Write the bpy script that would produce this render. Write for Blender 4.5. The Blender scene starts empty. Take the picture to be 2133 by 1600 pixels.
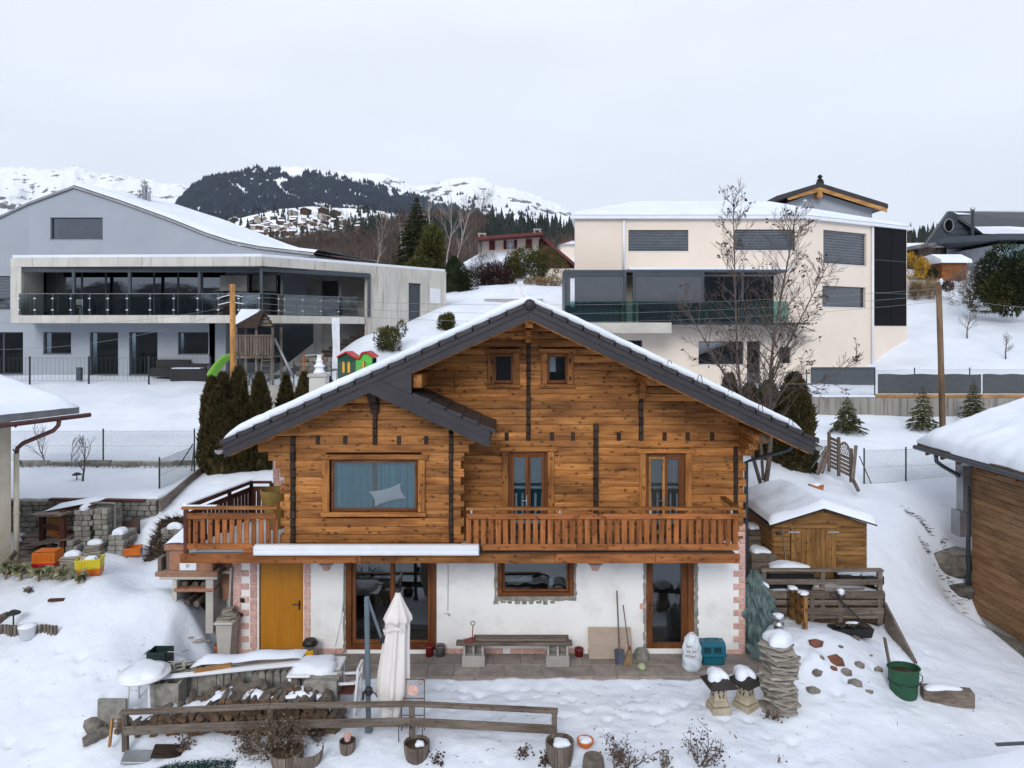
import bpy, bmesh, math, random
import numpy as np
from mathutils import Vector, Matrix, Euler
R = random.Random(7)
sc = bpy.context.scene
COL = sc.collection
# ------------------------------------------------------------------ camera, sky, sun, exposure
F, HZ, CX, ZC = 1480.0, 690.0, 1066.5, 7.24      # focal length in photo pixels, horizon row, centre column, eye height
cam_d = bpy.data.cameras.new('camera'); cam = bpy.data.objects.new('camera', cam_d); COL.objects.link(cam)
cam_d.sensor_width = 36.0; cam_d.lens = 36.0*F/2133.0
cam_d.shift_y = -(800.0-HZ)/2133.0
cam_d.clip_start = 0.1; cam_d.clip_end = 40000
cam.location = (0, 0, ZC); cam.rotation_euler = (math.radians(90), 0, 0)
sc.camera = cam
SUN_EL, SUN_AZ = math.radians(30), math.radians(192)   # azimuth measured from +Y clockwise: the sun stands behind the viewer
wd = bpy.data.worlds.new('World'); sc.world = wd; wd.use_nodes = True
nt = wd.node_tree; nt.nodes.clear()
o_ = nt.nodes.new('ShaderNodeOutputWorld'); bg = nt.nodes.new('ShaderNodeBackground')
sky = nt.nodes.new('ShaderNodeTexSky'); sky.sky_type = 'NISHITA'; sky.sun_disc = False
sky.sun_elevation = SUN_EL; sky.sun_rotation = SUN_AZ; sky.air_density = 1.5; sky.dust_density = 4.0
tc = nt.nodes.new('ShaderNodeTexCoord'); sp = nt.nodes.new('ShaderNodeSeparateXYZ')
mr = nt.nodes.new('ShaderNodeMapRange'); mr.inputs['From Min'].default_value = -0.02; mr.inputs['From Max'].default_value = 0.55
rp = nt.nodes.new('ShaderNodeValToRGB')
rp.color_ramp.elements[0].color = (5.2, 5.75, 6.85, 1); rp.color_ramp.elements[1].color = (6.75, 7.1, 7.75, 1)
mp = nt.nodes.new('ShaderNodeMapping'); mp.inputs['Scale'].default_value = (1.2, 1.2, 4.5)
nz = nt.nodes.new('ShaderNodeTexNoise'); nz.inputs['Scale'].default_value = 1.4; nz.inputs['Detail'].default_value = 5; nz.inputs['Roughness'].default_value = 0.5
nr = nt.nodes.new('ShaderNodeMapRange'); nr.inputs['From Min'].default_value = 0.3; nr.inputs['From Max'].default_value = 0.7
nr.inputs['To Min'].default_value = 0.93; nr.inputs['To Max'].default_value = 1.06
ml = nt.nodes.new('ShaderNodeMix'); ml.data_type = 'RGBA'; ml.blend_type = 'MULTIPLY'; ml.inputs['Factor'].default_value = 1.0
mx = nt.nodes.new('ShaderNodeMix'); mx.data_type = 'RGBA'; mx.inputs['Factor'].default_value = 0.06
L = nt.links.new
L(tc.outputs['Generated'], sp.inputs[0]); L(sp.outputs['Z'], mr.inputs[0]); L(mr.outputs[0], rp.inputs[0])
L(tc.outputs['Generated'], mp.inputs[0]); L(mp.outputs[0], nz.inputs['Vector']); L(nz.outputs['Fac'], nr.inputs[0])
L(rp.outputs[0], ml.inputs['A']); L(nr.outputs[0], ml.inputs['B'])
L(ml.outputs['Result'], mx.inputs['A']); L(sky.outputs[0], mx.inputs['B'])
L(mx.outputs['Result'], bg.inputs['Color']); bg.inputs['Strength'].default_value = 0.118
L(bg.outputs[0], o_.inputs['Surface'])
sd = bpy.data.lights.new('sun', 'SUN'); sun = bpy.data.objects.new('sun', sd); COL.objects.link(sun)
sd.energy = 1.5; sd.angle = math.radians(25); sd.color = (1.0, 0.98, 0.95)
sun.rotation_euler = Euler((math.radians(90)-SUN_EL, 0, -SUN_AZ + math.pi), 'XYZ')
sun.location = (0, -10, 30)
vs = sc.view_settings; vs.view_transform = 'Standard'; vs.look = 'None'; vs.exposure = 0.34; vs.gamma = 1.0; vs.use_curve_mapping = False
sc.render.engine = 'CYCLES'
cy = sc.cycles
cy.use_denoising = True; cy.denoiser = 'OPENIMAGEDENOISE'; cy.max_bounces = 6; cy.diffuse_bounces = 3; cy.glossy_bounces = 3
cy.transmission_bounces = 3; cy.transparent_max_bounces = 12; cy.volume_bounces = 0; cy.caustics_reflective = False; cy.caustics_refractive = False
cy.use_adaptive_sampling = True; cy.adaptive_threshold = 0.02

# ------------------------------------------------------------------ helpers
def W(px, py, Y): return Vector(((px-CX)/F*Y, Y, ZC-(py-HZ)/F*Y))     # a point of the photo at a given distance
def X(px, Y): return (px-CX)/F*Y
def Z(py, Y): return ZC-(py-HZ)/F*Y
ORG = {}
ORD = 'first second third fourth fifth sixth seventh eighth ninth tenth eleventh twelfth thirteenth fourteenth fifteenth sixteenth seventeenth eighteenth nineteenth twentieth twenty-first twenty-second twenty-third twenty-fourth twenty-fifth'.split()
class MB:
    def __init__(s): s.v = []; s.f = []
    def add(s, vs, fs):
        b = len(s.v); s.v.extend([tuple(v) for v in vs]); s.f.extend([tuple(b+i for i in f) for f in fs]); return s
    def box(s, c, d, ch=0.0, rot=None):
        hx, hy, hz = d[0]/2, d[1]/2, d[2]/2
        M = Euler(rot).to_matrix() if rot else None
        ch = min(ch, hx*.9, hy*.9, hz*.9)
        vs, fs = [], []
        if ch <= 0:
            for x in (-hx, hx):
                for y in (-hy, hy):
                    for z in (-hz, hz): vs.append(Vector((x, y, z)))
            fs = [(0,1,3,2),(4,6,7,5),(0,4,5,1),(2,3,7,6),(0,2,6,4),(1,5,7,3)]
        else:
            idx = {}
            for sx in (-1,1):
                for sy in (-1,1):
                    for sz in (-1,1):
                        for a in range(3):
                            p = [sx*hx, sy*hy, sz*hz]; q = [sx*(hx-ch), sy*(hy-ch), sz*(hz-ch)]
                            w = list(q); w[a] = p[a]
                            idx[(sx,sy,sz,a)] = len(vs); vs.append(Vector(w))
            I = lambda x,y,z,a: idx[(x,y,z,a)]
            for sg in (-1,1):
                for a in range(3):
                    b, c2 = (a+1)%3, (a+2)%3
                    lo = []
                    for (u,w) in ((-1,-1),(1,-1),(1,1),(-1,1)):
                        k = [0,0,0]; k[a] = sg; k[b] = u; k[c2] = w
                        lo.append(I(*k, a))
                    fs.append(tuple(lo if sg > 0 else lo[::-1]))
            for a in range(3):
                b, c2 = (a+1)%3, (a+2)%3
                for u in (-1,1):
                    for w in (-1,1):
                        k0 = [0,0,0]; k0[a] = -1; k0[b] = u; k0[c2] = w
                        k1 = list(k0); k1[a] = 1
                        fs.append((I(*k0,b), I(*k1,b), I(*k1,c2), I(*k0,c2)))
            for k in [(x,y,z) for x in (-1,1) for y in (-1,1) for z in (-1,1)]:
                fs.append((I(*k,0), I(*k,1), I(*k,2)))
        cc = Vector(c)
        if M: vs = [M@v+cc for v in vs]
        else: vs = [v+cc for v in vs]
        return s.add(vs, fs)
    def bx(s, x0, x1, y0, y1, z0, z1, ch=0.0):
        return s.box(((x0+x1)/2, (y0+y1)/2, (z0+z1)/2), (abs(x1-x0), abs(y1-y0), abs(z1-z0)), ch)
    def bar(s, a, b, w, h, ch=0.0, up=(0,0,1)):
        a, b = Vector(a), Vector(b); d = b-a; l = d.length; d.normalize()
        u = Vector(up)
        if abs(d.dot(u)) > .98: u = Vector((0,1,0))
        sd = d.cross(u).normalized(); u = sd.cross(d)
        m = MB(); m.box((0,0,0), (l, w, h), ch)
        M = Matrix((d, -sd, u)).transposed(); c = (a+b)/2
        return s.add([M@Vector(v)+c for v in m.v], m.f)
    def tube(s, pts, r, n=6, cap=True):
        pts = [Vector(p) for p in pts]; k = len(pts)
        rs = r if isinstance(r, (list, tuple)) else [r]*k
        vs, fs = [], []
        pu = None
        for i in range(k):
            d = (pts[min(i+1,k-1)]-pts[max(i-1,0)])
            if d.length < 1e-9: d = Vector((0,0,1))
            d.normalize()
            if pu is None:
                pu = d.orthogonal().normalized()
            else:
                pu = (pu-d*pu.dot(d))
                if pu.length < 1e-6: pu = d.orthogonal()
                pu.normalize()
            w = d.cross(pu)
            for j in range(n):
                a = 2*math.pi*j/n
                vs.append(pts[i]+(pu*math.cos(a)+w*math.sin(a))*rs[i])
        for i in range(k-1):
            for j in range(n):
                fs.append((i*n+j, i*n+(j+1)%n, (i+1)*n+(j+1)%n, (i+1)*n+j))
        if cap:
            fs.append(tuple(range(n))[::-1]); fs.append(tuple((k-1)*n+j for j in range(n)))
        return s.add(vs, fs)
    def lathe(s, prof, n=16, c=(0,0,0), sx=1, sy=1, cap=True):
        vs, fs = [], []
        for (r, z) in prof:
            for j in range(n):
                a = 2*math.pi*j/n
                vs.append((c[0]+r*math.cos(a)*sx, c[1]+r*math.sin(a)*sy, c[2]+z))
        for i in range(len(prof)-1):
            for j in range(n):
                fs.append((i*n+j, i*n+(j+1)%n, (i+1)*n+(j+1)%n, (i+1)*n+j))
        if cap:
            fs.append(tuple(range(n))[::-1]); fs.append(tuple((len(prof)-1)*n+j for j in range(n)))
        return s.add(vs, fs)
    def prism(s, poly, y0, y1):                       # polygon in x-z, extruded along y (counter-clockwise seen from -y)
        n = len(poly); vs = [(x, y0, z) for x, z in poly]+[(x, y1, z) for x, z in poly]
        fs = [tuple(range(n)), tuple(range(2*n-1, n-1, -1))]
        for i in range(n): fs.append((i, i+n, (i+1)%n+n, (i+1)%n))
        return s.add(vs, fs)
    def prismx(s, poly, x0, x1):                      # polygon in y-z, extruded along x
        n = len(poly); vs = [(x0, y, z) for y, z in poly]+[(x1, y, z) for y, z in poly]
        fs = [tuple(range(n))[::-1], tuple(range(n, 2*n))]
        for i in range(n): fs.append((i, (i+1)%n, (i+1)%n+n, i+n))
        return s.add(vs, fs)
    def prismz(s, poly, z0, z1):
        n = len(poly); vs = [(x, y, z0) for x, y in poly]+[(x, y, z1) for x, y in poly]
        fs = [tuple(range(n))[::-1], tuple(range(n, 2*n))]
        for i in range(n): fs.append((i, (i+1)%n, (i+1)%n+n, i+n))
        return s.add(vs, fs)
    def grid(s, fn, nu, nv):
        vs = [fn(i/nu, j/nv) for j in range(nv+1) for i in range(nu+1)]
        fs = [(j*(nu+1)+i, j*(nu+1)+i+1, (j+1)*(nu+1)+i+1, (j+1)*(nu+1)+i) for j in range(nv) for i in range(nu)]
        return s.add(vs, fs)
    def xf(s, M):
        s.v = [tuple(M@Vector(v)) for v in s.v]; return s
    def mesh(s, name, mat, smooth=False):
        me = bpy.data.meshes.new(name); me.from_pydata(s.v, [], s.f); me.update()
        if mat is not None: me.materials.append(mat)
        if smooth: me.polygons.foreach_set('use_smooth', [True]*len(me.polygons))
        return me
    def build(s, name, mat, parent=None, smooth=False, fix=True):
        """vertices in world space; they are stored relative to the parent thing's base"""
        if parent is not None:
            og = ORG.get(parent.name, Vector((0,0,0)))
            if og.length > 0: s.v = [(v[0]-og[0], v[1]-og[1], v[2]-og[2]) for v in s.v]
        me = s.mesh(name, mat, smooth)
        if fix and len(me.polygons) < 30000:
            b = bmesh.new(); b.from_mesh(me); bmesh.ops.recalc_face_normals(b, faces=b.faces); b.to_mesh(me); b.free()
        ob = bpy.data.objects.new(name, me); COL.objects.link(ob)
        if parent is not None:
            ob.parent = parent; ORG[ob.name] = ORG.get(parent.name, Vector((0,0,0)))
        return ob
def tag(o, label=None, cat=None, group=None, kind=None):
    if label: o['label'] = label
    if cat: o['category'] = cat
    if group: o['group'] = group
    if kind: o['kind'] = kind
    elif cat: o['kind'] = 'thing'
    return o
def thing(name, label, cat, loc, group=None):
    o = bpy.data.objects.new(name, None); COL.objects.link(o); o.location = loc; o.empty_display_size = .2
    ORG[o.name] = Vector(loc); return tag(o, label, cat, group)
def single(mb, name, mat, loc, label, cat, group=None, smooth=False, kind=None):
    """a thing that is one mesh, vertices given in world space, origin put at its base"""
    loc = Vector(loc); mb.v = [(v[0]-loc[0], v[1]-loc[1], v[2]-loc[2]) for v in mb.v]
    o = mb.build(name, mat, None, smooth); o.location = loc; ORG[o.name] = loc
    return tag(o, label, cat, group, kind)
def place(me, name, loc, rz=0, s=1, parent=None, rot=None):
    o = bpy.data.objects.new(name, me); COL.objects.link(o)
    o.location = loc; o.rotation_euler = rot if rot else (0, 0, rz); o.scale = s if isinstance(s, (tuple, list)) else (s, s, s)
    if parent is not None:
        o.parent = parent; o.location = Vector(loc)-ORG.get(parent.name, Vector((0,0,0)))
    return o
def dup(root, loc, rz=0, label=None, s=None):
    r = root.copy(); COL.objects.link(r); r.location = loc; r.rotation_euler = (0, 0, rz)
    if s: r.scale = (s, s, s) if not isinstance(s, tuple) else s
    if label: r['label'] = label
    ORG[r.name] = Vector(loc)
    for ch in list(root.children):
        c = ch.copy(); COL.objects.link(c); c.parent = r
        for g in list(ch.children):
            d = g.copy(); COL.objects.link(d); d.parent = c
    return r

# ------------------------------------------------------------------ materials
def N(m, t): return m.node_tree.nodes.new(t)
def newmat(name, rough=.7, spec=.3):
    m = bpy.data.materials.new(name); m.use_nodes = True
    b = m.node_tree.nodes['Principled BSDF']; b.inputs['Roughness'].default_value = rough
    b.inputs['Specular IOR Level'].default_value = spec
    return m, b, m.node_tree.links.new
def ramp(m, cols):
    r = N(m, 'ShaderNodeValToRGB'); e = r.color_ramp.elements
    while len(e) < len(cols): e.new(.5)
    for k, (p, c) in enumerate(cols): e[k].position = p; e[k].color = (*c, 1)
    return r
def objnoise(m, l, scale, vec=(1,1,1), detail=5, rough=.6, rnd=True):
    t = N(m, 'ShaderNodeTexCoord'); mp = N(m, 'ShaderNodeMapping'); mp.inputs['Scale'].default_value = vec
    n = N(m, 'ShaderNodeTexNoise'); n.noise_dimensions = '4D'; n.inputs['Scale'].default_value = scale
    n.inputs['Detail'].default_value = detail; n.inputs['Roughness'].default_value = rough
    l(t.outputs['Object'], mp.inputs[0]); l(mp.outputs[0], n.inputs['Vector'])
    if rnd:
        oi = N(m, 'ShaderNodeObjectInfo'); mu = N(m, 'ShaderNodeMath'); mu.operation = 'MULTIPLY'; mu.inputs[1].default_value = 37.0
        l(oi.outputs['Random'], mu.inputs[0]); l(mu.outputs[0], n.inputs['W'])
    return n
def bump(m, l, b, h, s=.3, d=.01):
    u = N(m, 'ShaderNodeBump'); u.inputs['Strength'].default_value = s; u.inputs['Distance'].default_value = d
    l(h, u.inputs['Height']); l(u.outputs[0], b.inputs['Normal'])
def tone(m, l, b, col, amt):
    """every object a little lighter or darker"""
    oi = N(m, 'ShaderNodeObjectInfo'); q = N(m, 'ShaderNodeMapRange'); q.inputs['To Min'].default_value = 1-amt; q.inputs['To Max'].default_value = 1+amt
    l(oi.outputs['Random'], q.inputs[0])
    x = N(m, 'ShaderNodeMix'); x.data_type = 'RGBA'; x.blend_type = 'MULTIPLY'; x.inputs['Factor'].default_value = 1
    l(col, x.inputs['A']); l(q.outputs[0], x.inputs['B']); l(x.outputs['Result'], b.inputs['Base Color'])
    return x
def plain(name, c1, c2=None, rough=.7, spec=.3, scale=6, vec=(1,1,1), bmp=.15, bd=.01, amt=.08, lo=.35, hi=.65, metal=0, fine=None):
    m, b, l = newmat(name, rough, spec); b.inputs['Metallic'].default_value = metal
    if c2 is None: c2 = tuple(x*.8 for x in c1)
    n = objnoise(m, l, scale, vec); r = ramp(m, [(lo, c2), (hi, c1)]); l(n.outputs['Fac'], r.inputs[0])
    tone(m, l, b, r.outputs[0], amt)
    h = n
    if fine: h = objnoise(m, l, fine, (1,1,1), 4, .6)
    if bmp: bump(m, l, b, h.outputs['Fac'], bmp, bd)
    return m
def wood(name, dark, mid, light, axis='x', amt=.16, knots=.5, rough=.62, stain=None):
    m, b, l = newmat(name, rough, .25)
    st = {'x': (.9, 14, 14), 'y': (14, .9, 14), 'z': (14, 14, .9)}[axis]
    g = objnoise(m, l, 1.6, st, 6, .65)
    r = ramp(m, [(.24, dark), (.47, mid), (.74, light)]); l(g.outputs['Fac'], r.inputs[0])
    col = r.outputs[0]
    # large blotches
    g2 = objnoise(m, l, 1.3, {'x': (.7,2.5,2.5), 'y': (2.5,.7,2.5), 'z': (2.5,2.5,.7)}[axis], 4, .6)
    r2 = ramp(m, [(.36, (.50,.46,.42) if stain is None else stain), (.60, (1,1,1))]); l(g2.outputs['Fac'], r2.inputs[0])
    x = N(m, 'ShaderNodeMix'); x.data_type = 'RGBA'; x.blend_type = 'MULTIPLY'; x.inputs['Factor'].default_value = .85
    l(col, x.inputs['A']); l(r2.outputs[0], x.inputs['B']); col = x.outputs['Result']
    if knots:
        t = N(m, 'ShaderNodeTexCoord'); mp = N(m, 'ShaderNodeMapping')
        mp.inputs['Scale'].default_value = {'x': (5.2, 7.5, 8.0), 'y': (8.0, 5.2, 8.0), 'z': (8.0, 8.0, 5.2)}[axis]
        nn = N(m, 'ShaderNodeTexNoise'); nn.inputs['Scale'].default_value = 2.2; nn.inputs['Detail'].default_value = 2
        ad = N(m, 'ShaderNodeVectorMath'); ad.operation = 'MULTIPLY_ADD'; ad.inputs[1].default_value = (.55,.55,.55)
        v = N(m, 'ShaderNodeTexVoronoi'); v.voronoi_dimensions = '3D'; v.inputs['Scale'].default_value = 1.0
        l(t.outputs['Object'], mp.inputs[0]); l(mp.outputs[0], nn.inputs['Vector']); l(nn.outputs['Color'], ad.inputs[0]); l(mp.outputs[0], ad.inputs[2])
        l(ad.outputs[0], v.inputs['Vector'])
        rk = ramp(m, [(.16, (.09,.06,.045)), (.27, (1,1,1))]); l(v.outputs['Distance'], rk.inputs[0])
        y = N(m, 'ShaderNodeMix'); y.data_type = 'RGBA'; y.blend_type = 'MULTIPLY'; y.inputs['Factor'].default_value = knots
        l(col, y.inputs['A']); l(rk.outputs[0], y.inputs['B']); col = y.outputs['Result']
    tone(m, l, b, col, amt)
    bump(m, l, b, g.outputs['Fac'], .35, .006)
    return m
def glassmat(name, tint=(.75,.8,.82), refl=.13, rough=.0):
    m = bpy.data.materials.new(name); m.use_nodes = True; n = m.node_tree; n.nodes.clear(); l = n.links.new
    o = n.nodes.new('ShaderNodeOutputMaterial'); t = n.nodes.new('ShaderNodeBsdfTransparent'); t.inputs[0].default_value = (*tint, 1)
    g = n.nodes.new('ShaderNodeBsdfGlossy'); g.inputs['Roughness'].default_value = rough; g.inputs['Color'].default_value = (.95,.97,1,1)
    fr = n.nodes.new('ShaderNodeFresnel'); fr.inputs['IOR'].default_value = 1.5
    ad = n.nodes.new('ShaderNodeMath'); ad.operation = 'MULTIPLY_ADD'; ad.inputs[1].default_value = 1.4; ad.inputs[2].default_value = max(0, refl-.056); ad.use_clamp = True
    mx = n.nodes.new('ShaderNodeMixShader'); l(fr.outputs[0], ad.inputs[0]); l(ad.outputs[0], mx.inputs[0]); l(t.outputs[0], mx.inputs[1]); l(g.outputs[0], mx.inputs[2])
    nn = n.nodes.new('ShaderNodeTexNoise'); nn.inputs['Scale'].default_value = 1.1; bp = n.nodes.new('ShaderNodeBump'); bp.inputs['Strength'].default_value = .02
    tcc = n.nodes.new('ShaderNodeTexCoord'); l(tcc.outputs['Object'], nn.inputs['Vector']); l(nn.outputs['Fac'], bp.inputs['Height']); l(bp.outputs[0], g.inputs['Normal'])
    l(mx.outputs[0], o.inputs['Surface']); return m
def snowmat(name, patch=None, crisp=.35):
    m, b, l = newmat(name, .65, .25)
    n = objnoise(m, l, .55, (1,1,1), 6, .55, False)
    r = ramp(m, [(.3, (.61,.665,.765)), (.62, (.71,.755,.835))]); l(n.outputs['Fac'], r.inputs[0])
    l(r.outputs[0], b.inputs['Base Color'])
    n2 = objnoise(m, l, 4.5, (1,1,1), 9, .68, False); bump(m, l, b, n2.outputs['Fac'], crisp*1.5, .07)
    b.inputs['Subsurface Weight'].default_value = 0.0
    return m
M = {}
M['snow'] = snowmat('snow'); M['snow_soft'] = snowmat('snow_soft', crisp=.18)
LOGC = ((.10,.038,.012), (.345,.138,.035), (.51,.242,.076))
for a in 'xyz':
    M['log_'+a] = wood('log_'+a, *LOGC, axis=a, amt=.32, knots=.72, stain=(.36,.31,.27))
    M['rail_'+a] = wood('rail_'+a, (.11,.036,.011), (.30,.105,.030), (.42,.165,.055), axis=a, amt=.16, knots=.55)
    M['dark_'+a] = wood('dark_'+a, (.012,.008,.006), (.028,.018,.013), (.06,.036,.022), axis=a, amt=.25, knots=.4)
    M['grey_'+a] = wood('grey_'+a, (.06,.048,.042), (.15,.120,.100), (.25,.21,.175), axis=a, amt=.15, knots=.35)
    M['shed_'+a] = wood('shed_'+a, (.09,.042,.012), (.23,.115,.036), (.36,.20,.075), axis=a, amt=.18, knots=.6)
    M['pine_'+a] = wood('pine_'+a, (.22,.10,.03), (.42,.215,.07), (.55,.31,.12), axis=a, amt=.12, knots=.4)
    M['redwood_'+a] = wood('redwood_'+a, (.03,.012,.010), (.085,.028,.020), (.13,.045,.030), axis=a, amt=.15, knots=.3)
    M['frame_'+a] = wood('frame_'+a, (.075,.024,.008), (.16,.055,.018), (.22,.085,.03), axis=a, amt=.06, knots=.0)
M['endgrain'] = plain('endgrain', (.17,.105,.062), (.055,.035,.022), .8, scale=9, amt=.3)
M['tile'] = plain('tile', (.040,.037,.042), (.022,.020,.023), .5, .35, scale=4, bmp=.2, amt=.14)
M['barge'] = plain('barge', (.036,.033,.038), (.025,.023,.027), .45, .35, scale=2.5, bmp=.05, amt=.04)
M['plaster'] = plain('plaster', (.80,.80,.80), (.66,.655,.645), .9, .1, scale=1.7, lo=.30, hi=.52, bmp=.12, bd=.004, amt=.0, fine=60)
M['pink'] = plain('pink', (.66,.43,.385), (.46,.27,.235), .85, .2, scale=14, bmp=.6, bd=.012, amt=.10)
M['mortar'] = plain('mortar', (.70,.62,.58), None, .9, .1, scale=20)
M['concrete'] = plain('concrete', (.40,.385,.36), (.27,.255,.235), .88, .15, scale=1.1, bmp=.15, amt=.05, fine=40)
M['concrete_lt'] = plain('concrete_lt', (.50,.485,.45), (.38,.365,.335), .88, .15, scale=.8, vec=(1,1,2.2), bmp=.1, amt=.03, fine=30)
M['block'] = plain('block', (.30,.29,.265), (.16,.155,.135), .9, .15, scale=7, bmp=.5, bd=.012, amt=.18)
M['stone'] = plain('stone', (.22,.20,.18), (.09,.082,.07), .9, .2, scale=4, bmp=.8, bd=.03, amt=.25)
M['slab'] = plain('slab', (.40,.32,.285), (.29,.235,.21), .85, .2, scale=5, bmp=.25, amt=.10)
M['slab_grey'] = plain('slab_grey', (.30,.265,.24), (.19,.165,.15), .85, .2, scale=3, bmp=.3, amt=.10)
M['slate'] = plain('slate', (.33,.30,.26), (.20,.18,.155), .8, .25, scale=7, vec=(1,1,3), bmp=.5, amt=.22)
M['alu'] = plain('alu', (.72,.75,.80), (.66,.69,.74), .35, .5, scale=3, bmp=0, amt=.02)
M['steel'] = plain('steel', (.55,.56,.58), (.42,.43,.45), .3, .5, scale=8, bmp=.05, metal=.9, amt=.05)
M['zinc'] = plain('zinc', (.30,.31,.33), (.22,.225,.24), .4, .5, scale=4, bmp=.03, metal=.6)
M['anthracite'] = plain('anthracite', (.050,.062,.078), (.042,.052,.066), .45, .4, scale=3, bmp=.02, amt=.05)
M['black'] = plain('black', (.018,.018,.02), (.010,.010,.011), .5, .4, scale=5, bmp=.05, amt=.1)
M['iron'] = plain('iron', (.03,.025,.022), (.015,.012,.010), .6, .4, scale=15, bmp=.2, amt=.1)
M['interior'] = plain('interior', (.045,.040,.036), (.02,.018,.016), .9, .1, scale=1.5, bmp=0, amt=0)
M['curtain_teal'] = plain('curtain_teal', (.045,.30,.38), (.025,.17,.225), .9, .1, scale=2, vec=(9,9,.25), bmp=.2, amt=.03)
M['curtain_dark'] = plain('curtain_dark', (.03,.13,.17), (.015,.07,.10), .9, .1, scale=2, vec=(9,9,.25), bmp=.2, amt=.03)
M['curtain_net'] = plain('curtain_net', (.17,.165,.15), (.11,.105,.098), .9, .1, scale=2, vec=(12,12,.3), bmp=.2, amt=.03)
M['linen'] = plain('linen', (.70,.73,.78), (.55,.58,.64), .9, .1, scale=3, bmp=.2)
M['glass'] = glassmat('glass', (.80,.84,.86), refl=.06)
M['glass_dark'] = glassmat('glass_dark', (.42,.47,.50), .16)
M['glass_rail'] = glassmat('glass_rail', (.74,.80,.80), .07)
M['glass_teal'] = glassmat('glass_teal', (.55,.80,.79), .20)
M['twig'] = plain('twig', (.15,.122,.105), (.070,.056,.050), .85, .2, scale=9, bmp=.2, amt=.15)
M['bark'] = plain('bark', (.175,.150,.128), (.075,.062,.054), .9, .15, scale=6, vec=(1,1,.4), bmp=.6, amt=.1)
M['birch'] = plain('birch', (.40,.37,.34), (.18,.155,.14), .85, .2, scale=3, vec=(1,1,3), bmp=.2, amt=.1)
M['deadleaf'] = plain('deadleaf', (.085,.042,.030), (.035,.018,.014), .85, .2, scale=5, amt=.2)
M['soil'] = plain('soil', (.09,.062,.042), (.035,.024,.017), .95, .1, scale=4, bmp=.9, bd=.04, amt=.1)
# ------------------------------------------------------------------ terrain
CPX = [  # photo column, photo row, distance
 (57,1325,14.8),(30,1250,15.8),(100,1213,16.3),(210,1206,16.3),(96,1187,16.9),(187,1194,16.7),(150,1160,17.8),(240,1160,17.8),(40,1195,16.7),(0,1400,14),(0,1500,13.2),(0,1600,12.4),(250,1300,15.2),(300,1400,14.2),(250,1480,13.3),
 (340,1330,15.2),(335,1225,16.2),(400,1295,15.75),(440,1342,16.0),(300,1230,16.6),
 (500,1550,12.6),(200,1590,12.3),(700,1420,14.68),(1000,1420,14.68),(1450,1480,13.56),(1300,1420,14.68),(900,1540,12.65),(1200,1560,12.3),
 (1640,1350,15.0),(1740,1325,15.3),(1810,1395,14.7),(1880,1445,14.25),(1850,1300,16.5),(1700,1290,16.6),(1760,1290,16.7),(1560,1400,14.8),
 (1850,1200,18),(1900,1110,19.6),(1850,1060,20.3),(1950,1300,17),(2000,1350,16),(2100,1450,14.5),(2133,1560,13),(1750,1540,12.8),(1980,1500,13.6),
 (1940,1130,19.9),(1590,1022,21),(1700,1018,21.5),(1800,1008,22.5),(1900,1000,22.7),(1980,995,22.8),
 (1750,935,25),(1900,935,25.2),(2080,930,25.5),(1720,880,29),(1900,875,29.6),(2100,872,29.8),(1600,900,28),
 (1900,780,36),(1840,760,38.5),(1890,712,43),(2000,690,45),(2100,660,48),(1960,640,50),(2050,605,55),(2130,590,56),(1700,800,34),(1500,812,35),(1400,806,38.5),(1560,806,38.5),(1250,800,38.5),(1690,798,38.6),(1815,765,41.2),(1985,585,56),(600,794,38),(640,785,39.5),(560,790,36.5),
 (760,700,38),(950,640,42.5),(860,680,40),(1050,655,43),(1100,612,50),(700,765,35),(1150,605,49),(1000,598,54),(1100,588,60),(600,790,34.2),
 (100,797,35),(250,797,35),(400,797,35),(0,797,35),(100,968,23.3),(250,968,23.3),(0,968,23.3),(200,880,28.5),(0,880,28.5),(380,880,28.5),(450,980,22.5),(560,992,21.5),
 (400,1050,19.8),(360,1082,19),(340,1112,18.6),(315,1150,18.3),(335,1185,17.5),(470,1020,20.5),(100,1150,18.6),(280,1152,18.2),(180,1178,17.2),
]
CPW = [(-60,75,9),(-30,75,9.5),(0,75,12.5),(30,75,14.5),(60,75,15),(-40,40,5),(-30,55,6.5),(-30,20,2),(-30,5,-2),(30,5,-4),(30,18,-.3),(40,40,6),(0,0,-4.5),(-15,5,-2),(15,5,-3.4),(0,8,-1.2),(-40,-60,-26),(40,-60,-28),(0,-30,-15),
       (0,22,3.0),(4,23,3.0),(-3,28,3.9),(3,30,4.2),(9,24,2.9),(11.95,19.2,-.2),(12.6,17,-.38),(12.4,14.5,-.5),(14,17,-.4),(11.7,17.5,-.05)]
pts = [tuple(W(*c)) for c in CPX]+CPW
PP = np.array([p[:2] for p in pts]); PZ = np.array([p[2] for p in pts])
def _k(d2): return np.sqrt(d2+.35)
def _fit():
    n = len(PP); d2 = ((PP[:,None]-PP[None])**2).sum(-1); A = np.zeros((n+3, n+3))
    A[:n,:n] = -_k(d2)+np.eye(n)*1e-3; A[:n,n] = 1; A[:n,n+1:] = PP; A[n,:n] = 1; A[n+1:,:n] = PP.T
    return np.linalg.solve(A, np.concatenate([PZ, [0,0,0]]))
RW = _fit()
def sst(a, b, x): t = np.clip((x-a)/(b-a), 0, 1); return t*t*(3-2*t)
def _hash(ix, iy, s):
    v = np.sin(ix*127.1+iy*311.7+s*74.7)*43758.5453; return v-np.floor(v)
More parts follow.
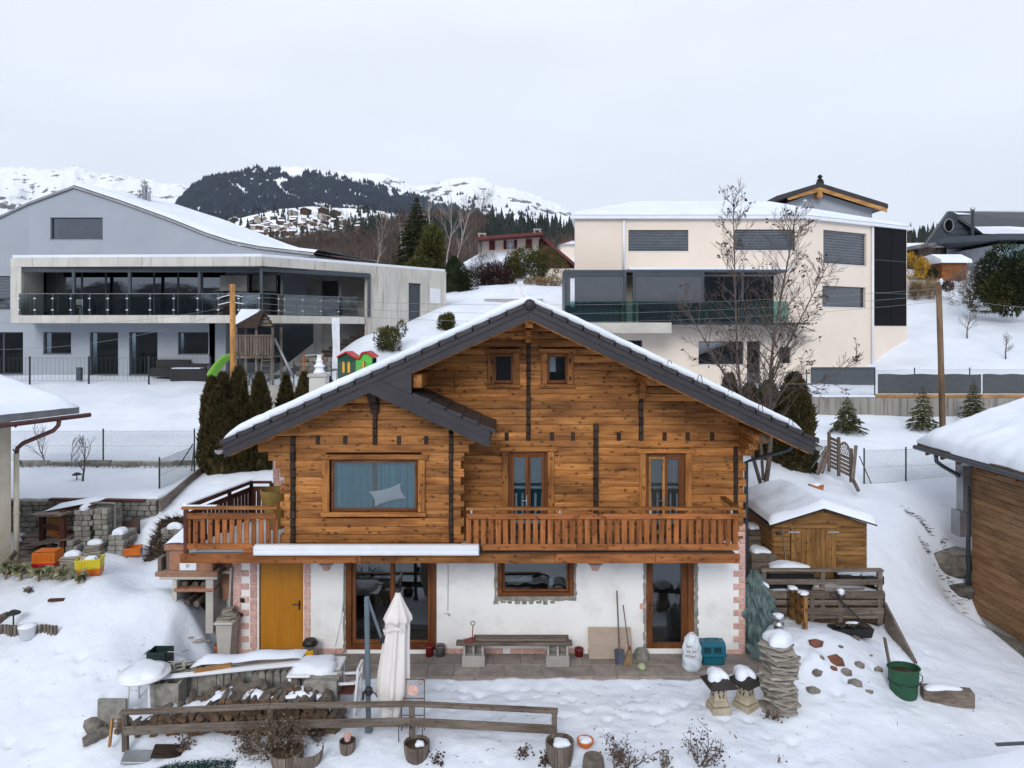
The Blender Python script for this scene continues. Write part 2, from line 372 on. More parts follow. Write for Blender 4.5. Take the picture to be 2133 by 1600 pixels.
def vnoise(x, y, s=0):
    ix, iy = np.floor(x), np.floor(y); fx, fy = x-ix, y-iy; fx = fx*fx*(3-2*fx); fy = fy*fy*(3-2*fy)
    return (_hash(ix,iy,s)*(1-fx)+_hash(ix+1,iy,s)*fx)*(1-fy)+(_hash(ix,iy+1,s)*(1-fx)+_hash(ix+1,iy+1,s)*fx)*fy
def fbm(x, y, s=0, o=4):
    r = 0; a = .5
    for k in range(o): r = r+a*(vnoise(x, y, s+k)-.5); x = x*2.03; y = y*2.03; a *= .5
    return r
DROP = []                                               # (x, y, radius, depth): footprints, mounds
def Hn(x, y):
    x = np.asarray(x, float); y = np.asarray(y, float); sh = x.shape; xf, yf = x.ravel(), y.ravel(); z = np.zeros(len(xf))
    for a in range(0, len(xf), 20000):
        q = np.stack([xf[a:a+20000], yf[a:a+20000]], 1); d2 = ((q[:,None]-PP[None])**2).sum(-1)
        z[a:a+20000] = -_k(d2)@RW[:len(PP)]+RW[len(PP)]+q@RW[len(PP)+1:]
    # upper garden behind the block wall
    m = sst(-9.62, -9.82, xf)*sst(19.52, 19.66, yf)*sst(23.6, 23.0, yf)
    up = 2.63+.045*(yf-19.6); z = z*(1-m)+up*m
    m = sst(9.5, 11, xf)*sst(30.12, 30.2, yf)*sst(35, 33, yf)          # fill behind the concrete wall
    up = np.maximum(z, 4.42); z = z*(1-m)+up*m
    # snow relief
    near = sst(40, 20, yf)
    z = z+fbm(xf*.8, yf*.8, 3)*.14+fbm(xf*2.3, yf*2.3, 9)*(.05+.04*sst(16.5,15,yf))*near+fbm(xf*7, yf*7, 15)*(.018+.02*sst(16.5,15,yf))*near
    for (dx, dy, r, dp) in DROP:
        d = ((xf-dx)**2+(yf-dy)**2)/(r*r); z = z-dp*np.exp(-d*2.2)
    # level patch of the terrace
    m = sst(-6.75, -6.5, xf)*sst(5.75, 5.5, xf)*sst(14.70, 14.80, yf)*sst(16.6, 16.3, yf); z = z*(1-m)+(-.13)*m
    m = sst(-7.5, -6.9, xf)*sst(-6.3, -6.6, xf)*sst(14.9, 15.2, yf)*sst(16.0, 15.5, yf); z = z*(1-m*.85)+(-.02)*m*.85
    # footprints of the houses
    m = sst(-6.1, -5.9, xf)*sst(5.1, 4.9, xf)*sst(16.1, 16.25, yf)*sst(24.3, 24.0, yf); z = z*(1-m)+(-.35)*m
    m = sst(-22.5, -22.2, xf)*sst(-10.9, -11.2, xf)*sst(37.4, 37.6, yf)*sst(46, 45.5, yf); z = np.where(m > 0, np.minimum(z, 4.8), z)
    m = sst(12.62, 12.75, xf)*sst(19.4, 19.2, yf); z = z*(1-m)+(-.9)*m
    return z.reshape(sh)
for _ in range(46):                                    # trampled snow on the lawn
    t = R.random(); DROP.append((X(900, 14)+t*4.6+R.gauss(0,.35), 14.2-t*.75+R.gauss(0,.28), R.uniform(.07,.13), R.uniform(.03,.07)))
for _ in range(20): DROP.append((R.uniform(3.8,6.4), R.uniform(14.3,15.2), R.uniform(.15,.3), -R.uniform(.03,.14)))
for _ in range(14): DROP.append((R.uniform(-9.5,-5.5), R.uniform(12.6,13.5), R.uniform(.06,.12), R.uniform(.02,.05)))
for (a_, b_, st_) in (((2.6,14.4),(.9,11.6),.36),((-7.6,13.2),(-10.5,12.0),.38),((-9.2,14.6),(-7.4,13.6),.36),((6.3,14.0),(9.6,15.8),.42),((3.4,13.9),(5.6,12.2),.38)):   # trails of footprints
    n_ = int(math.dist(a_, b_)/st_); dx_, dy_ = (b_[0]-a_[0])/n_, (b_[1]-a_[1])/n_; l_ = math.hypot(dx_, dy_)
    for k in range(n_): sg = .11 if k % 2 else -.11; DROP.append((a_[0]+dx_*k-dy_/l_*sg+R.gauss(0,.04), a_[1]+dy_*k+dx_/l_*sg+R.gauss(0,.04), R.uniform(.10,.14), R.uniform(.05,.09)))
def H(x, y): return float(Hn(np.array([x]), np.array([y]))[0])
def G(px, py, y0=9, y1=80):                            # where the line of sight through a photo point meets the ground
    ys = np.linspace(y0, y1, 1200); xs = (px-CX)/F*ys; zs = ZC-(py-HZ)/F*ys; h = Hn(xs, ys)
    k = np.argmax(zs < h)
    return Vector((xs[k], ys[k], h[k]))
def axis_lines(segs):
    out = []
    for a, b, n in segs: out += list(np.linspace(a, b, n, endpoint=False))
    return np.array(out+[segs[-1][1]])
gx = axis_lines([(-130,-40,18),(-40,-15,60),(-15,14,390),(14,40,70),(40,130,18)])
gy = axis_lines([(-60,5,24),(5,11.4,40),(11.4,20,200),(20,31,120),(31,60,100),(60,90,20)])
XX, YY = np.meshgrid(gx, gy); ZZ = Hn(XX, YY)
nx, ny = len(gx), len(gy)
me = bpy.data.meshes.new('snow_ground')
vv = np.stack([XX.ravel(), YY.ravel(), ZZ.ravel()], 1)
ii = (np.arange(ny-1)[:,None]*nx+np.arange(nx-1)[None]).ravel()
ff = np.stack([ii, ii+1, ii+nx+1, ii+nx], 1)
me.from_pydata(vv.tolist(), [], ff.tolist()); me.materials.append(M['snow']); me.polygons.foreach_set('use_smooth', [True]*len(me.polygons))
ground = bpy.data.objects.new('snow_ground', me); COL.objects.link(ground); tag(ground, 'snow covered garden and hillside ground', None, None, 'structure')
# ------------------------------------------------------------------ the far land
def interp(poly, x):
    xs = [p[0] for p in poly]; ys = [p[1] for p in poly]; return np.interp(x, xs, ys)
class Slope:
    """a hillside between a base line and a ridge line, with its own distance and relief"""
    def __init__(s, name, ridge, base, y0, y1, nu, nv, rough, mat, seed=0, sharp=1.0, x0=None, x1=None):
        s.ridge, s.base, s.y0, s.y1, s.rough, s.seed, s.sharp = ridge, base, y0, y1, rough, seed, sharp
        u = np.linspace(ridge[0][0] if x0 is None else x0, ridge[-1][0] if x1 is None else x1, nu); t = np.linspace(0, 1, nv)
        U, T = np.meshgrid(u, t); P = s.at(U, T)
        # back side
        back = P[-1].copy(); back[:,1] += (y1-y0)*.5; back[:,2] -= (y1-y0)*.25
        V = np.concatenate([P.reshape(-1,3), back]); k = (np.arange(nv)[:,None]*nu+np.arange(nu-1)[None]).ravel()
        f = np.stack([k, k+1, k+nu+1, k+nu], 1)
        me = bpy.data.meshes.new(name); me.from_pydata(V.tolist(), [], f.tolist()); me.materials.append(mat); me.polygons.foreach_set('use_smooth', [True]*len(f))
        s.ob = bpy.data.objects.new(name, me); COL.objects.link(s.ob); s.ob['kind'] = 'structure'
    def at(s, u, t):
        u = np.asarray(u, float); t = np.asarray(t, float)
        r = interp(s.ridge, u); b = interp(s.base, u); py = b+(r-b)*(t**s.sharp)
        Y = s.y0+(s.y1-s.y0)*t+fbm(u*.013, t*5, s.seed, 5)*(s.y1-s.y0)*.35*np.sin(np.pi*np.clip(t,0,1))
        py = py+fbm(u*.02, t*6, s.seed+20, 5)*s.rough*(1-.6*t)+fbm(u*.11, t*14+9, s.seed+30, 3)*s.rough*.5
        return np.stack([(u-CX)/F*Y, Y, ZC-(py-HZ)/F*Y], -1)
def mountmat(name, snow=(.80,.84,.90), rock=(.115,.115,.125), scale=.004, steep=.5, vec=(1,1,1)):
    m, b, l = newmat(name, .9, .1)
    n = objnoise(m, l, scale, vec, 9, .62, False); g = N(m, 'ShaderNodeNewGeometry'); s_ = N(m, 'ShaderNodeSeparateXYZ'); l(g.outputs['Normal'], s_.inputs[0])
    a = N(m, 'ShaderNodeMath'); a.operation = 'MULTIPLY_ADD'; a.inputs[1].default_value = -.35; l(s_.outputs['Z'], a.inputs[0]); l(n.outputs['Fac'], a.inputs[2])
    r = ramp(m, [(steep, snow), (steep+.035, rock)]); l(a.outputs[0], r.inputs[0]); l(r.outputs[0], b.inputs['Base Color'])
    n2 = objnoise(m, l, scale*5, (1,1,1), 8, .65, False); bump(m, l, b, n2.outputs['Fac'], .6, 60)
    return m
M['mount'] = mountmat('mount_rock_snow', rock=(.12,.125,.145), scale=.0045, steep=.275, vec=(1,1,2.6))
M['forest_floor'] = plain('forest_floor', (.075,.068,.062), (.03,.03,.03), .95, .1, scale=.01, amt=0)
M['hillsnow'] = plain('hillsnow', (.80,.83,.88), (.70,.74,.80), .9, .1, scale=.01, bmp=.2, bd=3, amt=0)
big = [(-900,700),(3200,700)]
S5 = Slope('mountain_west', [(-700,380),(-300,345),(-60,352),(0,349),(60,353),(110,351),(140,344),(152,341),(165,345),(178,352),(200,362),(250,366),(300,370),(350,378),(390,388),(430,405),(520,450)], [(-900,560),(600,560)], 4500, 7500, 220, 60, 30, M['mount'], 1)
S4 = Slope('mountain_north', [(430,400),(560,352),(600,346),(640,348),(700,356),(760,360),(800,363),(830,371),(870,388),(900,384),(935,373),(960,369),(985,368),(1005,372),(1030,383),(1070,391),(1110,402),(1145,418),(1200,448),(1400,520)], [(300,560),(1500,560)], 4000, 6000, 220, 60, 20, M['mount'], 5)
S3 = Slope('mountain_forest', [(300,470),(340,445),(365,425),(400,387),(430,369),(460,364),(500,361),(520,352),(535,347),(555,354),(590,350),(620,348),(660,357),(700,365),(740,373),(770,380),(800,390),(850,404),(900,414),(1000,440),(1150,480)], [(200,540),(1200,540)], 1900, 3600, 160, 50, 10, M['hillsnow'], 11)
S2 = Slope('village_hill', [(330,520),(400,480),(470,462),(520,450),(580,436),(650,430),(720,434),(780,438),(860,450),(950,480)], [(300,560),(1000,560)], 720, 1250, 120, 40, 5, M['hillsnow'], 17)
S1 = Slope('wooded_hill', [(-500,640),(200,600),(420,575),(500,540),(560,522),(640,512),(700,500),(760,490),(800,476),(850,462),(900,458),(1000,464),(1080,474),(1150,476),(1215,480),(1300,492),(1500,500),(1800,520),(1890,508),(1960,500),(2150,490),(2700,500)], [(-500,660),(1100,640),(2700,600)], 95, 620, 200, 50, 8, M['forest_floor'], 23)
# the other side of the valley, behind the viewer
u = np.linspace(-1, 1, 120); t = np.linspace(0, 1, 40); U, T = np.meshgrid(u, t)
Yv = -2500-3500*T+fbm(U*6, T*4, 77, 5)*900; Xv = U*12000; rid = 700+700*fbm(U*5+3, U*0, 71, 5)+900*0.5
Zv = -300+(rid+300)*T**1.1+fbm(U*14, T*8, 73, 5)*420*T
me = bpy.data.meshes.new('mountain_south'); k = (np.arange(39)[:,None]*120+np.arange(119)[None]).ravel()
me.from_pydata(np.stack([Xv.ravel(), Yv.ravel(), Zv.ravel()],1).tolist(), [], np.stack([k, k+1, k+121, k+120],1).tolist())
m, b, l = newmat('south_slope', .95, .1)
n = objnoise(m, l, .0016, (1,1,1), 8, .65, False); g = N(m, 'ShaderNodeNewGeometry'); s_ = N(m, 'ShaderNodeSeparateXYZ'); l(g.outputs['Position'], s_.inputs[0])
a = N(m, 'ShaderNodeMath'); a.operation = 'MULTIPLY_ADD'; a.inputs[1].default_value = .0009; l(s_.outputs['Z'], a.inputs[0]); l(n.outputs['Fac'], a.inputs[2])
r = ramp(m, [(.70, (.022,.028,.035)), (.78, (.72,.76,.84))]); l(a.outputs[0], r.inputs[0]); l(r.outputs[0], b.inputs['Base Color'])
me.materials.append(m); so = bpy.data.objects.new('mountain_south', me); COL.objects.link(so); so['kind'] = 'structure'
mb = MB(); mb.add([(-13500,-9000,-320),(13500,-9000,-320),(13500,12000,-320),(-13500,12000,-320)], [(0,1,2,3)]); vo = mb.build('valley_ground', M['hillsnow']); vo['kind'] = 'structure'
# ------------------------------------------------------------------ the chalet
YW, YB, YR, YD = 16.0, 15.1, 14.5, 14.88           # main wall, bay wall, roof front, balcony front
RX, RZ, mL, mR = .36, 7.88, .453, .478             # ridge and the two roof slopes
XL, XRt = -5.88, 6.17                              # eaves
YE = 24.5
def roof_z(x): return RZ-(RX-x)*mL if x < RX else RZ-(x-RX)*mR
VX = -2.91; VZ = roof_z(VX); mV = .456; VXR = -.43   # the small slope right of the bay gable
def small_z(x): return VZ-(x-VX)*mV
chalet = thing('chalet', 'brown log chalet on a white ground floor with balconies and snowy roof', 'house', (-.5, 16, 0))
# --- ground floor
gw = MB()
holes = [(-5.70,-4.70,0,2.12), (-3.74,-1.70,.08,2.24), (-.33,1.40,1.27,2.24), (3.02,4.10,.10,2.24)]
xs = [-6.29]+[v for h in holes for v in h[:2]]+[5.0]
for i in range(0, len(xs)-1, 2): gw.bx(xs[i], xs[i+1], YW, YW+.35, -.12, 2.55)
for h in holes:
    gw.bx(h[0], h[1], YW, YW+.35, h[3], 2.55)
    if h[2] > 0: gw.bx(h[0], h[1], YW, YW+.35, -.12, h[2])
gw.bx(5.0, 5.24, YW, YW+.35, -.12, 2.88); gw.bx(-6.29, -5.94, YW+.35, 19.5, -.12, 2.5); gw.bx(4.88, 5.22, YW+.35, 24, -.12, 2.55)
gwall = gw.build('ground_wall', M['plaster'], chalet)
# interior box
ib = MB(); ib.bx(-5.9, 4.85, 18.6, 18.7, -.1, 2.5); ib.bx(-5.9, 4.85, YW+.36, 18.6, -.12, -.02); ib.bx(-5.9, 4.85, YW+.36, 18.6, 2.42, 2.5)
ib.build('interior', M['interior'], chalet)
ib = MB(); ib.bx(-4.4, 4.7, 18.6, 18.7, 2.6, 5.1); ib.bx(-4.6, 4.9, YW+.3, 18.6, 2.5, 2.58); ib.build('interior', M['interior'], chalet)
# --- pink quoin stones
def stone(mb_parent, x0, x1, z0, z1, y=YW, d=.022):
    s = MB(); s.bx(x0+.006, x1-.006, y-d, y+.01, z0+.006, z1-.006, .012); s.build('quoin_stone', M['pink'], mb_parent)
z = -.06; k = 0
while z < 2.32:
    w = .37 if k % 2 == 0 else .20
    if k == 0: w = .40
    h = .148
    stone(gwall, -6.29, -6.29+w, z, z+h)
    z += h; k += 1
z = -.06; k = 0
while z < 2.84:
    h = .1475; top = z+h*2 > 2.84
    w = .27 if k % 2 == 0 else .15
    if k == 0: w = .42
    stone(gwall, 5.25-w, 5.25, z, min(z+h, 2.86)); s = MB(); s.bx(5.235, 5.262, YW+.006, YW+.30, z+.006, z+h-.006, .01); s.build('quoin_stone', M['pink'], gwall)
    z += h; k += 1
for (x0, x1, z0, z1, n) in ((-5.90,-5.735,.10,2.34,8), (-4.685,-4.53,.30,2.34,7)):
    for i in range(n): stone(gwall, x0, x1, z0+(z1-z0)*i/n, z0+(z1-z0)*(i+1)/n)
for i in range(7): stone(gwall, -5.8+.25*i-.04, -5.56+.25*i-.04, 2.345, 2.40) if 0 else None
for (a, b, n) in ((-4.45,-3.78,3), (-5.87,-5.75,1), (-1.66,-.2,5), (-.05,.75,3), (.78,1.55,3), (1.7,2.05,1), (4.55,4.80,1)):
    for i in range(n): stone(gwall, a+(b-a)*i/n, a+(b-a)*(i+1)/n, -.06, .105)
stone(gwall, 2.87, 3.0, .98, 1.12)
# rough edges where new windows were set in
for (x0, x1, z0, z1) in ((-.40,-.33,1.2,2.3), (1.40,1.45,1.2,2.3), (-.40,1.45,1.17,1.27), (4.10,4.19,.1,2.3), (2.96,3.02,.1,2.3), (-3.80,-3.74,.0,2.3)):
    s = MB(); k = max(2, int(max(x1-x0, z1-z0)/.09))
    for i in range(k):
        j = lambda a: R.uniform(-a, a)
        if z1-z0 > x1-x0: s.bx(x0+j(.012), x1+j(.018), YW-.010+j(.004), YW+.02, z0+(z1-z0)*i/k, z0+(z1-z0)*(i+1)/k)
        else: s.bx(x0+(x1-x0)*i/k, x0+(x1-x0)*(i+1)/k, YW-.010+j(.004), YW+.02, z0+j(.015), z1+j(.008))
    s.build('render_edge', M['block'], gwall)
for i in range(9):
    x0 = -.42+i*.16
    s = MB(); s.bx(x0, x0+R.uniform(.09,.15), YW-.008, YW+.01, 1.10+R.uniform(-.02,.02), 1.165, .01); s.build('broken_stone', M['block'], gwall)
# --- windows and doors
def frame_ring(x0, x1, z0, z1, y, w, d, mat, name, parent, wb=None, wt=None):
    wb = w if wb is None else wb; wt = w if wt is None else wt
    s = MB(); s.bx(x0, x0+w, y-d, y+d, z0, z1, .008); s.bx(x1-w, x1, y-d, y+d, z0, z1, .008)
    s.bx(x0+w, x1-w, y-d+.001, y+d-.001, z1-wt, z1-.0, .006); s.bx(x0+w, x1-w, y-d+.001, y+d-.001, z0, z0+wb, .006)
    return s.build(name, mat, parent)
def pane(x0, x1, z0, z1, y, parent, mat='glass', name='pane'):
    s = MB(); s.bx(x0, x1, y-.006, y+.006, z0, z1); return s.build(name, M[mat], parent)
def curtain(x0, x1, z0, z1, y, parent, mat, amp=.035, wl=.13, name='curtain'):
    s = MB(); n = int((x1-x0)/.02); ph = R.random()*6
    f = lambda u, v: (x0+u*(x1-x0), y+amp*math.sin(2*math.pi*u*(x1-x0)/wl+ph+.8*math.sin(u*9))*(.55+.45*(1-v)), z0+v*(z1-z0))
    s.grid(f, n, 6); return s.build(name, M[mat], parent, True)
d = MB(); d.bx(-5.68, -4.72, YW+.05, YW+.10, .06, 2.10, .006)
M['doorwood'] = wood('doorwood', (.34,.13,.012), (.42,.175,.018), (.48,.21,.025), axis='z', amt=0, knots=0, rough=.38, stain=(.85,.82,.78))
door = d.build('door', M['doorwood'], chalet); door['label'] = 'plain honey coloured wooden door'
s = MB(); s.tube([(-4.80,YW+.02,1.08),(-4.95,YW+.005,1.08)], .012, 8); s.bx(-4.82,-4.78,YW+.035,YW+.05,.95,1.16,.005); s.tube([(-4.80,YW+.05,1.08),(-4.80,YW+.0,1.08)], .012, 8); s.build('handle', M['iron'], door)
s = MB(); s.bx(-5.70,-4.70,YW-.05,YW+.3,-.10,.05,.01); s.build('threshold', M['concrete'], chalet)
# sliding door
w = frame_ring(-3.74,-1.70,.08,2.30,YW+.02,.13,.045,M['frame_z'],'patio_door',chalet,.12,.12)
frame_ring(-3.60,-2.66,.20,2.28,YW+.045,.085,.03,M['frame_z'],'sash',w); frame_ring(-2.70,-1.84,.20,2.28,YW+.075,.06,.025,M['frame_z'],'sash',w)
pane(-3.52,-2.74,.28,2.28,YW+.045,w,'glass'); pane(-2.66,-1.88,.26,2.28,YW+.075,w,'glass')
s = MB(); s.bx(-3.55,-2.80,17.0,17.5,.02,1.25,.02); s.build('sideboard', M['dark_z'], w)
w = frame_ring(-.33,1.40,1.27,2.30,YW+.03,.11,.045,M['frame_x'],'window',chalet,.09)
frame_ring(-.21,1.28,1.37,2.30,YW+.05,.05,.03,M['frame_x'],'sash',w); pane(-.17,1.24,1.41,2.28,YW+.05,w)
s = MB(); s.grid(lambda u,v: (-.16+u*1.38, YW+.16+v*.5, 1.40+.10*math.sin(3.1*u)**.3*(1-.3*v)+.02*math.sin(u*23)), 30, 4); s.build('pillow', M['linen'], w, True)
w = frame_ring(3.02,4.10,.10,2.30,YW+.03,.15,.045,M['frame_z'],'terrace_door',chalet,.12)
s = MB(); s.bx(4.10-.15-.14, 4.10-.15, YW+.0, YW+.08, .22, 2.28, .01); s.build('side_post', M['frame_z'], w)
pane(3.17,3.81,.22,2.28,YW+.04,w)
s = MB(); s.tube([(3.10,YW-.01,1.08),(3.10,YW-.05,1.08),(3.24,YW-.05,1.09)], .011, 6); s.bx(3.085,3.115,YW-.022,YW-.014,.92,1.15); s.build('handle', M['iron'], w)
# --- log walls
def sub(iv, holes):
    out = [iv]
    for h in holes:
        nx_ = []
        for a, b in out:
            if h[1] <= a or h[0] >= b: nx_.append((a, b)); continue
            if h[0] > a: nx_.append((a, h[0]))
            if h[1] < b: nx_.append((h[1], b))
        out = nx_
    return [(a, b) for a, b in out if b-a > .03]
def log(parent, x0, x1, y, z0, z1, th=.16, top=None, mat='log_x'):
    """one hewn log; its top follows the roof when a clip line is given"""
    g = .0015; c = .012; n = max(1, min(5, int((x1-x0)/.9)))
    st = [x0+(x1-x0)*i/n for i in range(n+1)]
    if top:
        for a_, b_ in ((x0, (x0+x1)/2), (x1, (x0+x1)/2)):      # extra stations where the roof cuts the log
            if top(a_) < z1:
                for k in range(1, 9): st.append(a_+(b_-a_)*min(1, k*.055*max(1, .5/abs(b_-a_))))
        st = sorted(set(round(v, 4) for v in st if x0-1e-6 <= v <= x1+1e-6)); n = len(st)-1
    s = MB()
    yo = R.uniform(-.012, .008)
    pr = [(y+th, z0+g), (y+yo+c, z0+g), (y+yo+.004, z0+g+c), (y+yo-.006, (z0+z1)/2), (y+yo+.004, z1-g-c), (y+yo+c, z1-g), (y+th, z1-g)]
    vs = []; fs = []; m = len(pr)
    for i in range(n+1):
        xx = st[i]; w_ = R.uniform(-.0015,.0015)
        for (py_, pz) in pr:
            zz = pz+w_
            if top: zz = max(min(zz, top(xx)), z0)
            vs.append((xx, py_+w_, zz))
    for i in range(n):
        for j in range(m): fs.append((i*m+j, i*m+(j+1)%m, (i+1)*m+(j+1)%m, (i+1)*m+j))
    fs.append(tuple(range(m))); fs.append(tuple(n*m+j for j in range(m))[::-1])
    s.add(vs, fs)
    return s.build('log', M[mat], parent)
RH = .1745
TH = .40
# main wall
core = MB()
poly = [(-4.6,2.5),(5.0,2.5),(5.0,roof_z(5.0)-TH-.08),(RX,RZ-TH-.08),(-4.6,roof_z(-4.6)-TH-.08)]
# wall core behind the logs with openings kept free: built as horizontal strips
mh = [(-.21,.93,2.5,4.56), (2.88,4.02,2.5,4.52), (-.52,.14,6.03,6.76), (.68,1.36,6.03,6.76)]
mwall = MB()
z = 2.5
while z < 7.45:
    z1 = z+RH/2
    lo = -4.6; hi = 5.1
    lo = max(lo, RX-(RZ-TH-z)/mL); hi = min(hi, RX+(RZ-TH-z)/mR)
    if hi-lo < .05: break
    for a, b in sub((lo, hi), [h[:2] for h in mh if h[2] < z1-.02 and h[3] > z+.02]): mwall.bx(a, b, YW+.07, YW+.14, z, z1)
    z = z1
lw = mwall.build('log_wall', M['dark_x'], chalet)
posts = [(.325,.415,4.78,7.3), (1.83,1.94,2.55,5.17), (2.85,2.95,4.78,6.25)]
row = 0; z = 2.52
while z < 7.42:
    z1 = z+RH
    def lim_l(zz): return RX-(RZ-TH-zz)/mL
    def lim_r(zz): return RX+(RZ-TH-zz)/mR
    lo = -1.12 if z < 4.95 else -4.4; hi = 5.10+(.16 if row % 2 else .10)
    if z > 4.9: hi = min(hi, lim_r(z)) if lim_r(z) < 5.1 else min(5.10, lim_r(z))
    lo = max(lo, lim_l(z))
    if hi-lo < .1: break
    cut = [h[:2] for h in mh if h[2] < z1-.04 and h[3] > z+.04]
    cut += [p[:2] for p in posts if p[2] < z1-.05 and p[3] > z+.05]
    if z > 4.9 and lo < -2.0 and R.random() < .5: cut.append((-1.3,-1.29))
    for a, b in sub((lo, hi), cut):
        log(lw, a, b, YW-.02, z, z1, top=lambda xx: roof_z(xx)-TH+.03)
    z = z1; row += 1
# bay wall
bh = [(-3.95,-1.92,3.34,4.56)]
mw = MB(); z = 2.7
while z < 6.1:
    z1 = z+RH/2; lo = max(-4.75, RX-(RZ-TH-z)/mL); hi = min(-1.1, VX+(VZ-TH-z)/mV)
    if hi-lo < .05: break
    for a, b in sub((lo, hi), [h[:2] for h in bh if h[2] < z1-.02 and h[3] > z+.02]): mw.bx(a, b, YB+.09, YB+.14, z, z1)
    z = z1
bw = mw.build('bay_wall', M['dark_x'], chalet)
z = 2.74; row = 0
while z < 6.1:
    z1 = z+RH
    left = -4.93+(.09 if row % 2 else 0)
    if 4.25 < z < 5.2: left = [-5.02,-5.18,-5.40,-5.62,-5.60,-5.2][min(5, int((z-4.25)/RH))]
    right = -1.02-(.07 if row % 2 else 0)
    if 4.6 < z < 5.1: right = [-.92,-.80,-.68][min(2, int((z-4.6)/RH))]
    lo = max(left, RX-(RZ-TH-z)/mL); hi = min(right, VX+(VZ-TH-z)/mV)
    if hi-lo < .1: break
    cut = [h[:2] for h in bh if h[2] < z1-.04 and h[3] > z+.04]+[(-4.70,-4.60)]*(z < 5.0)+[(-1.34,-1.25)]*(z < 5.05)
    if z > 4.85: cut.append((VX-.05, VX+.05))
    for a, b in sub((lo, hi), cut):
        log(bw, a, b, YB, z, z1, th=.17, top=lambda xx: min(roof_z(xx), small_z(xx) if xx > VX else 99)-TH+.03)
    z = z1; row += 1
# ends of crossing logs
def ends(parent, xc, w_, y, z0, z1, mat='dark_z', jit=.012, out=.05):
    z = z0
    while z < z1-.02:
        h = min(RH, z1-z); s = MB(); s.bx(xc-w_/2+R.uniform(-jit,jit)*.4, xc+w_/2+R.uniform(-jit,jit)*.4, y-out-R.uniform(0,.03), y+.14, z+.004, z+h-.004, .012)
        s.build('log_end', M[mat], parent); z += h
ends(lw, .37, .095, YW, 4.78, 7.0); ends(lw, 1.885, .11, YW, 2.55, 5.17, out=.07); ends(lw, 2.90, .10, YW, 4.78, 5.75); ends(lw, 5.03, .10, YW, 2.9, 4.65)
ends(bw, -4.65, .10, YB, 2.74, 5.0); ends(bw, -1.295, .09, YB, 2.74, 5.08); ends(bw, VX, .085, YB, 4.83, 5.55)
for s_ in (0, 1, 2):                                       # brackets under the purlins: corbelled log ends
    s = MB(); s.bx(.29-.0, .45, YW-.16-.10*s_, YW+.1, 6.98+s_*.10, 7.08+s_*.10, .02); s.build('corbel', M['log_y'], lw)
    s = MB(); s.bx(2.83, 2.99, YW-.12-.12*s_, YW+.1, 5.72+s_*.17, 5.89+s_*.17, .02); s.build('corbel', M['log_y'], lw)
    s = MB(); s.bx(VX-.09, VX+.09, YB-.08-.08*s_, YB+.1, 5.50+s_*.11, 5.61+s_*.11, .02); s.build('corbel', M['dark_y'], bw)
for xj in (-.12,.90,1.37,2.40,3.43,3.95,4.50):
    s = MB(); s.bx(xj-.045, xj+.045, YW-.045, YW+.1, 4.78, 4.96, .01); s.build('joist_end', M['dark_y'], lw)
for xj in (-4.12,-3.54,-2.40,-1.82):
    s = MB(); s.bx(xj-.045, xj+.045, YB-.03, YB+.1, 4.84, 5.01, .01); s.build('joist_end', M['dark_y'], bw)
# right corner: side wall logs, eave purlin and brackets
for i in range(11):
    z = 2.9+i*RH; s = MB(); s.bx(5.10, 5.17+.07*(i % 2), YW+.16, YW+.45, z+.004, z+RH-.004, .02); s.build('log', M['log_y'], lw)
s = MB(); s.tube([(5.22,14.72,5.02),(5.22,24,5.02)], .115, 12); pl = s.build('purlin', M['log_y'], lw, True)
s = MB(); s.lathe([(.10,0),(.113,.004),(.113,.01)], 12); s.xf(Matrix.Rotation(math.pi/2, 4, 'X')); s.xf(Matrix.Translation((5.22,14.718,5.02))); s.build('end_grain', M['endgrain'], pl)
for (x1, z0) in ((5.98,4.86),(5.72,4.70),(5.50,4.55)):
    s = MB(); s.bx(5.05, x1, YW+.02, YW+.2, z0, z0+.16, .03); s.build('bracket', M['log_x'], lw)
for (y0, z0) in ((15.0,4.84),(15.25,4.68),(15.5,4.52)):
    s = MB(); s.bx(5.10, 5.30, y0, YW+.2, z0, z0+.16, .03); s.build('bracket', M['log_y'], lw)
s = MB(); s.tube([(-5.1,14.75,5.06),(-5.1,20,5.06)], .11, 12); s.build('purlin', M['log_y'], bw, True)
for xx, zz in ((RX,7.42),(2.9,6.22)):
    s = MB(); s.bx(xx-.09, xx+.09, 14.75, YW, zz-.11, zz+.06, .015); s.build('purlin', M['log_y'], lw)
s = MB(); s.bx(VX-.09, VX+.09, 14.72, YB, VZ-.62, VZ-.44, .015); s.build('purlin', M['dark_y'], bw)
s = MB(); s.bx(-2.06, -1.86, 14.66, YW, 6.06, 6.36, .02); s.build('log', M['log_y'], lw)
# side and back walls
s = MB(); s.bx(5.0, 5.1, YW+.2, 24, 2.5, 5.3); s.bx(-4.7, -4.6, YB+.2, 24, 2.5, 5.3); s.bx(-4.6, 5.0, 23.9, 24, 2.5, 5.3); s.build('side_wall', M['log_y'], chalet)
s = MB(); s.bx(-1.2,-1.1,YB+.16,YW,2.6,5.2); s.build('side_wall', M['log_y'], chalet)
